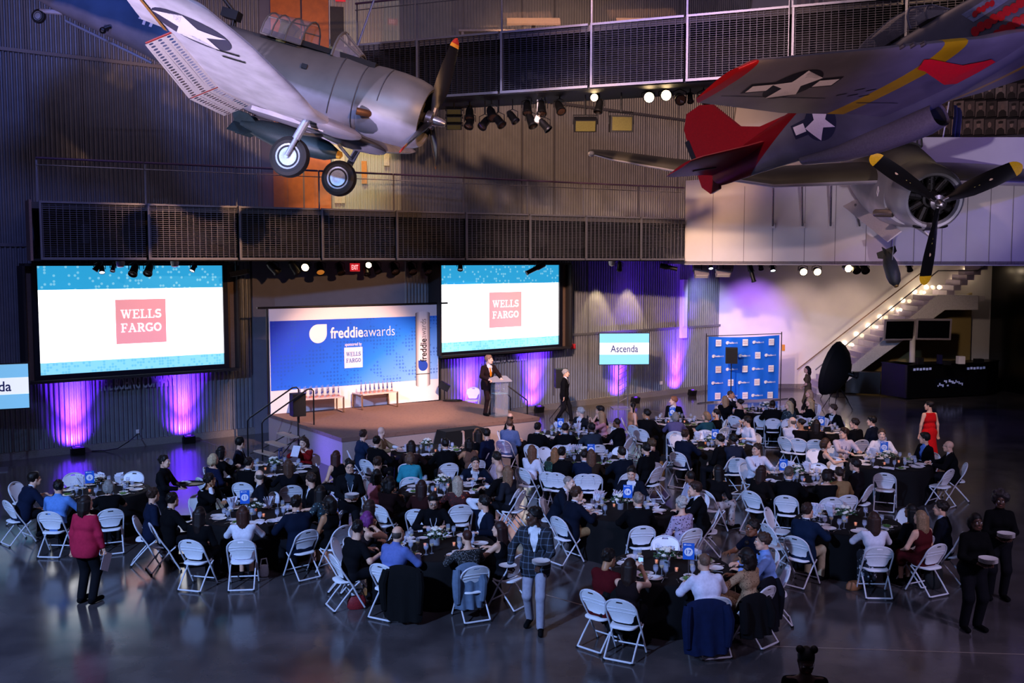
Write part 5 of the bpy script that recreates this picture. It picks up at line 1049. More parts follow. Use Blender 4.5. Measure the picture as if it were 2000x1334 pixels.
# ---------------------------------------------------------------- silver fighter with red tail
MP = pose((9.551, 14.864, 10.265), (.551, -.75, .366), (.761, .632, .148), (-.343, .197, .919))
p51 = thing('fighter_plane', 'silver fighter with red tail and yellow wing bands at upper right', 'airplane', M=MP)
FP = [(.55, .02, .03, -.03), (.35, .16, .16, -.17), (0, .3, .28, -.32), (-1, .4, .36, -.56), (-2.4, .44, .5, -.66), (-3.4, .45, .6, -.72), (-4.3, .45, .62, -.74), (-5.4, .42, .66, -.72), (-6.4, .36, .62, -.6), (-7.4, .27, .57, -.34), (-8.4, .16, .52, -.14), (-9.3, .07, .45, .02), (-9.55, .02, .4, .1)]
def p51fus(nt, co):
    x, y, z = sep(nt, co); d = mth(nt, 'SUBTRACT', x, mth(nt, 'MULTIPLY', z, 3.0)); f = mth(nt, 'LESS_THAN', d, -8.1); nose = mth(nt, 'GREATER_THAN', x, -.2); return grime(nt, co, mixc(nt, f, '6c6d7c', '7c0a16'), .18)
M_p51 = paint('fighter_silver', p51fus, .34, .45)
fuselage(FP, np.concatenate([np.linspace(.55, -2.4, 10), np.linspace(-2.9, -9.55, 18)]), 30).build('fuselage', M_p51, p51)
def p51wing(nt, co):
    x, y, z = sep(nt, co); a = mth(nt, 'ABSOLUTE', y); c = ramp(nt, mth(nt, 'DIVIDE', a, 6.0), [(0, '76737d'), (1.63 / 6, 'd8ac10'), (2.1 / 6, '76737d'), (5.44 / 6, 'a8141c')]); return grime(nt, co, c, .16)
M_p51w = paint('fighter_wing', p51wing, .36, .4)
PW_ = [(.3, -2.35, 2.85, -.5, 1.05), (.8, -2.45, 2.7, -.48, 1.1), (1.2, -2.66, 2.46, -.44, 1.1), (2, -2.86, 2.27, -.37, 1.1), (3.3, -3.2, 1.94, -.26, 1.05), (4.8, -3.56, 1.42, -.13, 1.0), (5.5, -3.74, 1.17, -.07, .95), (5.64, -3.95, .85, -.06, .8)]
WP = {}
for sd in (-1, 1):
    W_ = WingG(PW_, sd); WP[sd] = W_; wg = W_.build(1.0, ys=[.3, .8, 1.2, 1.6, 2, 2.6, 3.3, 4, 4.8, 5.2, 5.5, 5.64]).build('wing', M_p51w, p51)
    if sd < 0:
        fn = lambda o: (lambda x, y: (x, y, WP[-1].under(x, y, o)))
        cx, cy, an = -4.18, -4.22, .25; ax = Vector((math.sin(an), math.cos(an))); ay = Vector((math.cos(an), -math.sin(an)))
        P_ = lambda u, v: tuple(Vector((cx, cy)) + ax * u + ay * v)
        b = MB(); decal(b, [P_(-.84, -.15), (P_(.84, -.15)), P_(.84, .15), P_(-.84, .15)], fn(.008)); decal(b, circ(cx, cy, .45), fn(.010)); b.build('insignia_disc', mat('insignia_black', '14141c', .5), wg, smooth=0)
        b = MB(); decal(b, [P_(-.79, -.1), P_(-.42, -.1), P_(-.42, .1), P_(-.79, .1)], fn(.016)); decal(b, [P_(.42, -.1), P_(.79, -.1), P_(.79, .1), P_(.42, .1)], fn(.016)); decal(b, star(cx, cy, .45, .9), fn(.016)); b.build('insignia_star', M_decalw, wg, smooth=0)
        b = MB(); decal(b, [(-3.45, -2.07), (-3.21, -2.25), (-3.18, -2.1), (-3.22, -1.14), (-2.98, -.69), (-3.05, -.42), (-3.77, -.38), (-3.81, -.71), (-3.48, -1.82)], fn(.02)); b.build('gear_door', mat('gear_door_red', 'd01420', .4), wg, smooth=0)
        b = MB(); [decal(b, [(x, y), (x - .03, y - .0), (x - .12, y - .16), (x - .09, y - .16)], fn(.012), cuts=1) for x, y in ((-4.1, -2.5), (-4.1, -2.2), (-4.3, -2.7), (-4.3, -2.4), (-4.3, -2.1))]; b.build('slot', M_black, wg, smooth=0)
        b = MB()
        for y in (-2.55, -2.75, -2.95): xl, ch, z, th = W_.at(-y); b.tube([(xl + .06, y, z), (xl - .1, y, z)], .035, 8)
        b.build('gun_port', M_hubm, wg)
        b = MB(); decal(b, [(-4.55, -.9), (-4.62, -2.0), (-4.64, -2.0), (-4.57, -.9)], fn(.012)); decal(b, [(-4.5, -3.0), (-4.62, -5.3), (-4.64, -5.3), (-4.52, -3.0)], fn(.012)); b.build('hinge_line', mat('panel_gap_dark', '2c2b30', .6), wg, smooth=0)
M_scoop = mat('scoop_silver', '706c76', .34, .45)
SC = [(-4.42, .27, -.66, -1.1), (-4.8, .3, -.6, -1.12), (-5.6, .3, -.5, -1.0), (-6.4, .26, -.45, -.82), (-7.2, .2, -.3, -.5)]
fuselage(SC, np.linspace(-4.42, -7.2, 10), 24, 2.6, cap0=False).build('belly_scoop', M_scoop, p51)
b = fuselage([(-4.45, .24, -.7, -1.06), (-4.9, .2, -.75, -1.02)], [-4.46, -4.9], 24, 2.6, cap0=False); b.build('scoop_mouth', mat('inner_black', '050507', .8, var=0), p51)
M_tailred = mat('tail_red', '7c0a16', .38, .1)
for sd in (-1, 1):
    ho = WingG([(.05, -7.7, 1.65, .3, .75), (.6, -7.85, 1.35, .29, .75), (1.75, -8.05, .95, .27, .7), (2.0, -8.2, .7, .27, .6)], sd).build(); o = ho.build('tailplane', M_tailred, p51)
    b = MB(); b.box((-8.75, 1.0 * sd, .25), (.04, .7, .02)); b.build('trim_slot', M_black, o, smooth=0)
b = MB(); b.prism([(-7.0, .55), (-7.85, .66), (-8.3, .9), (-8.72, 1.62), (-9.0, 1.76), (-9.4, 1.76), (-9.62, 1.5), (-9.72, .7), (-9.75, .2), (-9.6, -.02), (-9.35, -.02), (-9.2, .3)], -.045, .045); fo = b.build('fin_and_rudder', M_tailred, p51, smooth=0)
b = MB(); b.box((-9.66, 0, 1.0), (.13, .1, .5)); b.build('trim_tab', mat('tab_black', '0c0c16', .5), fo, smooth=0)
cn = bpy.data.objects.new('canopy', None); COL.objects.link(cn); cn.parent = p51
CS = [(-3.55, .05, .62), (-3.8, .34, .86), (-4.1, .4, 1.0), (-4.5, .41, 1.04), (-5.0, .38, .98), (-5.5, .3, .84), (-5.95, .08, .66)]
rings = [[(x, w_ * math.cos(a), .58 + (z - .58) * math.sin(a)) for a in np.linspace(0, PI, 13)] for x, w_, z in CS]
b = MB(); b.add(sum(rings, []), [(i * 13 + j, i * 13 + j + 1, (i + 1) * 13 + j + 1, (i + 1) * 13 + j) for i in range(6) for j in range(12)]); b.build('canopy_glass', M_cgl, cn)
b = MB(); b.tube(rings[2], .022, 6); b.tube(rings[1], .016, 6); b.tube([r[0] for r in rings], .016, 6); b.tube([r[6] for r in rings[:3]], .014, 6); b.build('canopy_frame', M_p51, cn)
b = MB(); b.box((-4.75, 0, .66), (.2, .45, .4)); b.ball((-4.6, -.05, .72), .12, 10); b.box((-3.9, 0, .66), (.3, .4, .2)); b.build('cockpit_interior', mat('cockpit_dark', '17120f', .7), p51)
for i, (px, pz, n_, h_) in enumerate(((-2.85, .21, 5, .1), (-2.68, -.05, 8, .15), (-2.45, -.28, 7, .15))):
    b = MB()
    for k in range(n_):
        x = px + (k - n_ / 2) * h_ * .75; z = pz + .02 * (k % 2)
        pts = [(x + .06 * h_ / .15 * math.cos(a) * 1.15, z + h_ * .55 * math.sin(a)) for a in np.linspace(0, 2 * PI, 12)[:-1]]
        b.add([(q[0], -fus_y(FP, q[0], q[1]) - .012 - .001 * k, q[1]) for q in pts], [tuple(range(11))])
    b.build('red_nose_lettering', M_red, p51, smooth=0)
b = MB(); q = [(-3.25, .33), (-3.1, .1), (-2.1, .12), (-2.2, .36)]; b.add([(x, -fus_y(FP, x, z) - .008, z) for x, z in q], [(0, 1, 2, 3)]); b.build('access_panel', mat('panel_blue_grey', '7c86a8', .35, .4), p51, smooth=0)
cx, cz = -6.37, .02; fs_ = lambda o: (lambda x, z: (x, -fus_y(FP, x, z) - o, z))
b = MB(); decal(b, circ(cx, cz, .36), fs_(.008)); decal(b, [(-7.02, -.02), (-6.3, -.14), (-6.3, .2), (-7.02, .26)], fs_(.007)); b.build('side_insignia', M_decalb, p51, smooth=0)
b = MB(); decal(b, star(cx, cz, .35, PI / 2 + .2), fs_(.016)); decal(b, [(-6.97, .04), (-6.72, 0), (-6.72, .17), (-6.97, .21)], fs_(.016)); b.build('side_star', M_decalw, p51, smooth=0)
propeller(p51, 1.7, .4, [(.93, M_ytip)], .16)
cables(MP, [(-3.0, .0, .55), (-7.2, 0, .55)], 19, 'silver red-tailed fighter')
# ---------------------------------------------------------------- torpedo bomber seen head-on
MT = pose((10.084, 24.429, 6.684), (-.083, -.973, -.215), (.996, -.084, -.001), (-.017, -.215, .977))
tbm = thing('torpedo_bomber', 'stout grey torpedo bomber facing forward with yellow-tipped propeller', 'airplane', M=MT)
FT = [(-1.7, .8, .72, -.86), (-2.4, .78, .95, -1.05), (-3.4, .76, 1.1, -1.15), (-5, .72, 1.15, -1.15), (-7, .6, 1.0, -.85), (-9, .35, .75, -.35), (-11.5, .08, .55, .1)]
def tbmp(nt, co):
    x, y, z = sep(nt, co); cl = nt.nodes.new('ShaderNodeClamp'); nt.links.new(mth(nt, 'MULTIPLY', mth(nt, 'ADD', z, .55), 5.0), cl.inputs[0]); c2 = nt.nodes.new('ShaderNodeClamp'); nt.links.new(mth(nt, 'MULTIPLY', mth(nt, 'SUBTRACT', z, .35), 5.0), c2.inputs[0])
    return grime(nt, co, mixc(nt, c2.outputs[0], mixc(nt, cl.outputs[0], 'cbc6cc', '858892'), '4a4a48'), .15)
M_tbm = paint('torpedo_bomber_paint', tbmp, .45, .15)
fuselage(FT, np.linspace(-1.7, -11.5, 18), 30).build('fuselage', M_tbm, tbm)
cowl(tbm, [(.56, -.42), (.6, -.3), (.66, -.29), (.73, -.38), (.79, -.6), (.82, -1.0), (.815, -1.5), (.8, -1.72), (.7, -1.72), (.7, -.7), (.56, -.42)], M_tbm); radial_engine(tbm, -.62, .64)
b = MB(); b.lathe([(.0, 0), (.13, 0), (.13, .02)], 12, M=Matrix.Translation((-.31, -.28, -.63)) @ rotm(PI / 2, 'Y')); b.build('intake', M_black, tbm) if False else None
for y in (-.26, .26): b = MB(); b.ball((-.38, y, -.63), (.06, .16, .06), 12, k=8); b.build('cowl_intake', M_dark, tbm)
propeller(tbm, 2.0, .453, [(.86, M_ytip)], .225, .19, .05)
b = MB(); side_text_ = None
for k in range(3):
    a = .453 + k * 2 * PI / 3; R_ = rotm(a - PI / 2, 'X'); b.ball((.085, .02, 1.25), (.012, .05, .05), 10, 0, R_)
b.build('blade_badge', mat('badge_cream', 'c8a890', .5), tbm)
b = MB()
for k in range(3):
    a = .453 + k * 2 * PI / 3; R_ = Matrix.Translation((.05, 0, 0)) @ rotm(a - PI / 2, 'X')
    for q in range(4): b.box((.05, .045 - .03 * (q % 2), .8 + .055 * q), (.008, .04, .03), M=R_)
b.build('blade_stencil', mat('stencil_yellow', '9a9048', .5), tbm)
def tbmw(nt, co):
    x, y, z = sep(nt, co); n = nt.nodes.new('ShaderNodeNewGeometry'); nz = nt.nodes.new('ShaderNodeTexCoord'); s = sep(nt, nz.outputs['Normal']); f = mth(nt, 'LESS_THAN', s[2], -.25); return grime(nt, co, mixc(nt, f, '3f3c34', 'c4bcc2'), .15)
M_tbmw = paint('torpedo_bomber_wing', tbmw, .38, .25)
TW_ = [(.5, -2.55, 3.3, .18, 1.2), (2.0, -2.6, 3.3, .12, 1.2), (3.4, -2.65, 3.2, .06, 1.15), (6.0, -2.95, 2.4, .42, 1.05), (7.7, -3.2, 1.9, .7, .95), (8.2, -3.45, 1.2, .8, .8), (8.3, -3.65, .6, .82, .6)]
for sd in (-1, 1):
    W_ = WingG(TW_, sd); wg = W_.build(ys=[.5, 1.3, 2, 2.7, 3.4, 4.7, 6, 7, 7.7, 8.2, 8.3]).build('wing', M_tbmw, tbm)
    b = MB(); b.ball((-3.5, 8.22 * sd, .8), (.16, .1, .08), 10); b.build('wingtip_lamp', mat('lamp_glass_tip', 'e0d8c8', .2, trans=.5, var=0), wg)
    b = MB(); b.add([(-1.7, .3 * sd, -1.0), (-6.8, .3 * sd, -.95), (-6.8, .62 * sd, -1.2), (-1.7, .62 * sd, -1.28)] + [(-1.7, .27 * sd, -1.02), (-6.8, .27 * sd, -.97), (-6.8, .6 * sd, -1.22), (-1.7, .6 * sd, -1.3)], [(0, 1, 2, 3), (7, 6, 5, 4), (0, 3, 7, 4), (3, 2, 6, 7)]); b.build('bomb_bay_door', mat('door_white', 'cfc9d0', .45), tbm, smooth=0)
    WingG([(.05, -9.7, 1.7, .55, .7), (2.4, -10.2, 1.0, .58, .6), (3.0, -10.5, .6, .58, .5)], sd).build().build('tailplane', M_tbm, tbm)
b = MB(); b.tube([(-1.4, -.62, -.5), (-1.55, -.86, -.52), (-1.75, -.95, -.55)], .1, 12); b.build('exhaust', mat('exhaust_steel', '6e645c', .4, .6), tbm)
b = MB(); b.prism([(-8.6, .8), (-10, 2.4), (-11, 2.5), (-11.6, 1.6), (-11.7, .4)], -.06, .06); b.build('fin', M_tbm, tbm, smooth=0)
tc = bpy.data.objects.new('canopy', None); COL.objects.link(tc); tc.parent = tbm
def arch2(x, w_, zt): return [(x, w_ * math.cos(a), .95 + (zt - .95) * math.sin(a)) for a in np.linspace(0, PI, 9)]
rg = [arch2(-2.9, .35, 1.1), arch2(-3.3, .5, 1.6), arch2(-4.6, .5, 1.7), arch2(-6.6, .45, 1.5)]
b = MB(); b.add(sum(rg, []), [(i * 9 + j, i * 9 + j + 1, (i + 1) * 9 + j + 1, (i + 1) * 9 + j) for i in range(3) for j in range(8)]); b.build('canopy_glass', M_cgl, tc); b = MB(); [b.tube(r, .025, 6) for r in rg]; [b.tube([r[j] for r in rg], .02, 6) for j in (0, 2, 6, 8)]; b.build('canopy_frame', M_tbm, tc)
b = MB(); b.tube([(-2.3, -.805, .05), (-2.38, -.8, -.12), (-2.3, -.8, -.2), (-2.22, -.8, -.05), (-2.3, -.805, .05)], .012, 5); b.build('side_badge', M_decalw, tbm)
bd_ = bomb('olive bomb hanging nose down below the torpedo bomber', Matrix.Translation(MT @ Vector((-3.2, -.02, -2.35))) @ pose((0, 0, 0), (.13, -.42, -.9), (.99, .1, .1), (0, 0, 1)), 1.05, .19, M_bomb, mat('fuse_brass', '9a7a3a', .4, .6), .27)
a_ = MT @ Vector((-3.2, -.02, -2.3)); c_ = MT @ Vector((-3.1, -.05, -.9)); b = MB(); b.tube([tuple(a_), tuple(c_)], .012, 6); tag(b.build('hanging_wire', M_steel), 'thin wire holding the olive bomb below the torpedo bomber', 'cable')
cables(MT, [(-3.0, .0, 1.1), (-8, 0, .8)], 19, 'grey torpedo bomber')
# ================================================================ chairs, tables, tableware (one of each kind, copied later)
M_chair = mat('chair_plastic', 'ececf2', .45, var=.03); M_cframe = mat('chair_frame', 'd2d2dc', .4, var=.03); M_foot = mat('rubber_black', '101010', .8)
def arch_pts(n=12):
    pts = [(.235, 1, 0.015), (.13, 1, .2), (.03, 1, .4), (-.05, 1, .52), (-.125, 1, .64)]
    out = [(x, .225, z) for x, s, z in pts]
    for i in range(n + 1):
        a = PI * i / n; z = .66 + .185 * math.sin(a) ** .75; out.append((-.135 - (z - .66) * .42, .225 * math.cos(a), z))
    return out + [(x, -.225, z) for x, s, z in pts[::-1]]
def make_chair(M, label, group=None):
    t = thing('folding_chair', label, 'chair', M=M, group=group)
    b = MB(); b.tube(arch_pts(), .0135, 8); b.build('back_frame', M_cframe, t)
    for s in (-1, 1):
        b = MB(); b.tube([(.16, .2 * s, .43), (.05, .2 * s, .35), (-.12, .2 * s, .17), (-.25, .2 * s, .015)], .0125, 8); b.build('rear_leg', M_cframe, t)
    b = MB(); b.tube([(-.245, -.2, .03), (-.245, .2, .03)], .014, 8); b.build('rear_bar', M_cframe, t)
    b = MB(); b.tube([(.17, -.215, .13), (.17, .215, .13)], .011, 8); b.build('front_bar', M_cframe, t)
    # seat: rounded plate with turned-down rim
    out = []
    for i in range(32):
        a = 2 * PI * i / 32; c, s = math.cos(a), math.sin(a); out.append((.02 + .2 * math.copysign(abs(c) ** .55, c), (.195 - .015 * (c < 0)) * math.copysign(abs(s) ** .55, s)))
    b = MB(); vs = []; 
    for k, (sc_, z) in enumerate(((.96, .425), (1, .43), (1, .447), (.93, .455), (.6, .45), (.0, .449))): vs += [(.02 + (x - .02) * sc_, y * sc_, z) for x, y in out]
    b.add(vs, [(k * 32 + i, k * 32 + (i + 1) % 32, (k + 1) * 32 + (i + 1) % 32, (k + 1) * 32 + i) for k in range(5) for i in range(32)] + [tuple(range(32))[::-1]]); b.build('seat', M_chair, t)
    # backrest: shield shape following the arch, with a hand hole and two raised ribs
    b = MB(); rows = [(.49, .085), (.498, .125), (.525, .15), (.565, .16), (.605, .172), (.64, .205), (.7, .212), (.75, .203), (.79, .18), (.815, .145), (.832, .09)]
    vs = []; N = 14
    for z, w_ in rows:
        for j in range(N + 1):
            y = -w_ + 2 * w_ * j / N; bul = -.028 * (1 - (y / .22) ** 2); vs.append((-.135 - (z - .66) * .42 + bul + .02, y, z))
    R_ = len(rows); vs2 = [(x - .012, y, z) for x, y, z in vs]; fs = []
    o2 = len(vs)
    for r in range(R_ - 1):
        for j in range(N):
            if r == R_ - 3 + 0 and 5 <= j <= 8: 
                q = [r * (N + 1) + j, r * (N + 1) + j + 1, (r + 1) * (N + 1) + j + 1, (r + 1) * (N + 1) + j]
                for e in range(4):
                    a, c = q[e], q[(e + 1) % 4]
                    if (e == 0) or (e == 2) or (e == 1 and j == 8) or (e == 3 and j == 5): fs.append((a, c, c + o2, a + o2))
                continue
            q = (r * (N + 1) + j, r * (N + 1) + j + 1, (r + 1) * (N + 1) + j + 1, (r + 1) * (N + 1) + j); fs.append(q); fs.append(tuple(i + o2 for i in q[::-1]))
    per = [j for j in range(N + 1)] + [r * (N + 1) + N for r in range(1, R_)] + [(R_ - 1) * (N + 1) + j for j in range(N - 1, -1, -1)] + [r * (N + 1) for r in range(R_ - 2, 0, -1)]
    fs += [(per[i], per[(i + 1) % len(per)], per[(i + 1) % len(per)] + o2, per[i] + o2) for i in range(len(per))]
    b.add(vs + vs2, fs); o = b.build('backrest', M_chair, t, smooth=50)
    b = MB()
    for z in (.665, .715): b.tube([(-.135 - (z - .66) * .42 - .028 * (1 - (y / .22) ** 2) + .007, y, z - .018 * (y / .2) ** 2) for y in np.linspace(-.195, .195, 9)], .006, 5)
    b.build('rib', M_cframe, o)
    for x, y in ((.235, .225), (.235, -.225), (-.25, .2), (-.25, -.2)): b = MB(); b.lathe([(.019, 0), (.019, .028), (.012, .03)], 8, M=Matrix.Translation((x, y, 0))); b.build('rubber_foot', M_foot, t)
    return t
CH = None; used_labels = {}
def chair_at(M, label, group=None):
    global CH
    if CH is None: CH = make_chair(M, label, group); return CH
    return dup(CH, M, label, group)
M_cloth = mat('black_tablecloth', '0e0c0e', .8, var=.15, scale=8, spec=.2)
TABLE = {'6': (200, 958), '11': (500, 1005), 'steps': (540, 918), 'stage': (838, 880), 'mid': (868, 955), 'front': (858, 1065), '3': (1105, 850), '9': (1145, 897), '14': (1217, 995), '17': (1308, 1107), '2': (1320, 825), 'bd': (1500, 803), '8': (1395, 870), '7': (1595, 840), '13': (1560, 935), '12': (1737, 905), 'rf': (1655, 1020)}
TN = {'steps': 'table beside the stage steps', 'stage': 'table against the stage front', 'mid': 'table with the teal knit guest', 'front': 'table with the purple-haired guest', 'bd': 'table before the blue photo backdrop', 'rf': 'table nearest the two dark servers'}
NW = {'2': 'two', '3': 'three', '6': 'six', '7': 'seven', '8': 'eight', '9': 'nine', '11': 'eleven', '12': 'twelve', '13': 'thirteen', '14': 'fourteen', '17': 'seventeen', '16': 'sixteen'}
for k in TABLE: TN.setdefault(k, 'table with the ' + NW.get(k, '') + ' sign')
TP = {k: G(*p, .76) for k, p in TABLE.items()}
def cloth_mesh():
    b = MB(); N = 96; vs = []; fs = []; rings = [(0.0, .76), (.5, .76), (.86, .76), (.9, .757), (.915, .74)] + [(.918 + .05 * q, .74 - .735 * q) for q in (.15, .35, .6, .85, 1.0)]
    for ri, (r, z) in enumerate(rings):
        for j in range(N):
            a = 2 * PI * j / N; q = max(0, (.74 - z) / .74); f = 1 + q * (.035 * math.sin(a * 12) + .02 * math.sin(a * 7 + 1)); vs.append((r * f * math.cos(a), r * f * math.sin(a), z))
    for i in range(len(rings) - 1):
        for j in range(N): fs.append((i * N + j, i * N + (j + 1) % N, (i + 1) * N + (j + 1) % N, (i + 1) * N + j))
    b.add(vs, fs); return b.mesh('draped_table', M_cloth, 50)
CLOTH = cloth_mesh()
for k, p in TP.items(): tag(link('draped_table', CLOTH, None, TR(p.x, p.y, 0, (hash(k) % 7) * 0 + p.x)), 'round ' + TN[k].replace('table', 'table under black cloth', 1), 'table', 'round black-clothed banquet tables')
# ---- tableware prototypes, built at their first place and copied
M_china = mat('china_white', 'dcd6d6', .3, var=.03); M_gw = mat('table_glass', 'd6dcf2', .06, alpha=.22, var=0, spec=.9); M_cut = mat('cutlery_steel', 'b6b2b8', .22, .95); M_nap = mat('napkin_linen', 'dedbe8', .8, var=.05); M_leaf = mat('leaf_green', '2c4a2a', .6, var=.3); M_flow = mat('blossom_white', 'e6e0d2', .7, var=.1); M_salad = mat('salad_green', '5a7a34', .6, var=.35, scale=60); M_wine = mat('white_wine', 'd0b860', .1, alpha=.7, var=0); M_flame = mat('candle_flame', 'ffb060', .5, emit=2.6, ecol='ff9a3c', var=0); M_candle = mat('candle_cup', 'e0b8a0', .2, alpha=.5, emit=.12, ecol='ff9a50', var=0)
M_card = mat('table_card_blue', '1f62c8', .5, var=0); M_cardw = mat('table_card_white', 'e8e8f2', .5, var=0); M_cardt = mat('table_card_ink', '1d55b8', .5, var=0)
PROTO = {}
def place(kind, M, label, group, maker, cat):
    if kind not in PROTO:
        o = maker(M); tag(o, label, cat, group); PROTO[kind] = o; return o
    return dup(PROTO[kind], M, label, group)
def mk_plate(M): b = MB(); b.lathe([(0, .004), (.07, .004), (.08, .008), (.125, .02), (.13, .021), (.124, .014), (.075, 0), (0, 0)], 24); return b.build('plate', M_china, M=M)
def mk_salad(M):
    t = thing('salad_plate', '', 'plate', M=M); b = MB(); b.lathe([(0, .004), (.06, .004), (.105, .018), (.108, .016), (.06, 0), (0, 0)], 20); b.build('plate', M_china, t)
    b = MB(); r = random.Random(3)
    for i in range(26): a, q = r.uniform(0, 6.3), r.uniform(0, .06); b.ball((q * math.cos(a), q * math.sin(a), .02 + r.uniform(0, .025)), (.022, .014, .008), 6, k=4, M=None)
    b.build('salad', M_salad, t); return t
def mk_goblet(M):
    t = thing('water_goblet', '', 'glass', M=M); b = MB(); b.lathe([(.033, 0), (.033, .004), (.006, .012), (.005, .06), (.018, .075), (.036, .1), (.04, .135), (.034, .175)], 14, cap=False); b.build('glass', M_gw, t)
    b = MB(); b.lathe([(.0, .078), (.034, .102), (.037, .13), (0, .131)], 12); b.build('water', mat('iced_water', 'c8d4f4', .05, alpha=.28, var=0), t); return t
def mk_wine(M):
    t = thing('wine_glass', '', 'glass', M=M); b = MB(); b.lathe([(.032, 0), (.032, .003), (.005, .01), (.0045, .1), (.022, .115), (.036, .15), (.034, .2), (.03, .225)], 14, cap=False); b.build('glass', M_gw, t)
    b = MB(); b.lathe([(0, .117), (.021, .118), (.034, .148), (0, .149)], 12); b.build('wine', M_wine, t); return t
def mk_napkin(M):
    b = MB(); k = 9
    for i in range(k):
        a = -1.0 + 2.0 * i / (k - 1); h = .2 + .04 * (i % 2); p = [(0, -.02, 0), (.0, .02, 0), (.09 * math.sin(a) + .0, .03 + .02 * (i % 3), h), (.07 * math.sin(a * 1.1), -.03, h * .9)]
        b.add([(x * 1.3, y * (1 + abs(a)), z) for x, y, z in p] + [(x * 1.3 + .012, y * (1 + abs(a)) + .004, z) for x, y, z in p], [(0, 1, 2, 3), (7, 6, 5, 4), (0, 3, 7, 4), (1, 5, 6, 2), (3, 2, 6, 7)])
    return b.build('folded_napkin', M_nap, M=M)
def mk_flatnap(M):
    b = MB(); r = random.Random(5); vs = [(-.1 + .2 * i / 5, -.06 + .12 * j / 4, .006 + .03 * r.random() * (0 < i < 5)) for j in range(5) for i in range(6)]; b.add(vs, [(j * 6 + i, j * 6 + i + 1, (j + 1) * 6 + i + 1, (j + 1) * 6 + i) for j in range(4) for i in range(5)]); b.add([(x, y, .0) for x, y, z in vs], []); return b.build('used_napkin', M_nap, M=M)
def mk_fork(M): b = MB(); b.tube([(-.09, 0, .004), (0, 0, .008), (.05, 0, .006)], [.005, .003, .006], 6); [b.tube([(.05, y, .006), (.09, y, .005)], .0022, 5) for y in (-.008, 0, .008)]; return b.build('fork', M_cut, M=M)
def mk_knife(M): b = MB(); b.tube([(-.11, 0, .005), (-.01, 0, .006)], .005, 6); b.prism([(-.01, .003), (.1, .003), (.11, .006), (.1, .008), (-.01, .008)], -.008, .008); return b.build('knife', M_cut, M=M, smooth=0)
def mk_votive(M):
    t = thing('votive_candle', '', 'candle', M=M); b = MB(); b.lathe([(.02, 0), (.026, .045), (.028, .055), (.024, .055), (.018, .01), (0, .01)], 12); b.build('candle_cup', M_candle, t); b = MB(); b.ball((0, 0, .035), (.009, .009, .016), 8, k=6); b.build('flame', M_flame, t); return t
def mk_flowers(M):
    t = thing('flower_centrepiece', '', 'flowers', M=M); r = random.Random(11); b = MB(); b.lathe([(.05, 0), (.055, .01), (.058, .12), (.05, .12), (.045, .02), (0, .02)], 14); b.build('vase', M_gw, t)
    b = MB()
    for i in range(60): a, e = r.uniform(0, 6.3), r.uniform(.1, 1.2); L = r.uniform(.1, .2); d = (math.cos(a) * math.cos(e), math.sin(a) * math.cos(e), math.sin(e)); c = (d[0] * L, d[1] * L, .12 + d[2] * L * .8); b.ball(c, (.03, .016, .012), 6, k=4)
    for i in range(10): a = r.uniform(0, 6.3); b.tube([(0, 0, .02), (.03 * math.cos(a), .03 * math.sin(a), .14), (.13 * math.cos(a), .13 * math.sin(a), .2)], .004, 5)
    b.build('foliage', M_leaf, t)
    for i in range(11):
        a = i * 2.4; q = .03 + .09 * ((i * 5) % 11) / 11; h = .25 - q * .6 + .05 * (i % 2); b = MB(); c = (q * math.cos(a), q * math.sin(a), h)
        for j in range(7): an = j * 2 * PI / 6; rr = .022 if j < 6 else 0; b.ball((c[0] + rr * math.cos(an), c[1] + rr * math.sin(an), c[2] + (.012 if j == 6 else 0)), (.022, .022, .018), 7, k=5)
        b.build('blossom', M_flow, t)
    return t
def table_sign(M, num, label):
    t = thing('table_number_sign', label, 'sign', M=M); b = MB(); b.lathe([(.04, 0), (.04, .006), (.005, .012), (.004, .24), (0, .24)], 10); b.build('stand', M_cut, t)
    b = MB(); b.box((0, 0, .36), (.165, .006, .24)); b.build('card', M_card, t, smooth=0)
    b = MB(); b.add([(.062 * math.cos(a), -.005, .352 + .062 * math.sin(a)) for a in np.linspace(0, 2 * PI, 29)[:-1]], [tuple(range(28))]); put_text(b, 'freddie', .0, .455, .02, y=-.005, bold=.02); b.build('white_disc', M_cardw, t, smooth=0)
    b = MB(); put_text(b, num, 0, .352, .062, y=-.008, bold=.01); b.build('number', M_cardt, t, smooth=0)
    b = MB(); polyface(b, drop(-.055, .455, .012), -.005); b.build('small_mark', M_cardw, t, smooth=0)
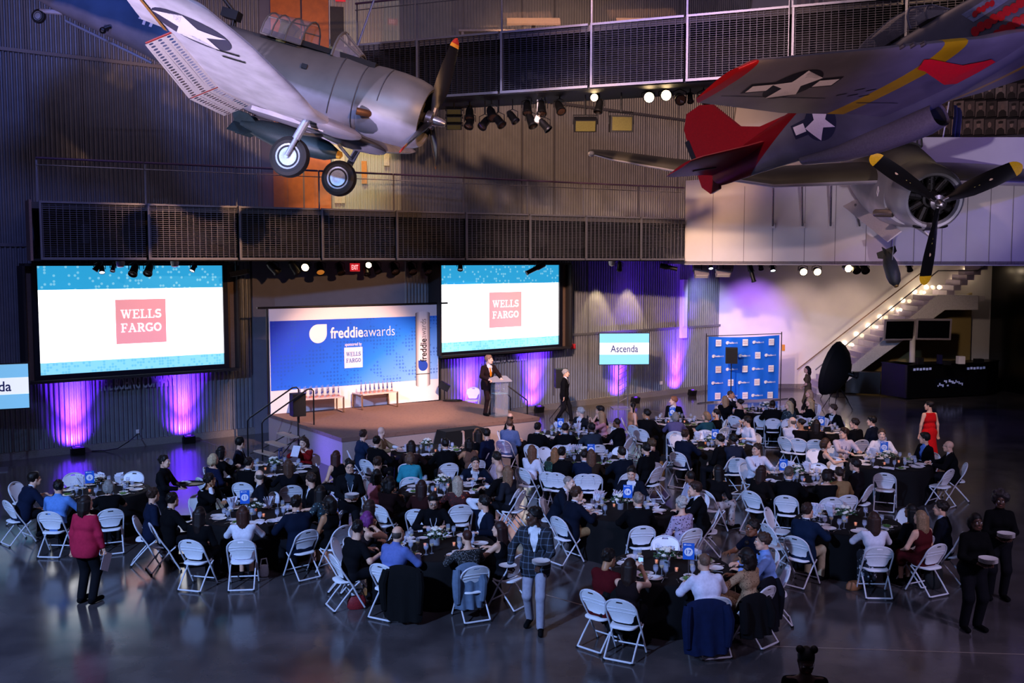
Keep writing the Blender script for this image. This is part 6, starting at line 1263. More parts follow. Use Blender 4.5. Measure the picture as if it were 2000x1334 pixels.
# ================================================================ people: smooth bodies grown from a posed skeleton
class Vol:
    def __init__(s, lo, hi, h):
        s.o = np.array(lo) - 2 * h; s.h = h; n = np.ceil((np.array(hi) - s.o) / h).astype(int) + 3; s.d = np.full(n, 1.0, np.float32)
        s.ax = [s.o[i] + h * np.arange(n[i], dtype=np.float32) for i in range(3)]
    def sub(s, lo, hi):
        i0 = np.maximum(0, np.floor((np.array(lo) - s.o) / s.h).astype(int)); i1 = np.minimum(s.d.shape, np.ceil((np.array(hi) - s.o) / s.h).astype(int) + 1)
        if (i1 <= i0).any(): return None
        sl = tuple(slice(a, b) for a, b in zip(i0, i1)); return sl, s.ax[0][sl[0]][:, None, None], s.ax[1][sl[1]][None, :, None], s.ax[2][sl[2]][None, None, :]
    def _u(s, sl, v, k):
        a = s.d[sl]; hh = np.clip(.5 + .5 * (a - v) / k, 0, 1); s.d[sl] = a + (v - a) * hh - k * hh * (1 - hh)
    def cap(s, a, b, ra, rb=None, k=.03, sx=1.0):
        rb = ra if rb is None else rb; a = np.array(a, np.float32); b = np.array(b, np.float32); m = max(ra, rb) + k + 2 * s.h
        q = s.sub(np.minimum(a, b) - m, np.maximum(a, b) + m)
        if q is None: return
        sl, X, Y, Z = q; e = b - a; L = float(e @ e) + 1e-9; t = np.clip(((X - a[0]) * e[0] + (Y - a[1]) * e[1] + (Z - a[2]) * e[2]) / L, 0, 1)
        dd = np.sqrt((X - a[0] - t * e[0]) ** 2 + (Y - a[1] - t * e[1]) ** 2 + (Z - a[2] - t * e[2]) ** 2) - (ra + (rb - ra) * t); s._u(sl, dd, k)
    def ell(s, c, r, k=.02, R=None, neg=False):
        c = np.array(c, np.float32); m = max(r) + k + 2 * s.h; q = s.sub(c - m, c + m)
        if q is None: return
        sl, X, Y, Z = q; P = [X - c[0] + 0 * Y + 0 * Z, Y - c[1] + 0 * X + 0 * Z, Z - c[2] + 0 * X + 0 * Y]
        if R is not None: P = [R[0][i] * P[0] + R[1][i] * P[1] + R[2][i] * P[2] for i in range(3)]
        dd = (np.sqrt((P[0] / r[0]) ** 2 + (P[1] / r[1]) ** 2 + (P[2] / r[2]) ** 2) - 1) * min(r)
        if neg: s.d[sl] = np.maximum(s.d[sl], -dd)
        else: s._u(sl, dd, k)
    def plane(s, p, n):
        v = (s.ax[0][:, None, None] - p[0]) * n[0] + (s.ax[1][None, :, None] - p[1]) * n[1] + (s.ax[2][None, None, :] - p[2]) * n[2]; s.d = np.maximum(s.d, v.astype(np.float32))
    def net(s):
        d = s.d; S = d < 0; nx, ny, nz = [q - 1 for q in d.shape]
        cnt = np.zeros((nx, ny, nz), np.int8); offs = [(i, j, k) for i in (0, 1) for j in (0, 1) for k in (0, 1)]
        for i, j, k in offs: cnt += S[i:i + nx, j:j + ny, k:k + nz]
        A = np.argwhere((cnt > 0) & (cnt < 8))
        if not len(A): return np.zeros((0, 3)), np.zeros((0, 4), int)
        Dv = np.stack([d[A[:, 0] + i, A[:, 1] + j, A[:, 2] + k] for i, j, k in offs], 1); acc = np.zeros((len(A), 3)); n = np.zeros(len(A)); O = np.array(offs, float)
        for a in range(8):
            for b in range(a + 1, 8):
                if np.abs(O[a] - O[b]).sum() != 1: continue
                da, db = Dv[:, a], Dv[:, b]; m = (da < 0) != (db < 0); t = np.where(m, da / np.where(m, da - db, 1), 0); acc += m[:, None] * (O[a] + t[:, None] * (O[b] - O[a])); n += m
        V = (A + acc / n[:, None]) * s.h + s.o; idx = np.full((nx, ny, nz), -1, np.int32); idx[A[:, 0], A[:, 1], A[:, 2]] = np.arange(len(A)); F = []
        for ax in range(3):
            b, c = (ax + 1) % 3, (ax + 2) % 3; s0 = [slice(None)] * 3; s1 = [slice(None)] * 3; s0[ax] = slice(0, -1); s1[ax] = slice(1, None); E = np.argwhere(S[tuple(s0)] != S[tuple(s1)]); E = E[(E[:, b] > 0) & (E[:, c] > 0) & (E[:, b] < d.shape[b] - 1) & (E[:, c] < d.shape[c] - 1)]
            def cell(ob, oc): q = E.copy(); q[:, b] -= ob; q[:, c] -= oc; return idx[q[:, 0], q[:, 1], q[:, 2]]
            f = np.stack([cell(1, 1), cell(0, 1), cell(0, 0), cell(1, 0)], 1); pos = S[E[:, 0], E[:, 1], E[:, 2]]; f[~pos] = f[~pos][:, ::-1]; F.append(f)
        F = np.concatenate(F); return V, F[(F >= 0).all(1)]
def quad_mesh(name, parts, mats):
    """parts: list of (V, F(n,4), material index)"""
    V = []; F = []; mi = []; o = 0
    for v, f, m in parts:
        if not len(v): continue
        V.append(v); F.append(np.asarray(f) + o); mi.append(np.full(len(f), m)); o += len(v)
    V = np.concatenate(V).astype(np.float32); F = np.concatenate(F).astype(np.int32); mi = np.concatenate(mi).astype(np.int32)
    me = bpy.data.meshes.new(name); me.vertices.add(len(V)); me.vertices.foreach_set('co', V.ravel()); me.loops.add(len(F) * 4); me.loops.foreach_set('vertex_index', F.ravel())
    me.polygons.add(len(F)); me.polygons.foreach_set('loop_start', np.arange(len(F), dtype=np.int32) * 4); me.polygons.foreach_set('loop_total', np.full(len(F), 4, np.int32))
    for q in mats: me.materials.append(q)
    me.polygons.foreach_set('material_index', mi); me.polygons.foreach_set('use_smooth', np.ones(len(F), bool)); me.update(calc_edges=True); me.validate(); return me
def mbq(b):
    V = np.concatenate(b.v); return V, np.array([f if len(f) == 4 else (list(f) + [f[-1]])[:4] for f in b.f])
def xf(V, M): A = np.array(M); return V @ A[:3, :3].T + A[:3, 3]
# ---- head, eyes, lips template (faces +x, centre between the ears)
def head_geo(female):
    v = Vol((-.13, -.11, -.15), (.15, .11, .15), .0085); jw = .85 if female else 1
    v.ell((-.018, 0, .035), (.096, .076, .088), .02); v.ell((.028, 0, -.03), (.068, .06 * (.95 if female else 1), .088), .02); v.cap((.05, -.03 * jw, -.085), (.05, .03 * jw, -.085), .028, k=.03); v.cap((.072, 0, -.1), (.075, 0, -.1), .017, k=.02)
    v.cap((-.005, -.05, -.05), (.05, -.035, -.085), .026, k=.03); v.cap((-.005, .05, -.05), (.05, .035, -.085), .026, k=.03)
    v.cap((.088, -.034, .03), (.088, .034, .03), .011, k=.02); v.cap((.092, 0, .02), (.113, 0, -.026), .0085, .0125, k=.012); v.cap((.1, -.014, -.03), (.1, .014, -.03), .009, k=.01)
    for s in (-1, 1): v.ell((.108, .033 * s, .006), (.02, .019, .013), neg=True); v.cap((.08, .045 * s, -.02), (.075, .04 * s, -.03), .016, k=.03); v.ell((-.008, .078 * s, -.002), (.02, .009, .034), .008)
    v.cap((.094, -.02, -.06), (.094, .02, -.06), .0085, k=.01); v.cap((-.03, 0, -.07), (-.045, 0, -.14), .056 if not female else .047, k=.03)
    V, F = v.net(); parts = [(V, F, 0)]; b = MB(); [b.ball((.087, .033 * s, .006), .0135, 8, k=6) for s in (-1, 1)]; q = mbq(b); parts.append((*q, 1))
    b = MB(); [b.ball((.098, .033 * s, .006), (.0045, .006, .006), 6, k=4) for s in (-1, 1)]; b2 = MB(); b2.tube([(.086, .05, .031), (.1, .033, .036), (.1, .015, .033)], .0045, 5, caps=False); b2.tube([(.086, -.05, .031), (.1, -.033, .036), (.1, -.015, .033)], .0045, 5, caps=False)
    parts.append((*mbq(b), 2)); parts.append((*mbq(b2), 2)); b = MB(); b.tube([(.092, -.024, -.06), (.102, -.008, -.058), (.102, .008, -.058), (.092, .024, -.06)], .005, 6, caps=False); parts.append((*mbq(b), 3)); return parts
HEADS = {False: head_geo(False), True: head_geo(True)}
# ---- hands: palm, four bent fingers of different length and a thumb; right hand, palm down, fingers along +x
def hand_geo(curl, spread=.06):
    v = Vol((-.06, -.09, -.11), (.2, .1, .05), .0052); v.cap((-.05, 0, 0), (.0, 0, 0), .024, .026, k=.02)
    for y in (-.03, -.01, .012, .032): v.cap((.0, y * .7, 0), (.075, y, 0), .014, .0125, k=.016)
    for i, (y, L) in enumerate(((-.034, .062), (-.012, .078), (.012, .084), (.034, .074))):
        p = Vector((.078, y, 0)); a = 0.0; dy = y * spread * 9
        for sgm, ln in enumerate((.45, .32, .26)):
            a += curl * (.75, 1.0, .8)[sgm]; q = p + Vector((math.cos(a) * ln * L * 1.0, dy * .02, -math.sin(a) * ln * L)); v.cap(p, q, .0098 - .001 * sgm, .0092 - .0012 * sgm, k=.005); p = q
    v.cap((.01, .025, -.005), (.045, .058, -.014 - curl * .008), .0135, .0115, k=.012); v.cap((.045, .058, -.014 - curl * .008), (.072, .06 - curl * .012, -.022 - curl * .02), .0112, .0095, k=.004); return v.net()
HANDS = {'relaxed': hand_geo(.42), 'grip': hand_geo(1.15), 'flat': hand_geo(.1)}
# ---- hair templates in head space
_hn = np.random.default_rng(3)
def hair_geo(style):
    h = .011; v = Vol((-.22, -.2, -.42), (.16, .2, .22), h)
    def cape(zb, back=.055, side=.08, x=-.05, r=.045, wav=0):
        n = 17
        for i in range(n):
            a = PI * (.32 + 1.36 * i / (n - 1)); px, py = x + .07 * math.cos(a), side * math.sin(a); zz = zb * (.82 + .18 * abs(math.cos(a))) + .03 * ((i * 7) % 5) / 2; rj = r * (.72 + .3 * ((i * 5) % 4) / 3)
            v.cap((px, py, .02), (px - .015, py * .95, zz * .6), rj * .85, rj * .8, k=.012); v.cap((px - .015, py * .95, zz * .6), (px - .02 + wav * .02 * (i % 2), py * (.85 + wav * .25 * (i % 2)), zz), rj * .8, rj * .35, k=.01)
    if style == 'buzz': v.ell((-.02, 0, .037), (.099, .0785, .0895), .01); v.plane((0, 0, .0), (.7, 0, -.75)); v.plane((.052, 0, .04), (.85, 0, -.25))
    elif style == 'balding':
        v.ell((-.026, 0, .012), (.095, .08, .085), .01); v.plane((0, 0, .05), (.45, 0, 1)); v.plane((.0, 0, -.01), (.8, 0, -.6)); v.plane((0.02, 0, 0), (1, 0, 0))
    elif style in ('short', 'side', 'curlyshort'):
        v.ell((-.024, 0, .043), (.106, .085, .097), .015); v.cap((.02, -.035, .108), (.035, .03, .112), .026, k=.03)
        if style == 'side': v.cap((.0, -.05, .11), (.06, .04, .1), .04, k=.03); v.ell((-.05, 0, .08), (.075, .085, .07), .03)
        if style == 'curlyshort': [v.ell(tuple(np.array((-.03, 0, .05)) + .1 * (q := _hn.normal(size=3)) / np.linalg.norm(q) * (1, .85, 1)), (.03, .03, .03), .01) for _ in range(40)]
        [v.ell(tuple(np.array((-.026, 0, .045)) + np.array((.1, .08, .092)) * (q := _hn.normal(size=3)) / np.linalg.norm(q)), (.02, .017, .02), .012) for _ in range(46)]; v.plane((0, 0, -.04), (.5, 0, -1)); v.plane((.058, 0, .06), (.8, 0, -.62))

    elif style in ('long', 'longwavy', 'shoulder', 'bob', 'pony', 'bun', 'twobuns', 'updo'):
        v.ell((-.022, 0, .045), (.106, .086, .097), .015)
        if style not in ('bun', 'pony', 'twobuns', 'updo'):
            v.plane((.07, 0, .07), (.75, 0, -.66)); zb = {'long': -.36, 'longwavy': -.34, 'shoulder': -.22, 'bob': -.13}[style]; cape(zb, wav=1 if style == 'longwavy' else 0)
        else:
            v.plane((0, 0, -.03), (.5, 0, -.9)); v.plane((.058, 0, .06), (.8, 0, -.62))
            if style == 'bun': v.ell((-.12, 0, .06), (.045, .05, .045), .02)
            if style == 'updo': v.ell((-.09, 0, .07), (.06, .06, .06), .02)
            if style == 'pony': v.cap((-.1, 0, .06), (-.14, 0, -.05), .04, .03, k=.02); v.cap((-.14, 0, -.05), (-.11, 0, -.22), .032, .015, k=.02)
            if style == 'twobuns': [v.ell((-.03, .07 * s, .135), (.042, .042, .04), .015) for s in (-1, 1)]
    elif style == 'afro':
        v.ell((-.03, 0, .06), (.135, .13, .125), .02); [v.ell(tuple(np.array((-.03, 0, .06)) + (.128 * (q := _hn.normal(size=3)) / np.linalg.norm(q))), (.03, .03, .03), .015) for _ in range(60)]; v.plane((.055, 0, .05), (.85, 0, -.55))
    elif style == 'curls':
        v.ell((-.03, 0, .045), (.115, .1, .105), .02); cape(-.2, side=.09, r=.055); [v.ell((-.05 + _hn.normal() * .05, _hn.normal() * .08, -.05 + _hn.normal() * .09), (.035, .035, .035), .015) for _ in range(50)]; v.plane((.06, 0, .07), (.8, 0, -.6))
    # keep the face clear
    if style not in ('balding', 'buzz'): v.ell((.105, 0, -.055), (.085, .062, .105), neg=True)
    return v.net()
HAIRM = {}
def skin_mat(c): return mat('skin_' + c, c, .5, var=.05, scale=20)
SKIN = {'l': 'd9a88c', 'p': 'e0b8a0', 't': 'b07c58', 'b': '7a4c34', 'd': '4a2e22'}
M_eye = mat('eye_white', 'd8d4d0', .3, var=0); M_pupil = mat('eye_dark', '1a100c', .4, var=0); M_lip = mat('lip_rose', '9c4e48', .5, var=0)
def ik(a, c, l1, l2, pole):
    a, c, pole = Vector(a), Vector(c), Vector(pole); d = c - a; L = min(d.length, (l1 + l2) * .995); d.normalize(); x = (l1 * l1 - l2 * l2 + L * L) / (2 * L); h = math.sqrt(max(0, l1 * l1 - x * x)); p = pole - d * pole.dot(d); p.normalize(); return a + d * x + p * h, a + d * L
def pose_joints(kind, fem, S=1.0, lean=8, twist=0, pose='table', yaw=0, pitch=0, rnd=None, stride=0):
    J = {}; r = rnd or random; W_ = .155 if fem else .178; a = math.radians(lean); pel = Vector((-.05, 0, .53)) if kind == 'sit' else Vector((0, 0, .94 * S))
    u = Vector((math.sin(a), 0, math.cos(a))); tw = rotm(math.radians(twist), 'Z'); f = (tw @ Vector((math.cos(a), 0, -math.sin(a)))).to_3d(); l = (tw @ Vector((0, 1, 0))).to_3d()
    J['u'], J['f'], J['l'] = u, f, l; J['pel'] = pel; J['belly'] = pel + u * .14 * S; J['chest'] = pel + u * .32 * S; J['sh'] = pel + u * .455 * S; J['neck'] = pel + u * .52 * S
    hy = math.radians(yaw); hd = rotm(hy, 'Z') @ rotm(math.radians(pitch), 'Y'); J['head'] = J['neck'] + u * .05 + Vector((.02 * math.cos(hy), .02 * math.sin(hy), .105)) + Vector((.035 * math.sin(a) * 3, 0, 0)); J['HM'] = Matrix.Translation(J['head']) @ hd @ Matrix.Scale(S * (.95 if fem else 1.0), 4)
    for s, n in ((1, 'L'), (-1, 'R')):
        J['s' + n] = J['sh'] + l * W_ * s; J['h' + n] = pel + Vector((0, .088 * s, -.02))
        if kind == 'sit':
            J['k' + n] = Vector((.36, (.11 if not fem else .075) * s, .52)); J['a' + n] = Vector((.34 + .04 * s * 0, (.12 if not fem else .08) * s, .09)); J['t' + n] = J['a' + n] + Vector((.17, .03 * s, -.05))
        else:
            q = stride * s; J['a' + n] = Vector((.28 * q, .1 * s, .085 + .05 * max(0, -q))); k, an = ik(J['h' + n], J['a' + n], .43 * S, .44 * S, (1, 0.1 * s, 0)); J['k' + n] = k; J['t' + n] = J['a' + n] + Vector((.17, .03 * s, -.045 - .05 * max(0, -q)))
        X = {'table': (.4, .17, .81), 'edge': (.36, .2, .8), 'lap': (.22, .06, .66), 'lapwide': (.26, .13, .63)}.get(pose, (.4, .17, .81)) if kind == 'sit' else {'down': (.03, .27, .80 * S), 'table': (.03, .27, .8 * S)}.get(pose, (.03, .27, .8 * S))
        t = Vector((X[0], X[1] * s, X[2])); sp = 'relaxed'; pl = (-.4, .8 * s, -.6)
        if pose == 'chin' and n == 'R': t = J['head'] + Vector((.1, -.04, -.13)); sp = 'grip'; pl = (.3, -.5, -.9)
        if pose == 'elbows': t = J['head'] + Vector((.1, .06 * s, -.12)); pl = (.6, .3 * s, -.9); sp = 'grip'
        if pose == 'hands' : t = Vector((.36, .02 * s, .86)); sp = 'grip'
        if pose == 'phone': t = J['sh'] + Vector((.36, .05 * s, .12)); sp = 'grip'; pl = (0, .6 * s, -.9)
        if pose == 'drink' and n == 'R': t = J['head'] + Vector((.2, -.06, -.06)); sp = 'grip'; pl = (.2, -.3, -1)
        if pose == 'behind' and n == 'R': t = J['head'] + Vector((-.12, -.1, .0)); sp = 'relaxed'; pl = (.2, -1, .3)
        if pose == 'raise' and n == 'L': t = J['sh'] + Vector((.3, .25, .22)); sp = 'grip'; pl = (.2, .5, -.9)
        if pose == 'paper': t = Vector((.24, .07 * s, 1.02)); sp = 'grip'
        if pose == 'plates': t = Vector((.3, .1 * s, 1.08 * S)); sp = 'flat'; pl = (-.5, .6 * s, -.6)
        if pose == 'plate1' and n == 'L': t = Vector((.3, .12, 1.0 * S)); sp = 'grip'
        if pose == 'plate1' and n == 'R': t = Vector((.12, -.34, .92 * S)); sp = 'grip'
        if pose == 'tray': t = Vector((.34, .1 * s, 1.12 * S)); sp = 'flat'
        if pose == 'clasp': t = Vector((.2, .03 * s, 1.0 * S)); sp = 'grip'
        if pose == 'lectern': t = Vector((.34, .22 * s, 1.08 * S)); sp = 'grip'
        if pose == 'paperdown' and n == 'R': t = Vector((.12, -.26, .78 * S)); sp = 'grip'
        e, w_ = ik(J['s' + n], t, .285 * S, .255 * S, pl); J['e' + n], J['w' + n] = e, w_; J['hand' + n] = sp
    return J
def dorsal(J, n):
    d = (J['w' + n] - J['e' + n]).normalized(); up = Vector((0, 0, 1)); 
    if abs(d.z) > .75: up = J['f'] if d.z < 0 else -J['f']
    y = up.cross(d).normalized(); z = d.cross(y); return Matrix(((d.x, y.x, z.x, 0), (d.y, y.y, z.y, 0), (d.z, y.z, z.z, 0), (0, 0, 0, 1)))
def torso(v, J, inf, B, fem, k=.05, hips=True, S=1.0):
    u, f, l = J['u'], J['f'], J['l']
    if hips: v.cap(J['hL'], J['hR'], .108 * B + inf, k=k)
    v.cap(J['belly'] + Vector((0, .055, 0)), J['belly'] - Vector((0, .055, 0)), (.098 if fem else .108) * B + inf, k=k); v.cap(J['chest'] + l * .07, J['chest'] - l * .07, (.1 if fem else .112) * B + inf, k=k); v.cap(J['pel'], J['belly'], .1 * B + inf, k=k)
    v.cap(J['sh'] + l * .1 - u * .03, J['sh'] - l * .1 - u * .03, .074 + inf, k=k); v.cap(J['sh'] + l * .06, J['neck'] - u * .02, .05 + inf, .05 + inf, k=k); v.cap(J['sh'] - l * .06, J['neck'] - u * .02, .05 + inf, .05 + inf, k=k)
    if fem: [v.cap(J['chest'] + u * .02 + f * .055 + l * .07 * s, J['chest'] + u * .02 + f * .07 + l * .07 * s, .058 + inf, k=.03) for s in (-1, 1)]
def arm(v, J, n, inf, frac=1.0, k=.03, fem=False):
    q = .9 if fem else 1.0; s, e, w_ = J['s' + n], J['e' + n], J['w' + n]
    if frac < .5: v.cap(s, s + (e - s) * frac * 2, .056 * q + inf, .048 * q + inf, k=k); return
    v.cap(s, e, .056 * q + inf, .043 * q + inf, k=k); g = (frac - .5) * 2; v.cap(e, e + (w_ - e) * g, .043 * q + inf, (.043 - .012 * g) * q + inf, k=k)
def legs(v, J, inf, B, k=.03, to=1.0, S=1.0):
    for n in 'LR':
        v.cap(J['h' + n], J['k' + n], .086 * B + inf, .06 * B + inf, k=k)
        if to > 0: v.cap(J['k' + n], J['k' + n] + (J['a' + n] - J['k' + n]) * to, .058 * B + inf, (.058 - .018 * to) * B + inf * (1.1), k=k)
def person(M, label, kind='sit', fem=False, S=1.0, B=1.0, top='suit', tc='16161c', shirt='d8d8e0', bot='trousers', bc='131318', shoe='0c0c0e', hair='short', hc='1c1410', skin='l', lean=8, twist=0, pose='table', yaw=0, pitch=0, tie=None, h=.018, stride=0, extras=(), seed=0, topmat=None, botmat=None):
    J = pose_joints(kind, fem, S, lean, twist, pose, yaw, pitch, random.Random(seed), stride); P = [J[k] for k in J if isinstance(J[k], Vector) and k not in 'ufl']
    lo = np.min([tuple(p) for p in P], 0) - .2; hi = np.max([tuple(p) for p in P], 0) + .2; lo[2] = max(lo[2], -.05)
    v = Vol(lo, hi, h); torso(v, J, -.004, B, fem); v.cap(J['neck'] - J['u'] * .04, J['head'] + Vector((-.03, 0, -.05)), .056 if not fem else .048, .052 if not fem else .046, k=.03)
    for n in 'LR': arm(v, J, n, -.002, .97, fem=fem)
    legs(v, J, -.002, B, to=1.0)
    for n in 'LR': v.cap(J['a' + n] + Vector((-.03, 0, -.03)), J['t' + n], .036, .03, k=.03)
    V, F = v.net(); parts = [(V, F, 0)] + [(xf(a, J['HM']), f, m) for a, f, m in HEADS[fem]]
    for n in 'LR':
        hv, hf = HANDS[J['hand' + n]]; hv = hv.copy()
        if n == 'L': hv[:, 1] *= -1; hf = hf[:, ::-1]
        q = .88 if fem else 1.0; parts.append((xf(hv * q, Matrix.Translation(J['w' + n]) @ dorsal(J, n)), hf, 0))
    body = link('person', quad_mesh('person', parts, [skin_mat(SKIN[skin]), M_eye, M_pupil, M_lip]), None, M); tag(body, label, 'person')
    def garment(name, vol, m):
        V, F = vol.net()
        if len(V): return link(name, quad_mesh(name, [(V, F, 0)], [m]), body)
    def cloth(c, nm='cloth'): return mat(nm + '_' + c, c, .9, var=.1, scale=25, spec=.1)
    tm = topmat or cloth(tc); u, f, l = J['u'], J['f'], J['l']
    # trousers / skirt
    if bot in ('trousers',):
        v = Vol(lo, hi, h); v.cap(J['hL'], J['hR'], .108 * B + .012, k=.05); v.cap(J['pel'], J['belly'] - u * .02, .1 * B + .01, k=.05); [(v.cap(J['h' + n], J['k' + n], .09 * B + .006, .07 * B, k=.03), v.cap(J['k' + n], J['k' + n] + (J['a' + n] - J['k' + n]) * .98, .068 * B, .055 * B + .004, k=.04)) for n in 'LR']; v.plane(J['belly'] + u * .03, u); garment('trousers', v, botmat or cloth(bc))
    elif bot in ('skirt', 'dress', 'longskirt'):
        v = Vol(lo, hi, h); v.cap(J['hL'], J['hR'], .108 * B + .014, k=.05); v.cap(J['pel'], J['belly'], .1 * B + .012, k=.05)
        if kind == 'sit':
            for n in 'LR': v.cap(J['h' + n], J['k' + n], .1 * B, .078 * B, k=.08); v.cap(J['k' + n], J['k' + n] + (J['a' + n] - J['k' + n]) * (.9 if bot == 'longskirt' else .3), .078 * B, .085 * B, k=.08)
            v.cap(J['pel'], (J['kL'] + J['kR']) / 2, .1 * B, .075 * B, k=.06)
        else:
            g = Vector((0, 0, .1 if bot == 'longskirt' else .45)); v.cap(J['pel'], g + Vector((-.02, .07, 0)), .13 * B, .2, k=.08); v.cap(J['pel'], g + Vector((-.02, -.07, 0)), .13 * B, .2, k=.08); v.plane((0, 0, .03), (0, 0, -1))
        v.plane(J['belly'] + u * .04, u); garment('skirt', v, botmat or (tm if bot != 'skirt' else cloth(bc)))
    # shoes
    v = Vol((lo[0], lo[1], -.03), (hi[0], hi[1], .2), .014)
    for n in 'LR': v.cap(J['a' + n] + Vector((-.04, 0, -.04)), J['t' + n] + Vector((.02, 0, .005)), .044, .038, k=.02); v.cap(J['a' + n] + Vector((-.02, 0, -.03)), J['a' + n] + Vector((-.005, 0, .01)), .045, k=.02)
    v.plane((0, 0, .004), (0, 0, -1)); 
    for n in 'LR':
        pass
    V, F = v.net(); sm = cloth(shoe, 'leather')
    if len(V):
        for nm, sel in (('shoe', V[:, 1] > 0), ('shoe', V[:, 1] <= 0)):
            ix = np.cumsum(sel) - 1; ff = F[sel[F].all(1)]
            if len(ff): link(nm, quad_mesh(nm, [(V[sel], ix[ff], 0)], [sm]), body)
    sleeve = {'suit': .96, 'shirt': .95, 'blouse': .9, 'tee': .34, 'tank': 0, 'dress': 0, 'dressls': .8, 'polo': .32, 'knit': .95}[top]
    if top == 'suit':
        v = Vol(lo, hi, h); torso(v, J, .006, B, fem, hips=False); v.plane(J['neck'] + u * .03, u); [arm(v, J, n, .006, .99) for n in 'LR']; sh = garment('shirt', v, cloth(shirt))
        b = MB(); b.lathe([(.062, -.012), (.064, .012), (.058, .034), (.054, .034), (.056, -.012)], 16, M=Matrix.Translation(J['neck'] + u * .02) @ rotm(math.radians(lean), 'Y')); b.build('collar', cloth(shirt), body)
        v = Vol(lo, hi, h); torso(v, J, .022, B, fem); [arm(v, J, n, .017, .94) for n in 'LR']; hem = J['pel'] - u * (.13 if kind != 'sit' else .07); [v.cap(J['h' + n] + u * .04, J['h' + n] - (u * .11 if kind != 'sit' else Vector((.02, 0, .02))), .105 * B + .012, .108 * B + .018, k=.06) for n in 'LR']; v.plane(hem - u * .06, -u) if kind != 'sit' else None
        if kind == 'sit': v.cap(J['pel'] + Vector((-.05, .09, .0)), J['pel'] + Vector((-.1, .1, -.12)), .05, .03, k=.05); v.cap(J['pel'] + Vector((-.05, -.09, .0)), J['pel'] + Vector((-.1, -.1, -.12)), .05, .03, k=.05)
        v.plane(J['neck'] + u * .012, u); X = [v.ax[0][:, None, None], v.ax[1][None, :, None], v.ax[2][None, None, :]]; c0 = J['belly'] + u * .06; q = lambda w_: (X[0] - c0.x) * w_.x + (X[1] - c0.y) * w_.y + (X[2] - c0.z) * w_.z
        U, Fw, Lw = q(u), q(f), np.abs(q(l)); wedge = np.maximum(Lw - .012 - .26 * np.clip(U, 0, 1), .03 - Fw); wedge = np.maximum(wedge, -U); v.d = np.maximum(v.d, -wedge).astype(np.float32); garment('jacket', v, tm)
        b = MB(); nb = J['neck'] - u * .01
        for s in (-1, 1): b.tube([nb - f * .07 + u * .035, nb - f * .03 + l * .068 * s + u * .035, nb + f * .05 + l * .06 * s - u * .02, J['chest'] + f * (.126 * B) + l * .085 * s + u * .0, c0 + f * (.13 * B) + l * .025 * s], [.014, .016, .018, .02, .012], 6, flat=.7)
        b.build('lapel', tm, body)
        if tie:
            b = MB(); pts = [nb + f * .068, nb + f * .082 - u * .06, J['chest'] + f * (.116 * B + .014), c0 + f * (.116 * B + .012)]; ws = [.02, .022, .034, .038]
            vs = []; [vs.extend([tuple(p - l * w_), tuple(p + l * w_), tuple(p + l * w_ - f * .012), tuple(p - l * w_ - f * .012)]) for p, w_ in zip(pts, ws)]; b.add(vs, [(4 * i + j, 4 * i + (j + 1) % 4, 4 * i + 4 + (j + 1) % 4, 4 * i + 4 + j) for i in range(3) for j in range(4)]); b.build('tie', cloth(tie), body)
    else:
        inf = .012 if top != 'knit' else .02; v = Vol(lo, hi, h); torso(v, J, inf, B, fem); hem = J['pel'] - u * (.05 if top not in ('dress', 'dressls') else 0); 
        if sleeve: [arm(v, J, n, inf, sleeve, fem=fem) for n in 'LR']
        if top in ('blouse', 'knit') and kind != 'sit': v.cap(J['pel'] + u * .1 + l * .04, J['pel'] - Vector((0, 0, .1)) + l * .05, .12 * B, .135 * B, k=.08); v.cap(J['pel'] + u * .1 - l * .04, J['pel'] - Vector((0, 0, .1)) - l * .05, .12 * B, .135 * B, k=.08)
        if top in ('tank', 'dress'):
            for s in (-1, 1): v.ell(J['sh'] + l * .19 * s + u * .0, (.09, .075, .12), neg=True)
        nk = {'shirt': .035, 'polo': .03, 'tee': .0, 'knit': .02}.get(top, -.02); v.plane(J['neck'] + u * nk, u)
        if top in ('tank', 'dress', 'blouse', 'dressls'): v.ell(J['neck'] + f * .06, (.085, .085, .08), neg=True)
        if hem is not J['pel']: v.plane(hem - u * .12, -u)
        garment({'shirt': 'shirt', 'polo': 'polo_shirt', 'tee': 't_shirt', 'tank': 'sleeveless_top', 'dress': 'dress_bodice', 'dressls': 'dress_bodice', 'blouse': 'blouse', 'knit': 'sweater'}[top], v, tm)
        if top in ('shirt', 'polo'):
            b = MB(); b.lathe([(.064, -.012), (.067, .01), (.06, .03), (.055, .03), (.057, -.012)], 16, M=Matrix.Translation(J['neck'] + u * .02) @ rotm(math.radians(lean), 'Y')); b.build('collar', tm, body)
            if tie: b = MB(); b.tube([J['neck'] + f * .07, J['chest'] + f * (.125 * B), J['belly'] + f * (.124 * B)], [.012, .026, .034], 6, flat=.4); b.build('tie', cloth(tie), body)
    if hair != 'bald':
        if hair not in HAIRM: HAIRM[hair] = hair_geo(hair)
        HV, HF = HAIRM[hair]; key = 'hm_' + hair
        if key not in HAIRM: HAIRM[key] = quad_mesh('hair', [(HV, HF, 0)], [mat('hair_base', '1c1410', .6)])
        o = link('hair', HAIRM[key], body, J['HM']); hm = mat('hair_' + hc, hc, .55, var=.35, scale=45, spec=.35); o.material_slots[0].link = 'OBJECT'; o.material_slots[0].material = hm
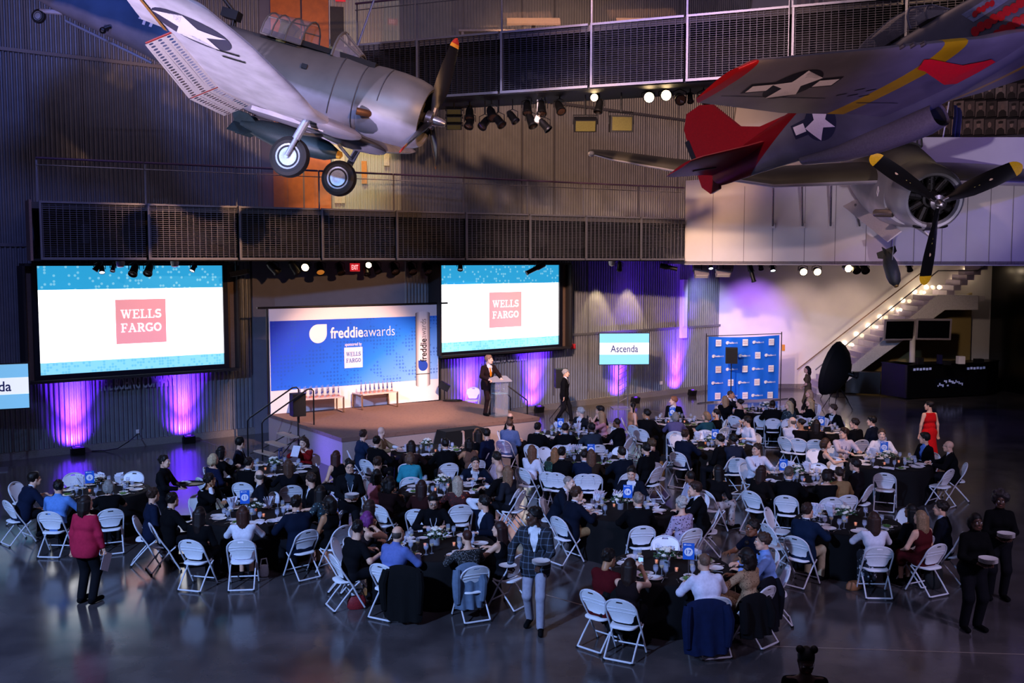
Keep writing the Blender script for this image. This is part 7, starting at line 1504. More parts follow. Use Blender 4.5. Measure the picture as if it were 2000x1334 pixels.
    for ex in extras:
        if ex == 'glasses':
            b = MB(); [b.tube([(.108, .033 * s + .021 * math.cos(a), .006 + .016 * math.sin(a)) for a in np.linspace(0, 2 * PI, 13)[:-1]], .0025, 5, closed=True) for s in (-1, 1)]; b.tube([(.108, -.012, .008), (.112, 0, .01), (.108, .012, .008)], .0025, 5); [b.tube([(.106, .054 * s, .01), (.0, .08 * s, .012)], .0025, 5) for s in (-1, 1)]; b.build('glasses', M_black, body, M=J['HM'])
        if ex in ('lanyard', 'lanyardw'):
            nb = J['neck']; b = MB(); cp = J['belly'] + f * (.13 * B) + u * .04
            for s in (-1, 1): b.tube([nb - f * .05, nb + l * .062 * s + u * .0, J['chest'] + f * (.13 * B) + l * .05 * s + u * .04, cp], .007, 5)
            ln = b.build('lanyard', cloth('1c2c68' if ex == 'lanyard' else 'c8c8d4'), body); b = MB(); b.box(tuple(cp + f * .012 - u * .04), (.012, .075, .1)); b.build('badge', M_cardw, ln, smooth=0)
        if ex == 'bowtie':
            b = MB(); c = J['neck'] + f * .075; [b.ball(tuple(c + l * .028 * s), (.014, .028, .018), 8, k=5) for s in (-1, 1)]; b.build('bow_tie', M_black, body)
        if ex == 'beard':
            v = Vol((-.02, -.09, -.15), (.13, .09, .0), .011); v.ell((.035, 0, -.075), (.072, .062, .06), .01); v.plane((0, 0, -.035), (-.2, 0, 1)); v.ell((.11, 0, -.06), (.02, .022, .008), neg=True); V, F = v.net(); link('beard', quad_mesh('beard', [(V, F, 0)], [mat('hair_' + hc, hc, .55, var=.35, scale=45, spec=.35)]), body, J['HM'])
        if ex == 'hat': pass
    return body, J
# ================================================================ the guests
SPK = Vector((-.9, 30.2, 0))
def pat_floral(name, base, cols, sc=9):
    def fn(nt, co):
        v = tex(nt, 'ShaderNodeTexVoronoi', co, Scale=float(sc) * 1.8); n = tex(nt, 'ShaderNodeTexNoise', co, Scale=sc * .8); s = sep(nt, v.outputs['Color']); f = ramp(nt, v.outputs['Distance'], [(0, 'ffffff'), (.3, '000000')]); c = ramp(nt, s[0], [(i / len(cols), k) for i, k in enumerate(cols)]); return mixc(nt, f, base, c)
    return pattern(name, fn, .85)
def plaid(nt, co):
    x, y, z = sep(nt, co); out = None
    f1 = mth(nt, 'LESS_THAN', mth(nt, 'FRACT', mth(nt, 'MULTIPLY', mth(nt, 'ADD', y, mth(nt, 'MULTIPLY', x, .6)), 11)), .13); f2 = mth(nt, 'LESS_THAN', mth(nt, 'FRACT', mth(nt, 'MULTIPLY', z, 11)), .13); a = mth(nt, 'MULTIPLY', mth(nt, 'ADD', f1, f2), .5); return mixc(nt, a, '0d1420', '5c6a80')
M_plaid = pattern('plaid_jacket', plaid, .85); M_leo = pat_floral('leopard_print', 'a08060', ['3a2618', '6a4a30'], 22); M_redfl = pat_floral('red_floral', '3a0f12', ['a02c1c', '1a0a0a', 'b0502a'], 13); M_grnfl = pat_floral('green_floral', '0f2a20', ['1f5a44', '3a7a62'], 12); M_blufl = pat_floral('blue_floral', '1c2c34', ['5a8a9a', '8aa8a0', '24485a'], 14); M_lilac = pat_floral('lilac_print', 'a898b4', ['4a3048', '2c2030'], 13); M_pais = pat_floral('paisley_skirt', '20242e', ['c8c8d0', 'd8d4d8', '8a90a0'], 10); M_whtfl = pat_floral('white_floral_skirt', 'b0a8a8', ['44505c', '806a50', '3c4448'], 9); M_dots = pat_floral('dotted_black', '0a0a0c', ['8a8a90'], 30); M_wave = pat_floral('teal_knit', '1c8898', ['1f98a8', '166a7a'], 30)
NAVY = '121a30'; BLK = '0a0a0d'; CHAR = '1b1b20'; DKB = '140d0a'; BRN = '32211a'; LBR = '5a4030'; BLD = 'b09468'; GRY = '7c7874'; AUB = '40201a'; W = 'd6d4e0'
GUESTS = [
# px, py, table, female, top, colour, hair, hair colour, skin, pose, look, label, options
(68, 936, '6', 0, 'suit', NAVY, 'side', DKB, 'l', 'table', 'T', 'man in navy suit leaning over table six at far left', dict(lean=22)),
(112, 953, '6', 0, 'shirt', '5a86c8', 'short', DKB, 'l', 'table', 20, 'bearded man in light blue shirt at table six', dict(extras=('beard',), lean=10)),
(212, 951, '6', 1, 'tee', BLK, 'bob', GRY, 'l', 'table', 'T', 'woman with short grey-blond hair in black at table six', {}),
(285, 968, '11', 0, 'suit', NAVY, 'short', BRN, 'l', 'lap', 'S', 'brown-haired man in dark suit at the left of table eleven', {}),
(338, 977, '11', 0, 'suit', BLK, 'short', DKB, 'l', 'table', 'S', 'bearded man in black suit at the left of table eleven', dict(extras=('beard',))),
(391, 1004, '11', 1, 'blouse', BLK, 'long', '1a0f0e', 'l', 'lap', 'T', 'woman with long dark hair in black at table eleven', {}),
(475, 1002, '11', 1, 'dressls', W, 'longwavy', '3c2018', 'l', 'table', 'T', 'woman in white dress with brown hair at table eleven', dict(bot='dress')),
(577, 984, '11', 0, 'suit', '0e1628', 'short', '120c0a', 'l', 'table', 'S', 'broad man in navy suit with black hair at table eleven', dict(B=1.1, S=1.04)),
(642, 983, '11', 1, 'dress', BLK, 'curls', '120c0a', 't', 'lap', 'T', 'woman in sleeveless black dress at the right of table eleven', dict(bot='dress')),
(624, 961, '11', 1, 'tee', BLK, 'long', '16100e', 'l', 'table', 'S', 'dark-haired woman in floral sleeves at table eleven', dict(topmat=M_blufl)),
(604, 938, '11', 0, 'suit', BLK, 'short', BRN, 'l', 'lap', 'S', 'man in black suit facing the stage behind table eleven', {}),
(504, 934, '11', 0, 'suit', '10131e', 'balding', '4a4038', 'p', 'lap', 'S', 'bald man with pink tie behind the number eleven sign', dict(tie='c88894', shirt='c8ccdc', bo=-60)),
(409, 939, '11', 0, 'suit', BLK, 'short', '1a1210', 't', 'chin', 'S', 'man in black suit resting chin on his hand at table eleven', dict(bo=-10, lean=16)),
(418, 897, 'steps', 1, 'blouse', '161a34', 'bob', 'b8a07c', 'l', 'lap', 'S', 'blond woman in navy jacket left of the steps table', {}),
(434, 882, 'steps', 1, 'blouse', BLK, 'shoulder', '140e0e', 'l', 'hands', 'S', 'dark-haired woman in black with clasped hands by steps table', {}),
(470, 866, 'steps', 0, 'suit', '121628', 'side', '100c0a', 'l', 'lap', 'S', 'young man in navy jacket nearest the stage steps', dict(bo=30)),
(575, 869, 'steps', 1, 'blouse', '7a1214', 'shoulder', '3a2820', 'p', 'paper', 'T', 'woman in dark red top reading a white paper', dict(pitch=14)),
(655, 891, 'steps', 1, 'tank', BLK, 'long', AUB, 'l', 'lapwide', 'S', 'woman with long auburn hair in sleeveless black top', {}),
(486, 905, 'steps', 0, 'suit', BLK, 'short', '1a1412', 'l', 'table', 'S', 'small dark-haired man in black at the steps table front', dict(S=.93)),
(563, 909, 'steps', 1, 'blouse', '0e0e14', 'long', '4a3226', 'l', 'table', 'T', 'woman with long brown hair in black at steps table front', {}),
(711, 850, 'stage', 0, 'suit', '15233c', 'short', BRN, 'l', 'table', 'S', 'man in blue suit at the left end of stage-front table', {}),
(737, 863, 'stage', 0, 'suit', BLK, 'short', DKB, 'l', 'table', 'S', 'man in black suit at the left of stage-front table', {}),
(769, 844, 'stage', 0, 'suit', '7a6448', 'bald', GRY, 'p', 'table', 'S', 'bald man in tan jacket against the stage', dict(B=1.12, bo=-20)),
(875, 846, 'stage', 1, 'blouse', 'a8846a', 'longwavy', '8a5a34', 'l', 'raise', 'S', 'woman with long ginger hair raising her hand', {}),
(796, 876, 'stage', 1, 'blouse', '2a1a18', 'shoulder', '201410', 'l', 'table', 'T', 'dark-haired woman with hair clip at stage-front table', {}),
(869, 868, 'stage', 0, 'suit', BLK, 'short', '120c0a', 'l', 'table', 'T', 'man in black suit with his back to us, stage-front table', dict(B=1.08)),
(926, 868, 'stage', 1, 'tank', '6a4a3c', 'shoulder', '120c0c', 't', 'table', 'S', 'woman with dark hair and bare shoulders at stage-front table', {}),
(932, 848, 'stage', 1, 'blouse', BLK, 'long', '1a1210', 'l', 'lap', 'S', 'long-haired woman in black before the stage skirt', {}),
(949, 848, 'stage', 0, 'suit', '111830', 'short', DKB, 'l', 'lap', 'S', 'man in navy suit with white collar before the stage skirt', {}),
(801, 894, 'mid', 1, 'knit', '1c8898', 'bob', LBR, 'l', 'lap', 'S', 'woman in teal knit sweater', dict(topmat=M_wave, bo=150)),
(739, 905, 'mid', 0, 'suit', '141c2c', 'short', BRN, 'l', 'lap', 'S', 'brown-haired man in dark jacket behind the pink top', {}),
(738, 928, 'mid', 1, 'tank', 'b0707c', 'shoulder', '0e0a0a', 'b', 'hands', 'S', 'woman in sleeveless pink top', {}),
(761, 943, 'mid', 1, 'blouse', '1a0c0c', 'curls', '0c0808', 'b', 'hands', 'S', 'woman with big black curls holding her hands up', {}),
(814, 958, 'mid', 1, 'blouse', '2c1414', 'long', '2a1614', 'l', 'table', 'T', 'woman with long dark brown hair in maroon top', {}),
(893, 942, 'mid', 1, 'blouse', '7a1c18', 'long', 'a89884', 'l', 'table', 'T', 'woman with straight blond hair in red floral top', dict(topmat=M_redfl)),
(964, 918, 'mid', 0, 'suit', BLK, 'bald', GRY, 'l', 'table', 'S', 'bald man in black suit right of the teal guest table', {}),
(969, 895, 'mid', 0, 'shirt', 'b89aa4', 'short', '1c1410', 'l', 'lap', 'S', 'dark-haired man in pale pink shirt', {}),
(990, 922, 'mid', 1, 'blouse', '20222a', 'long', '7a5c44', 'l', 'lap', 'S', 'woman with light brown hair beside the bald man', {}),
(900, 915, 'mid', 0, 'suit', '0e1626', 'short', '120c0a', 'l', 'table', 'T', 'man in navy jacket bending over beside the flowers', dict(lean=30, bo=120)),
(846, 979, 'front', 0, 'shirt', '0c0c10', 'short', '0e0a0a', 'l', 'table', 'T', 'man in black shirt with glasses looking down at table', dict(pitch=28, lean=14, extras=('glasses', 'lanyardw'))),
(945, 983, 'front', 0, 'suit', '0e1424', 'short', '120c0c', 'l', 'behind', 'S', 'man in navy suit with hand behind his head', dict(lean=2)),
(722, 1013, 'front', 1, 'tank', '1c1418', 'bob', '6a2a6a', 'l', 'elbows', 'S', 'woman with purple hair resting on her elbows', {}),
(724, 990, 'front', 1, 'blouse', '141014', 'long', '2c1c18', 'l', 'lap', 'S', 'woman with dark brown hair behind the purple-haired woman', {}),
(701, 1033, 'front', 0, 'tee', '0c0c10', 'short', '100c0c', 'l', 'edge', 'S', 'man in black t-shirt and glasses with arms on the table', dict(extras=('glasses',), B=1.1, lean=12)),
(792, 1038, 'front', 0, 'shirt', '5c6ca8', 'balding', '453a34', 'l', 'table', 'T', 'man in blue shirt with thinning hair seen from behind', dict(B=1.16, lean=14)),
(912, 1049, 'front', 1, 'blouse', '0c0c10', 'buzz', '3a1c16', 'l', 'table', 'T', 'person with cropped auburn hair in dotted black top', dict(topmat=M_dots)),
(966, 1032, 'front', 1, 'tank', '0c0c10', 'long', '2c1614', 'l', 'table', 20, 'woman with long dark red hair in sleeveless black', {}),
(998, 816, '3', 0, 'suit', BLK, 'balding', '2a1c14', 'l', 'lap', 'S', 'balding man in black suit closest to the stage corner', {}),
(990, 829, '3', 0, 'suit', '4a5a82', 'short', '4a3020', 'l', 'lap', 'S', 'man in light blue blazer before the stage corner', dict(bo=25, B=1.08)),
(1047, 837, '3', 0, 'suit', BLK, 'short', '140e0c', 'l', 'table', 'T', 'man in black suit, left of two backs at table three', {}),
(1104, 837, '3', 0, 'suit', BLK, 'short', '1a120e', 'l', 'table', 'T', 'man in black suit, right of two backs at table three', {}),
(1155, 836, '3', 0, 'suit', '28303c', 'short', '120c0c', 'd', 'table', 'S', 'man in slate grey jacket at table three', {}),
(1204, 826, '3', 0, 'suit', BLK, 'buzz', '2a1c16', 'b', 'table', 'S', 'large man in black suit with shaved head at table three', dict(B=1.15)),
(1171, 812, '3', 1, 'blouse', 'b8808a', 'longwavy', 'a07c58', 'l', 'phone', 'S', 'blond woman in pink holding up a phone', {}),
(1132, 806, '3', 0, 'suit', CHAR, 'short', 'a8a4a0', 'p', 'lap', 'S', 'grey-haired man with glasses at table three', dict(extras=('glasses',), tie='6a2a34')),
(1212, 794, '3', 0, 'polo', '0c0c10', 'side', '1a1210', 'l', 'chin', 'S', 'man in black polo resting chin on his fist', {}),
(1255, 794, '2', 1, 'tank', 'a87858', 'pony', '140e0e', 'l', 'lap', 'S', 'dark-haired woman with bare shoulders at table two', {}),
(1252, 812, '2', 0, 'suit', BLK, 'short', '140e0c', 't', 'table', 'S', 'man in black suit at the left of table two', {}),
(1318, 788, '2', 0, 'suit', BLK, 'short', '8a5a3c', 'p', 'lap', 'S', 'sandy-haired man in black suit behind the number two sign', {}),
(1319, 816, '2', 1, 'knit', '5a5278', 'bob', GRY, 'l', 'table', 'T', 'grey-haired woman in purple knit at table two', {}),
(1384, 814, '2', 1, 'tee', '1c4450', 'bob', '8a6c50', 'l', 'edge', 'S', 'woman in teal top with light brown bob at table two', {}),
(1398, 807, '2', 1, 'blouse', BLK, 'pony', '180f0e', 'l', 'lap', 'S', 'dark-haired woman in black at the right of table two', {}),
(1417, 781, 'bd', 1, 'tee', BLK, 'long', 'a07c58', 'l', 'lap', 'S', 'blond woman in black left of the backdrop table', {}),
(1448, 772, 'bd', 0, 'suit', '10141e', 'buzz', '3a2c24', 't', 'elbows', 'T', 'man in dark suit with hands at his mouth', dict(extras=('lanyard',))),
(1437, 789, 'bd', 1, 'tank', BLK, 'bun', '140e0c', 'l', 'chin', 'S', 'woman in black tank top seen from behind', {}),
(1511, 778, 'bd', 1, 'blouse', '1c2224', 'shoulder', '120c0c', 't', 'table', 'S', 'dark-haired woman right of the backdrop table flowers', {}),
(1553, 796, 'bd', 1, 'tee', '2c4a50', 'long', 'b8a078', 'l', 'lap', 'S', 'blond woman in blue-green floral top', dict(topmat=M_blufl)),
(1581, 786, 'bd', 1, 'blouse', BLK, 'longwavy', 'b09468', 'l', 'lap', 'S', 'wavy blond woman in black at the backdrop table', {}),
(1580, 769, 'bd', 1, 'blouse', '1c1818', 'shoulder', 'a88a64', 'l', 'lap', 'S', 'blond woman hidden behind the wavy-haired blond', {}),
(1524, 818, 'bd', 0, 'suit', '0c0c0e', 'buzz', '1a120e', 'd', 'table', 'T', 'large man in black with shaved head seen from behind', dict(B=1.2)),
(1339, 850, '8', 0, 'suit', '101628', 'short', BRN, 'l', 'table', 'T', 'man in navy suit at the left of table eight', {}),
(1459, 823, '8', 0, 'shirt', W, 'short', '1a1210', 'l', 'drink', 'S', 'man in white shirt and glasses drinking wine', dict(extras=('glasses',), B=1.12)),
(1432, 859, '8', 0, 'suit', '1c2234', 'short', '100c0a', 'd', 'table', 'S', 'man in slate jacket at the right of table eight', {}),
(1417, 884, '8', 0, 'suit', BLK, 'short', '140e0c', 'l', 'lap', 'S', 'man in black suit with blue tie and glasses', dict(extras=('glasses',), tie='44508a', bo=60)),
(1504, 839, '7', 0, 'shirt', 'c8c4d0', 'balding', '6a584a', 'p', 'lap', 'S', 'balding man in white shirt with lanyard facing left', dict(extras=('lanyard',), bo=-20)),
(1508, 859, '7', 1, 'blouse', BLK, 'bun', '120c0c', 't', 'lap', 'S', 'woman in black below the balding man with lanyard', {}),
(1614, 803, '7', 0, 'suit', BLK, 'short', '3a2a20', 'p', 'table', 'S', 'man in bow tie and tuxedo behind the number seven sign', dict(extras=('bowtie', 'lanyard'))),
(1593, 842, '7', 1, 'blouse', '120e0e', 'long', '1c1210', 'l', 'table', 'T', 'woman with long dark hair at the front of table seven', {}),
(1683, 831, '7', 0, 'suit', BLK, 'short', '1a1210', 'l', 'lap', 'S', 'man in black suit at the right of table seven', {}),
(1702, 823, '7', 0, 'suit', '101522', 'side', '100c0a', 'l', 'lap', 'S', 'man in navy suit right of the man in black suit', {}),
(1027, 882, '9', 1, 'blouse', W, 'long', '6a4632', 'l', 'lap', 'S', 'woman in white with long light brown hair', {}),
(1060, 895, '9', 1, 'dressls', '0f2a20', 'longwavy', '8a5c38', 'l', 'table', 'S', 'wavy-haired woman in green floral dress', dict(topmat=M_grnfl, bot='dress')),
(1094, 887, '9', 0, 'suit', BLK, 'short', '16100e', 'l', 'table', 'T', 'man in black suit at the front of table nine', dict(B=1.05)),
(1161, 908, '9', 1, 'blouse', '2c2018', 'long', '5a3c2c', 'l', 'table', 'T', 'woman with long straight brown hair at table nine', {}),
(1137, 925, '9', 0, 'suit', NAVY, 'short', '1a110e', 'l', 'table', 'T', 'short dark-haired man with white collar at table nine', dict(S=.94)),
(1231, 891, '9', 0, 'suit', '0f1420', 'short', '1c1410', 'l', 'table', 'S', 'man in dark suit at the right of table nine', {}),
(1261, 877, '9', 0, 'suit', BLK, 'short', '120c0a', 'l', 'lap', 'S', 'man in black suit with blue collar right of table nine', dict(shirt='8aa0d8')),
(1272, 868, '9', 0, 'suit', '12121a', 'short', '4a3420', 'l', 'lap', 'S', 'brown-haired man behind the blue-collared man', {}),
(1112, 943, '14', 0, 'suit', '0f1624', 'buzz', '8a7c74', 'p', 'table', -15, 'grey-haired man in dark suit leaning in at table fourteen', dict(lean=22)),
(1127, 965, '14', 0, 'suit', '0d1322', 'short', '3a2418', 'l', 'table', -15, 'brown-haired man in navy suit and khaki trousers', dict(bc='8a7450', lean=14)),
(1244, 975, '14', 0, 'suit', BLK, 'short', '847468', 'l', 'table', 'T', 'grey-haired man in black suit seen from behind', {}),
(1330, 985, '14', 1, 'dressls', 'a898b4', 'curlyshort', 'a8a098', 'l', 'lap', 'T', 'woman with grey curls in lilac print dress', dict(topmat=M_lilac, bot='dress', botmat=M_lilac)),
(1357, 956, '14', 0, 'suit', BLK, 'side', '2c1a14', 'l', 'chin', 'T', 'man in black suit with hand at his face', dict(lean=12)),
(1233, 925, '14', 0, 'suit', '0e121e', 'short', '1a120e', 'l', 'table', 'T', 'man in suit and tie looking down behind fourteen sign', dict(pitch=18, tie='4a3434', extras=('lanyard',))),
(1347, 932, '14', 0, 'shirt', 'b8b4cc', 'buzz', '1a120e', 'b', 'lap', 'S', 'man with shaved head in pale shirt at table fourteen', {}),
(1499, 882, '13', 0, 'shirt', W, 'short', '2c1e16', 'l', 'table', 'S', 'man in white shirt with blue lanyard at table thirteen', dict(extras=('lanyard',))),
(1464, 929, '13', 1, 'blouse', '120e0e', 'long', '2a1714', 'l', 'lapwide', 'T', 'woman with long reddish dark hair at table thirteen', dict(bo=-10)),
(1538, 929, '13', 0, 'suit', BLK, 'short', '584c44', 'l', 'table', 'T', 'older man in black suit at the front of table thirteen', {}),
(1638, 925, '13', 1, 'knit', '8a6c48', 'short', '2c1c16', 'l', 'edge', 'T', 'person in tan sweater at the right of table thirteen', dict(bot='trousers')),
(1655, 955, '13', 1, 'blouse', '0c0a0c', 'bob', '1a0f0e', 'l', 'elbows', 'T', 'woman in black covering her face with hands', dict(pitch=15)),
(1653, 906, '13', 0, 'suit', '141014', 'short', '1c1210', 'l', 'lap', 'S', 'man in dark jacket right of table thirteen', {}),
(1404, 920, '13', 1, 'blouse', '0e0c0e', 'long', '120c0c', 't', 'lapwide', 'S', 'woman with black hair and white floral skirt', dict(bot='longskirt', botmat=M_whtfl, far=1)),
(1614, 866, '12', 1, 'tank', BLK, 'bob', '3a2418', 'l', 'table', 'T', 'woman in sleeveless black top with brown bob', {}),
(1650, 847, '12', 0, 'shirt', 'c4b4bc', 'side', '2c1c14', 'l', 'table', 'S', 'man in pink-white shirt with patterned lanyard', dict(extras=('lanyard',))),
(1722, 849, '12', 0, 'shirt', 'd0ccd4', 'short', '4a382c', 'p', 'table', 'T', 'man in white shirt facing us behind the number twelve sign', dict(extras=('lanyard',))),
(1806, 857, '12', 0, 'suit', BLK, 'side', '140e0c', 'l', 'lap', 'S', 'dark-haired man in black jacket and blue shirt', dict(shirt='5a80d0', extras=('lanyard',))),
(1852, 872, '12', 0, 'suit', BLK, 'bald', GRY, 'l', 'table', 'S', 'bald man in black suit at the right of table twelve', dict(B=1.1, extras=('glasses',))),
(1577, 998, 'rf', 0, 'suit', '122038', 'short', '30201a', 'l', 'table', 'T', 'man in navy blazer and pale khaki trousers', dict(bc='a8987c')),
(1706, 1014, 'rf', 1, 'blouse', W, 'long', '34201a', 'l', 'table', 'T', 'woman in white top and swirl-patterned skirt', dict(bot='longskirt', botmat=M_pais)),
(1797, 1011, 'rf', 1, 'dress', '4a1418', 'longwavy', '8a6c50', 'l', 'lapwide', 'T', 'blond woman in maroon sleeveless dress', dict(bot='dress')),
(1837, 993, 'rf', 0, 'suit', '0e121c', 'short', '1a110e', 'l', 'lap', 'T', 'man in black suit beside the blond woman in maroon', dict(shirt='c0cce8')),
(1748, 992, 'rf', 1, 'blouse', '0c0c10', 'long', '0c0a0a', 'b', 'lap', 'S', 'woman with long black hair at the table far side', {}),
(1189, 1091, '17', 0, 'suit', '4a0e14', 'short', '140e0c', 't', 'table', 'T', 'man in maroon jacket at the left of table seventeen', dict(pitch=12)),
(1231, 1107, '17', 1, 'tank', '1a1214', 'longwavy', '24140f', 'l', 'phone', 'T', 'woman with bare back holding a phone at table seventeen', {}),
(1375, 1098, '17', 0, 'shirt', 'dcd8ea', 'buzz', '6a5040', 'l', 'table', 'T', 'man in white shirt with his back to us', dict(B=1.12, lean=14)),
(1456, 1087, '17', 1, 'dressls', 'a08060', 'curls', '140c0a', 't', 'table', 'T', 'curly-haired woman in leopard print dress', dict(topmat=M_leo, bot='dress', botmat=M_leo)),
(1489, 1058, '17', 0, 'shirt', '7a9ad8', 'short', '3a281e', 'l', 'table', 'T', 'man in light blue shirt at the right of table seventeen', {}),
(1469, 1032, '17', 0, 'polo', '0c1020', 'short', '120c0a', 'b', 'edge', 'T', 'man in navy polo reaching across table seventeen', dict(extras=('glasses',))),
]
def seat_person(g):
    px, py, tk, fem, top, tc, hair, hc, skin, pose, look, label, o = g; o = dict(o); bo = math.radians(o.pop('bo', 0)); far = o.pop('far', 0); T = TP[tk]; lean = o.get('lean', 8 if pose != 'lap' else 4); o['lean'] = lean
    S = o.get('S', .97 if fem else 1.0); o['S'] = S
    hz = 1.2; q = G(px, py, hz); ang = math.atan2(T.y - q.y, T.x - q.x) + bo
    J = pose_joints('sit', fem, S, lean, 0, pose); hd = J['head']; q = G(px, py, hd.z); off = Vector((hd.x * math.cos(ang), hd.x * math.sin(ang), 0)); org = q - off; org.z = 0
    d = (org - Vector((T.x, T.y, 0))); L = d.length; L2 = min(max(L, 1.2), 1.75 if not far else 2.6); org = Vector((T.x, T.y, 0)) + d * (L2 / L)
    rel = 0
    if look == 'S': a = math.atan2(SPK.y - org.y, SPK.x - org.x); rel = (math.degrees(a - ang) + 180) % 360 - 180
    elif look != 'T': rel = look
    rel = max(-95, min(95, rel)); tw = max(-25, min(25, rel * .3))
    h = .015 if q.y < 20 else (.018 if q.y < 25 else .022); bot = o.pop('bot', 'skirt' if (fem and top in ('tank',) and False) else 'trousers')
    M = TR(org.x, org.y, 0, ang); _b, J = person(M, label, 'sit', bool(fem), B=o.pop('B', .92 if fem else 1.0), top=top, tc=tc, bot=bot, hair=hair, hc=hc, skin=skin, pose=pose, yaw=rel, twist=tw, h=h, seed=px, **o)
    mid = (J['wL'] + J['wR']) / 2
    if pose == 'paper': b = MB(); b.box((0, 0, 0), (.004, .2, .26), rot=Matrix.Rotation(-.5, 3, 'Y')); tag(b.build('paper_sheet', M_nap, M=M @ Matrix.Translation(mid + Vector((.1, -.02, -.0))), smooth=0), 'white paper held by the woman in dark red top', 'paper')
    if pose == 'phone':
        t = thing('smartphone', 'lit smartphone held up by the ' + ('blond woman in pink' if tk == '3' else 'bare-backed woman'), 'phone', M=M @ Matrix.Translation(mid + Vector((.1, 0, .05)))); b = MB(); b.box((0, 0, 0), (.009, .075, .15)); b.build('case', M_black, t, smooth=0); b = MB(); b.box((-.006, 0, 0), (.003, .068, .138)); b.build('display', mat('phone_screen', '90b8e8', .3, emit=1.0, ecol='8ab4ec', var=0), t, smooth=0)
    if pose == 'drink': place('wine_glass', M @ Matrix.Translation(J['wR'] + Vector((.09, .02, 0))) @ rotm(-1.1, 'Y'), 'wine glass tipped at the lips of the man in white shirt', None, mk_wine, 'glass')
    chair_at(M @ TR(-.12, 0, 0), 'white folding chair under ' + label, 'occupied white folding chairs'); return tk, math.atan2(org.y - T.y, org.x - T.x)
SEATS = {k: [] for k in TABLE}
if not globals().get('SKIP_PEOPLE'):
    for g in GUESTS: k, a = seat_person(g); SEATS[k].append(a)
# ---- empty chairs: pixel of the backrest centre, table, label
for px, py, tk, lab, bo in ((33, 958, '6', 'empty white folding chair behind the navy-suited man at far left', 0), (145, 940, '6', 'empty white folding chair at the back of table six, left of the sign', 0), (259, 938, '6', 'empty white folding chair at the back of table six, right of the sign', 0), (658, 1072, 'front', 'empty white folding chair behind the man in black t-shirt', 0), (1239, 842, '2', 'empty white folding chair between table two and table three', 0), (1187, 893, '9', 'empty white folding chair behind the water glasses of table nine', 0), (1117, 893, '9', 'empty white folding chair at the far side of table nine, left of sign', 0), (1067, 888, '9', 'empty white folding chair behind the woman in green floral dress', 0), (1323, 861, '8', 'empty white folding chair left of table eight behind the navy suit', 0), (1377, 853, '8', 'empty white folding chair behind the table eight sign', 0), (1413, 831, '2', 'empty white folding chair edge-on at the right of table two', 0), (1488, 822, 'bd', 'empty white folding chair at the front of the backdrop table', 0), (1560, 836, '7', 'empty white folding chair with folded napkins at the left of table seven', 0), (1600, 892, '13', 'empty white folding chair turned sideways between tables twelve and thirteen', 40), (1627, 908, '13', 'empty white folding chair beside the man in dark jacket', 0), (1594, 922, '13', 'empty white folding chair at the far side of table thirteen', 0), (1728, 938, '12', 'empty white folding chair at the front of table twelve', 0), (1828, 927, '12', 'empty white folding chair angled at the front right of table twelve', 0), (1525, 1013, 'rf', 'empty white folding chair with pinkish back left of the navy blazer', 0), (1503, 1042, 'rf', 'empty white folding chair seen edge-on behind the light blue shirt', 0), (1771, 1012, 'rf', 'empty white folding chair beside the long black hair', 0), (1300, 1072, '17', 'empty white folding chair at the far side of table seventeen', 0), (1283, 915, '9', 'empty white folding chair with pale seat behind tables nine and fourteen', -60)):
    T = TP[tk]; q = G(px, py, .68); ang = math.atan2(T.y - q.y, T.x - q.x); org = q + Vector((math.cos(ang), math.sin(ang), 0)) * .14; org.z = 0; d = org - Vector((T.x, T.y, 0)); L = d.length; L2 = max(L, 1.22); org = Vector((T.x, T.y, 0)) + d * (L2 / L); chair_at(TR(org.x, org.y, 0, ang + math.radians(bo)), lab, 'empty white folding chairs')
    if L2 < 1.7: SEATS[tk].append(math.atan2(org.y - T.y, org.x - T.x))
chair_at(TR(-1.3, 33.1, .34, math.radians(-100)), 'white folding chair behind the stage corner, left of the speaker'.replace(', left of the speaker', ' near the lectern'))
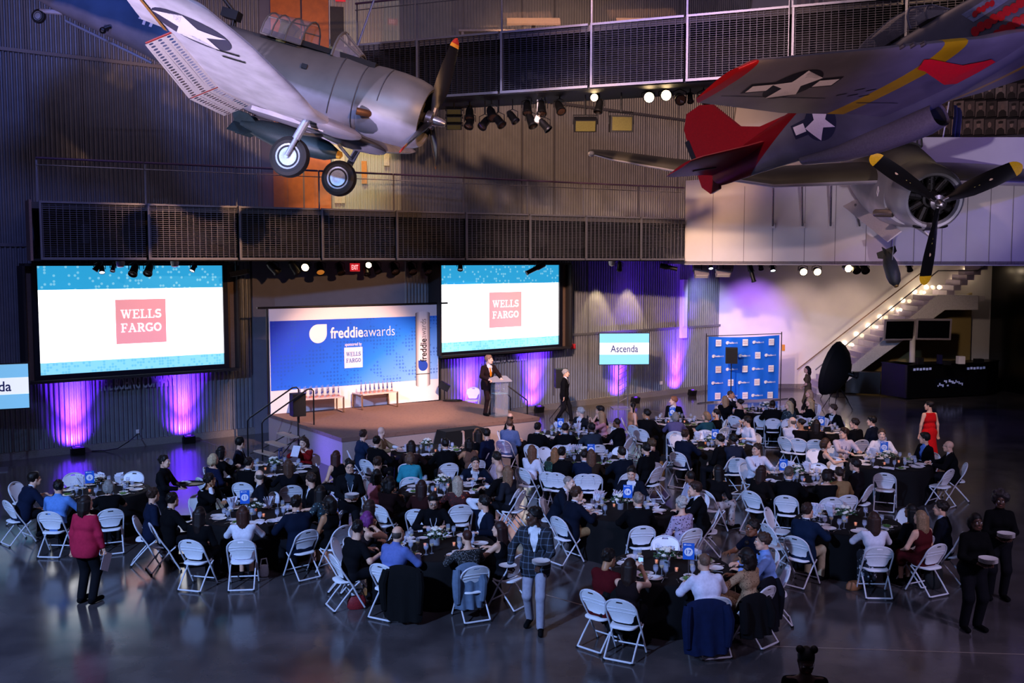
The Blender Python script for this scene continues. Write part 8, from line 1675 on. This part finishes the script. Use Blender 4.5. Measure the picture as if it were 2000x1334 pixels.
# ---- place settings, glasses, centrepieces, candles and number signs
FANS = {'6': (140, 148, 196, 231), '3': (1085, 1082, 1106, 1141), '9': (1105, 1128), '14': (1168, 1206), '17': (1304,), '2': (), '8': (1352, 1378, 1420), '7': (1560, 1568, 1628), '13': (1547, 1578), '12': (1704,), 'rf': (1598, 1622), '11': (450, 525)}
rr = random.Random(21)
for k, T in TP.items():
    nm = TN[k]; sig = ('table ' + NW[k]) if k in NW else nm; near = T.y < 21
    A = sorted(SEATS[k]); full = list(A)
    for i in range(10):
        a = i * 2 * PI / 10 + T.x
        if all(abs((a - b + PI) % (2 * PI) - PI) > .42 for b in full) and len(full) < 10: full.append(a)
    Z = .762
    def P_(a, r, dz=0, rz=0.0): return TR(T.x + r * math.cos(a), T.y + r * math.sin(a), Z + dz, a + rz)
    for i, a in enumerate(full):
        sal = rr.random() < .3
        if sal: place('salad_plate', P_(a, .66), 'small white plate of green salad on the ' + sig, 'salad plates on the ' + sig, mk_salad, 'plate')
        else: place('plate', P_(a, .66), 'plain white dinner plate on the ' + sig, 'white plates on the ' + sig, mk_plate, 'plate')
        place('water_goblet', P_(a + .24, .56), 'stemmed water goblet on the ' + sig, 'water goblets on the ' + sig, mk_goblet, 'glass')
        if rr.random() < .75: place('wine_glass', P_(a + .36, .47), 'tall stemmed wine glass on the ' + sig, 'wine glasses on the ' + sig, mk_wine, 'glass')
        if rr.random() < .5: place('used_napkin', P_(a - .3, .66, 0, rr.uniform(-1, 1)), 'crumpled white napkin lying on the ' + sig, 'crumpled napkins on the ' + sig, mk_flatnap, 'napkin')
        if near: place('fork', P_(a - .22, .7, 0, PI), 'steel fork on the ' + sig, 'forks on the ' + sig, mk_fork, 'cutlery'); place('knife', P_(a + .2, .71, 0, PI), 'steel knife on the ' + sig, 'knives on the ' + sig, mk_knife, 'cutlery')
        if rr.random() < .45: place('bread_plate', P_(a - .34, .5), 'small white side plate on the ' + sig, 'side plates on the ' + sig, lambda M: (lambda b: (b.lathe([(0, .003), (.05, .003), (.085, .014), (.088, .013), (.05, 0), (0, 0)], 18), b.build('bread_plate', M_china, M=M))[1])(MB()), 'plate')
    place('flower_centrepiece', TR(T.x - .05, T.y, Z, T.x), 'white flower centrepiece with green leaves on the ' + sig, None, mk_flowers, 'flowers')
    for i in range(2): a = i * 2.6 + T.y; place('votive_candle', P_(a, .24), 'lit glass votive candle on the ' + sig, 'votive candles on the ' + sig, mk_votive, 'candle')
    for px in FANS.get(k, ()):
        q = G(px, TABLE[k][1] - 12, Z); d = Vector((q.x - T.x, q.y - T.y)); d = d * min(1, .68 / max(.01, d.length)); place('folded_napkin', TR(T.x + d.x, T.y + d.y, Z, px), 'white napkin folded into a fan standing on the ' + sig, 'fan-folded napkins on the ' + sig, mk_napkin, 'napkin')
for k, px, py, num in (('6', 175, 932, '6'), ('11', 478, 971, '11'), ('steps', 548, 886, '16'), ('3', 1095, 826, '3'), ('9', 1156, 880, '9'), ('14', 1226, 960, '14'), ('17', 1345, 1077, '17'), ('2', 1313, 804, '2'), ('8', 1397, 848, '8'), ('7', 1605, 823, '7'), ('13', 1530, 908, '13'), ('12', 1727, 873, '12')):
    T = TP[k]; q = G(px, py, 1.12); d = Vector((q.x - T.x, q.y - T.y)); d = d * min(1, .72 / max(.01, d.length)); table_sign(TR(T.x + d.x, T.y + d.y, .762, math.atan2(q.y, q.x) - PI / 2 + (1.1 if k == 'steps' else 0)), num, ('blue table sign with a white disc reading ' + NW[num]) if k != 'steps' else 'blue table sign turned edge-on beside the woman in dark red')
# ---- things held, draped and put down
def held_plate(M, z, n, lab): 
    t = thing('plate_stack', lab, 'plate', M=M @ TR(*z)); 
    for i in range(n): b = MB(); b.lathe([(0, .004), (.07, .004), (.125, .02), (.13, .021), (.075, 0), (0, 0)], 20, M=Matrix.Translation((.0, 0, .018 * i))); b.build('plate', M_china, t)
STAND = [
 (170, 1178, 1, 'blouse', 'a82240', 'shoulder', '1c1210', 'l', 'paperdown', 75, -10, 'woman in red blouse standing at left holding a paper', dict(S=.97, B=1.12)),
 (322, 1010, 1, 'shirt', '0c0c10', 'short', '140e0c', 'l', 'tray', -5, 0, 'server in black carrying a dark tray past table eleven', dict(S=.96, hz=902, hpx=316)),
 (681, 1010, 1, 'suit', '0c0c10', 'curlyshort', '14100e', 'l', 'plates', -75, 0, 'server with glasses and black jacket carrying plates', dict(S=.97, shirt='2c3844', extras=('glasses', 'lanyardw'), hz=911, hpx=682)),
 (1045, 1228, 0, 'suit', '0d1420', 'short', '0e0a0a', 'd', 'plate1', -100, -60, 'man in dark plaid blazer and pale trousers carrying plates', dict(S=1.03, topmat=M_plaid, bc='9a98a8', stride=.55)),
 (1895, 1228, 1, 'shirt', '0a0a0c', 'bob', '0c0808', 'd', 'plates', -85, 0, 'server in black holding a stack of plates, nearer of two', dict(S=.98, B=1.15)),
 (1945, 1168, 1, 'shirt', '0a0a0c', 'afro', '2c2628', 'd', 'plates', -100, -10, 'server in black with curly grey hair, farther of two', dict(S=.97, B=1.1)),
 (1572, 1500, 1, 'blouse', '0a0a0c', 'twobuns', '0c0a0a', 'd', 'clasp', -95, 0, 'person with two hair buns and glasses at bottom edge', dict(S=.97, extras=('glasses',), pitch=28, hz=1286, hpx=1572)),
 (1820, 893, 1, 'dress', 'c01418', 'updo', '1a1210', 'l', 'down', 100, 45, 'woman in long red dress walking by the right tables', dict(S=.99, bot='longskirt', hz=793, hpx=1817)),
 (1578, 800, 1, 'tee', '5a4c34', 'shoulder', '140e0c', 'l', 'clasp', 160, 30, 'woman in olive jumpsuit standing by the round softbox', dict(S=.98, bc='5a4c34', hz=722, hpx=1579)),
 (1102, 824, 0, 'suit', '0c0c10', 'short', '9a9490', 'l', 'down', -12, -5, 'grey-haired man in black walking past the wall uplight', dict(stride=.8)),
 (953, 811, 0, 'suit', '24181a', 'short', '8a6c58', 'p', 'lectern', -52, 40, 'speaker in dark brown suit and orange tie at the lectern', dict(tie='d07818', zb=SZ, bc='24181a')),
]
if not globals().get('SKIP_PEOPLE'):
    for px, py, fem, top, tc, hair, hc, skin, pose, ang, yaw, label, o in STAND:
        o = dict(o); zb = o.pop('zb', 0); hz, hpx = o.pop('hz', None), o.pop('hpx', None); S = o.get('S', 1.0); q = G(px, py, zb)
        if hz: J = pose_joints('stand', fem, S, 3, 0, pose); q = G(hpx, hz, J['head'].z); q.z = 0
        M = TR(q.x, q.y, zb, math.radians(ang)); bd_, J = person(M, label, 'stand', bool(fem), top=top, tc=tc, hair=hair, hc=hc, skin=skin, pose=pose, yaw=yaw, lean=3, h=.014 if q.y < 22 else .018, B=o.pop('B', .95 if fem else 1.0), **o)
        if pose == 'plates': held_plate(M, (J['wL'] + J['wR']) / 2 + Vector((.1, 0, .03)), 4, 'stack of white plates carried by the ' + label.split(',')[0].split(' carrying')[0].split(' holding')[0])
        if pose == 'plate1': held_plate(M, J['wL'] + Vector((.07, .02, .04)), 3, 'stacked plates in the plaid blazer man\'s left hand'); held_plate(M, J['wR'] + Vector((.1, -.02, .02)), 1, 'single plate in the plaid blazer man\'s right hand')
        if pose == 'tray':
            t = thing('serving_tray', 'dark oval serving tray carried past table eleven', 'tray', M=M @ TR(.55, 0, 1.14)); b = MB(); b.lathe([(0, .0), (.24, 0), (.27, .025), (.265, .03), (.235, .01), (0, .01)], 24, sy=.8); b.build('tray', M_black, t); 
            tag(mk_flatnap(M @ TR(.42, .05, 1.155)), 'white cloth napkin on the dark serving tray', 'napkin')
        if pose == 'paperdown': b = MB(); b.box((0, 0, 0), (.2, .004, .28), rot=Matrix.Rotation(.45, 3, 'Y')); tag(b.build('paper_sheet', M_nap, M=M @ Matrix.Translation(J['wR'] + Vector((.02, -.03, -.2))), smooth=0), 'sheet of paper held by the woman in red blouse', 'paper')
def draped_coat(px, py, tk, label, col, low, wid=.25, sleeves=True):
    """coat hung over a chair back; px,py is the chair-back top centre"""
    T = TP[tk]; q = G(px, py, .86); ang = math.atan2(T.y - q.y, T.x - q.x); M = TR(q.x + math.cos(ang) * .2, q.y + math.sin(ang) * .2, 0, ang); b = MB(); N = 17; m = mat('coat_' + col, col, .9, var=.15, scale=14, spec=.2)
    rows = [(-.1, .62), (-.15, .75), (-.2, .85), (-.245, .87), (-.285, .83)] + [(-.3 - .05 * t, .8 - (.8 - low) * t) for t in (.15, .35, .55, .75, .9, 1.0)]; vs = []
    for r, (x, z) in enumerate(rows):
        t = max(0, (r - 4) / 6)
        for j in range(N):
            y = -1 + 2 * j / (N - 1); w_ = wid * (1 + .18 * math.sin(t * 2.6)); vs.append((x - .03 * math.cos(y * 9 + t) * t - .03 * t + .09 * t * abs(y) ** 2, y * w_, z - .07 * abs(y) ** 2.5 * (1 - t)))
    vs2 = [(x + .02, y * .97, z - .012) for x, y, z in vs]; o = len(vs); R_ = len(rows); fs = []
    for r in range(R_ - 1):
        for j in range(N - 1): a = (r * N + j, r * N + j + 1, (r + 1) * N + j + 1, (r + 1) * N + j); fs += [a, tuple(i + o for i in a[::-1])]
    per = list(range(N)) + [r * N + N - 1 for r in range(1, R_)] + [(R_ - 1) * N + j for j in range(N - 2, -1, -1)] + [r * N for r in range(R_ - 2, 0, -1)]; fs += [(per[i], per[(i + 1) % len(per)], per[(i + 1) % len(per)] + o, per[i] + o) for i in range(len(per))]
    b.add(vs, fs[:0]); b.v[-1] = np.array(vs + vs2); b.n = len(vs) * 2; b.f = [list(f) for f in fs]; b.m = [0] * len(fs)
    t = thing('draped_jacket', label, 'jacket', M=M); b.build('jacket_body', m, t, smooth=60)
    if sleeves:
        for s in (-1, 1): b = MB(); b.tube([(-.27, wid * .95 * s, .78), (-.33, wid * 1.08 * s, .6), (-.33, wid * 1.05 * s, .4), (-.32, wid * 1.0 * s, max(.2, low + .1))], [.06, .07, .06, .05], 10); b.build('sleeve', m, t)
draped_coat(790, 1103, 'front', 'long black coat draped over the blue-shirted man\'s chair', '08080a', .06, .27)
draped_coat(912, 1098, 'front', 'grey jacket hanging on the chair of the dotted black top', '5a6a80', .2, .19)
draped_coat(1378, 1168, '17', 'navy suit jacket draped over the white-shirted man\'s chair', '0e1a3c', .14, .27)
draped_coat(1494, 1128, '17', 'black jacket draped over the light blue shirt\'s chair', '0b0e18', .12, .25)
draped_coat(1468, 1158, '17', 'dark jacket draped behind the leopard print dress', '0a0a0e', .3, .22)
draped_coat(1218, 1148, '17', 'black leather jacket hung behind the bare-backed woman', '0b0b0d', .28, .22)
def bag(px, py, label, name, m, w_, h_, d_, strap=True, rz=.3):
    q = G(px, py); t = thing(name, label, 'bag', loc=q, rz=rz); b = MB(); b.lathe([(.0, 0), (.8, .02), (1, .2), (.95, .7), (.7, 1), (0, .95)], 18, M=Matrix.Diagonal((w_ / 2, d_ / 2, h_, 1))); b.build('body', m, t)
    if strap: b = MB(); b.tube([(-w_ * .4, 0, h_ * .85), (-w_ * .25, 0, h_ * 1.5), (w_ * .25, 0, h_ * 1.55), (w_ * .4, 0, h_ * .85)], .012, 6); b.build('strap', M_black if 'red' in label else m, t)
bag(697, 1189, 'small red woven handbag on the floor by the chair legs', 'handbag', mat('bag_red', '7c1820', .6, var=.4, scale=60), .3, .2, .12)
bag(516, 1126, 'white handbag standing on the floor beside the white dress', 'handbag', mat('bag_white', 'd8d4d8', .5), .16, .2, .1)
bag(1822, 1148, 'dark grey backpack on the floor under the right-hand chairs', 'backpack', mat('bag_dark', '16181a', .7), .34, .4, .24)
bag(1668, 1152, 'tan shoulder bag on the floor under the swirl skirt', 'handbag', mat('bag_tan', '8a5a38', .6), .3, .14, .14, False)
bag(1283, 932, 'brown paper box bag under the empty chair by table nine', 'gift_bag', mat('bag_kraft', 'a07a4c', .7), .4, .38, .34, False)
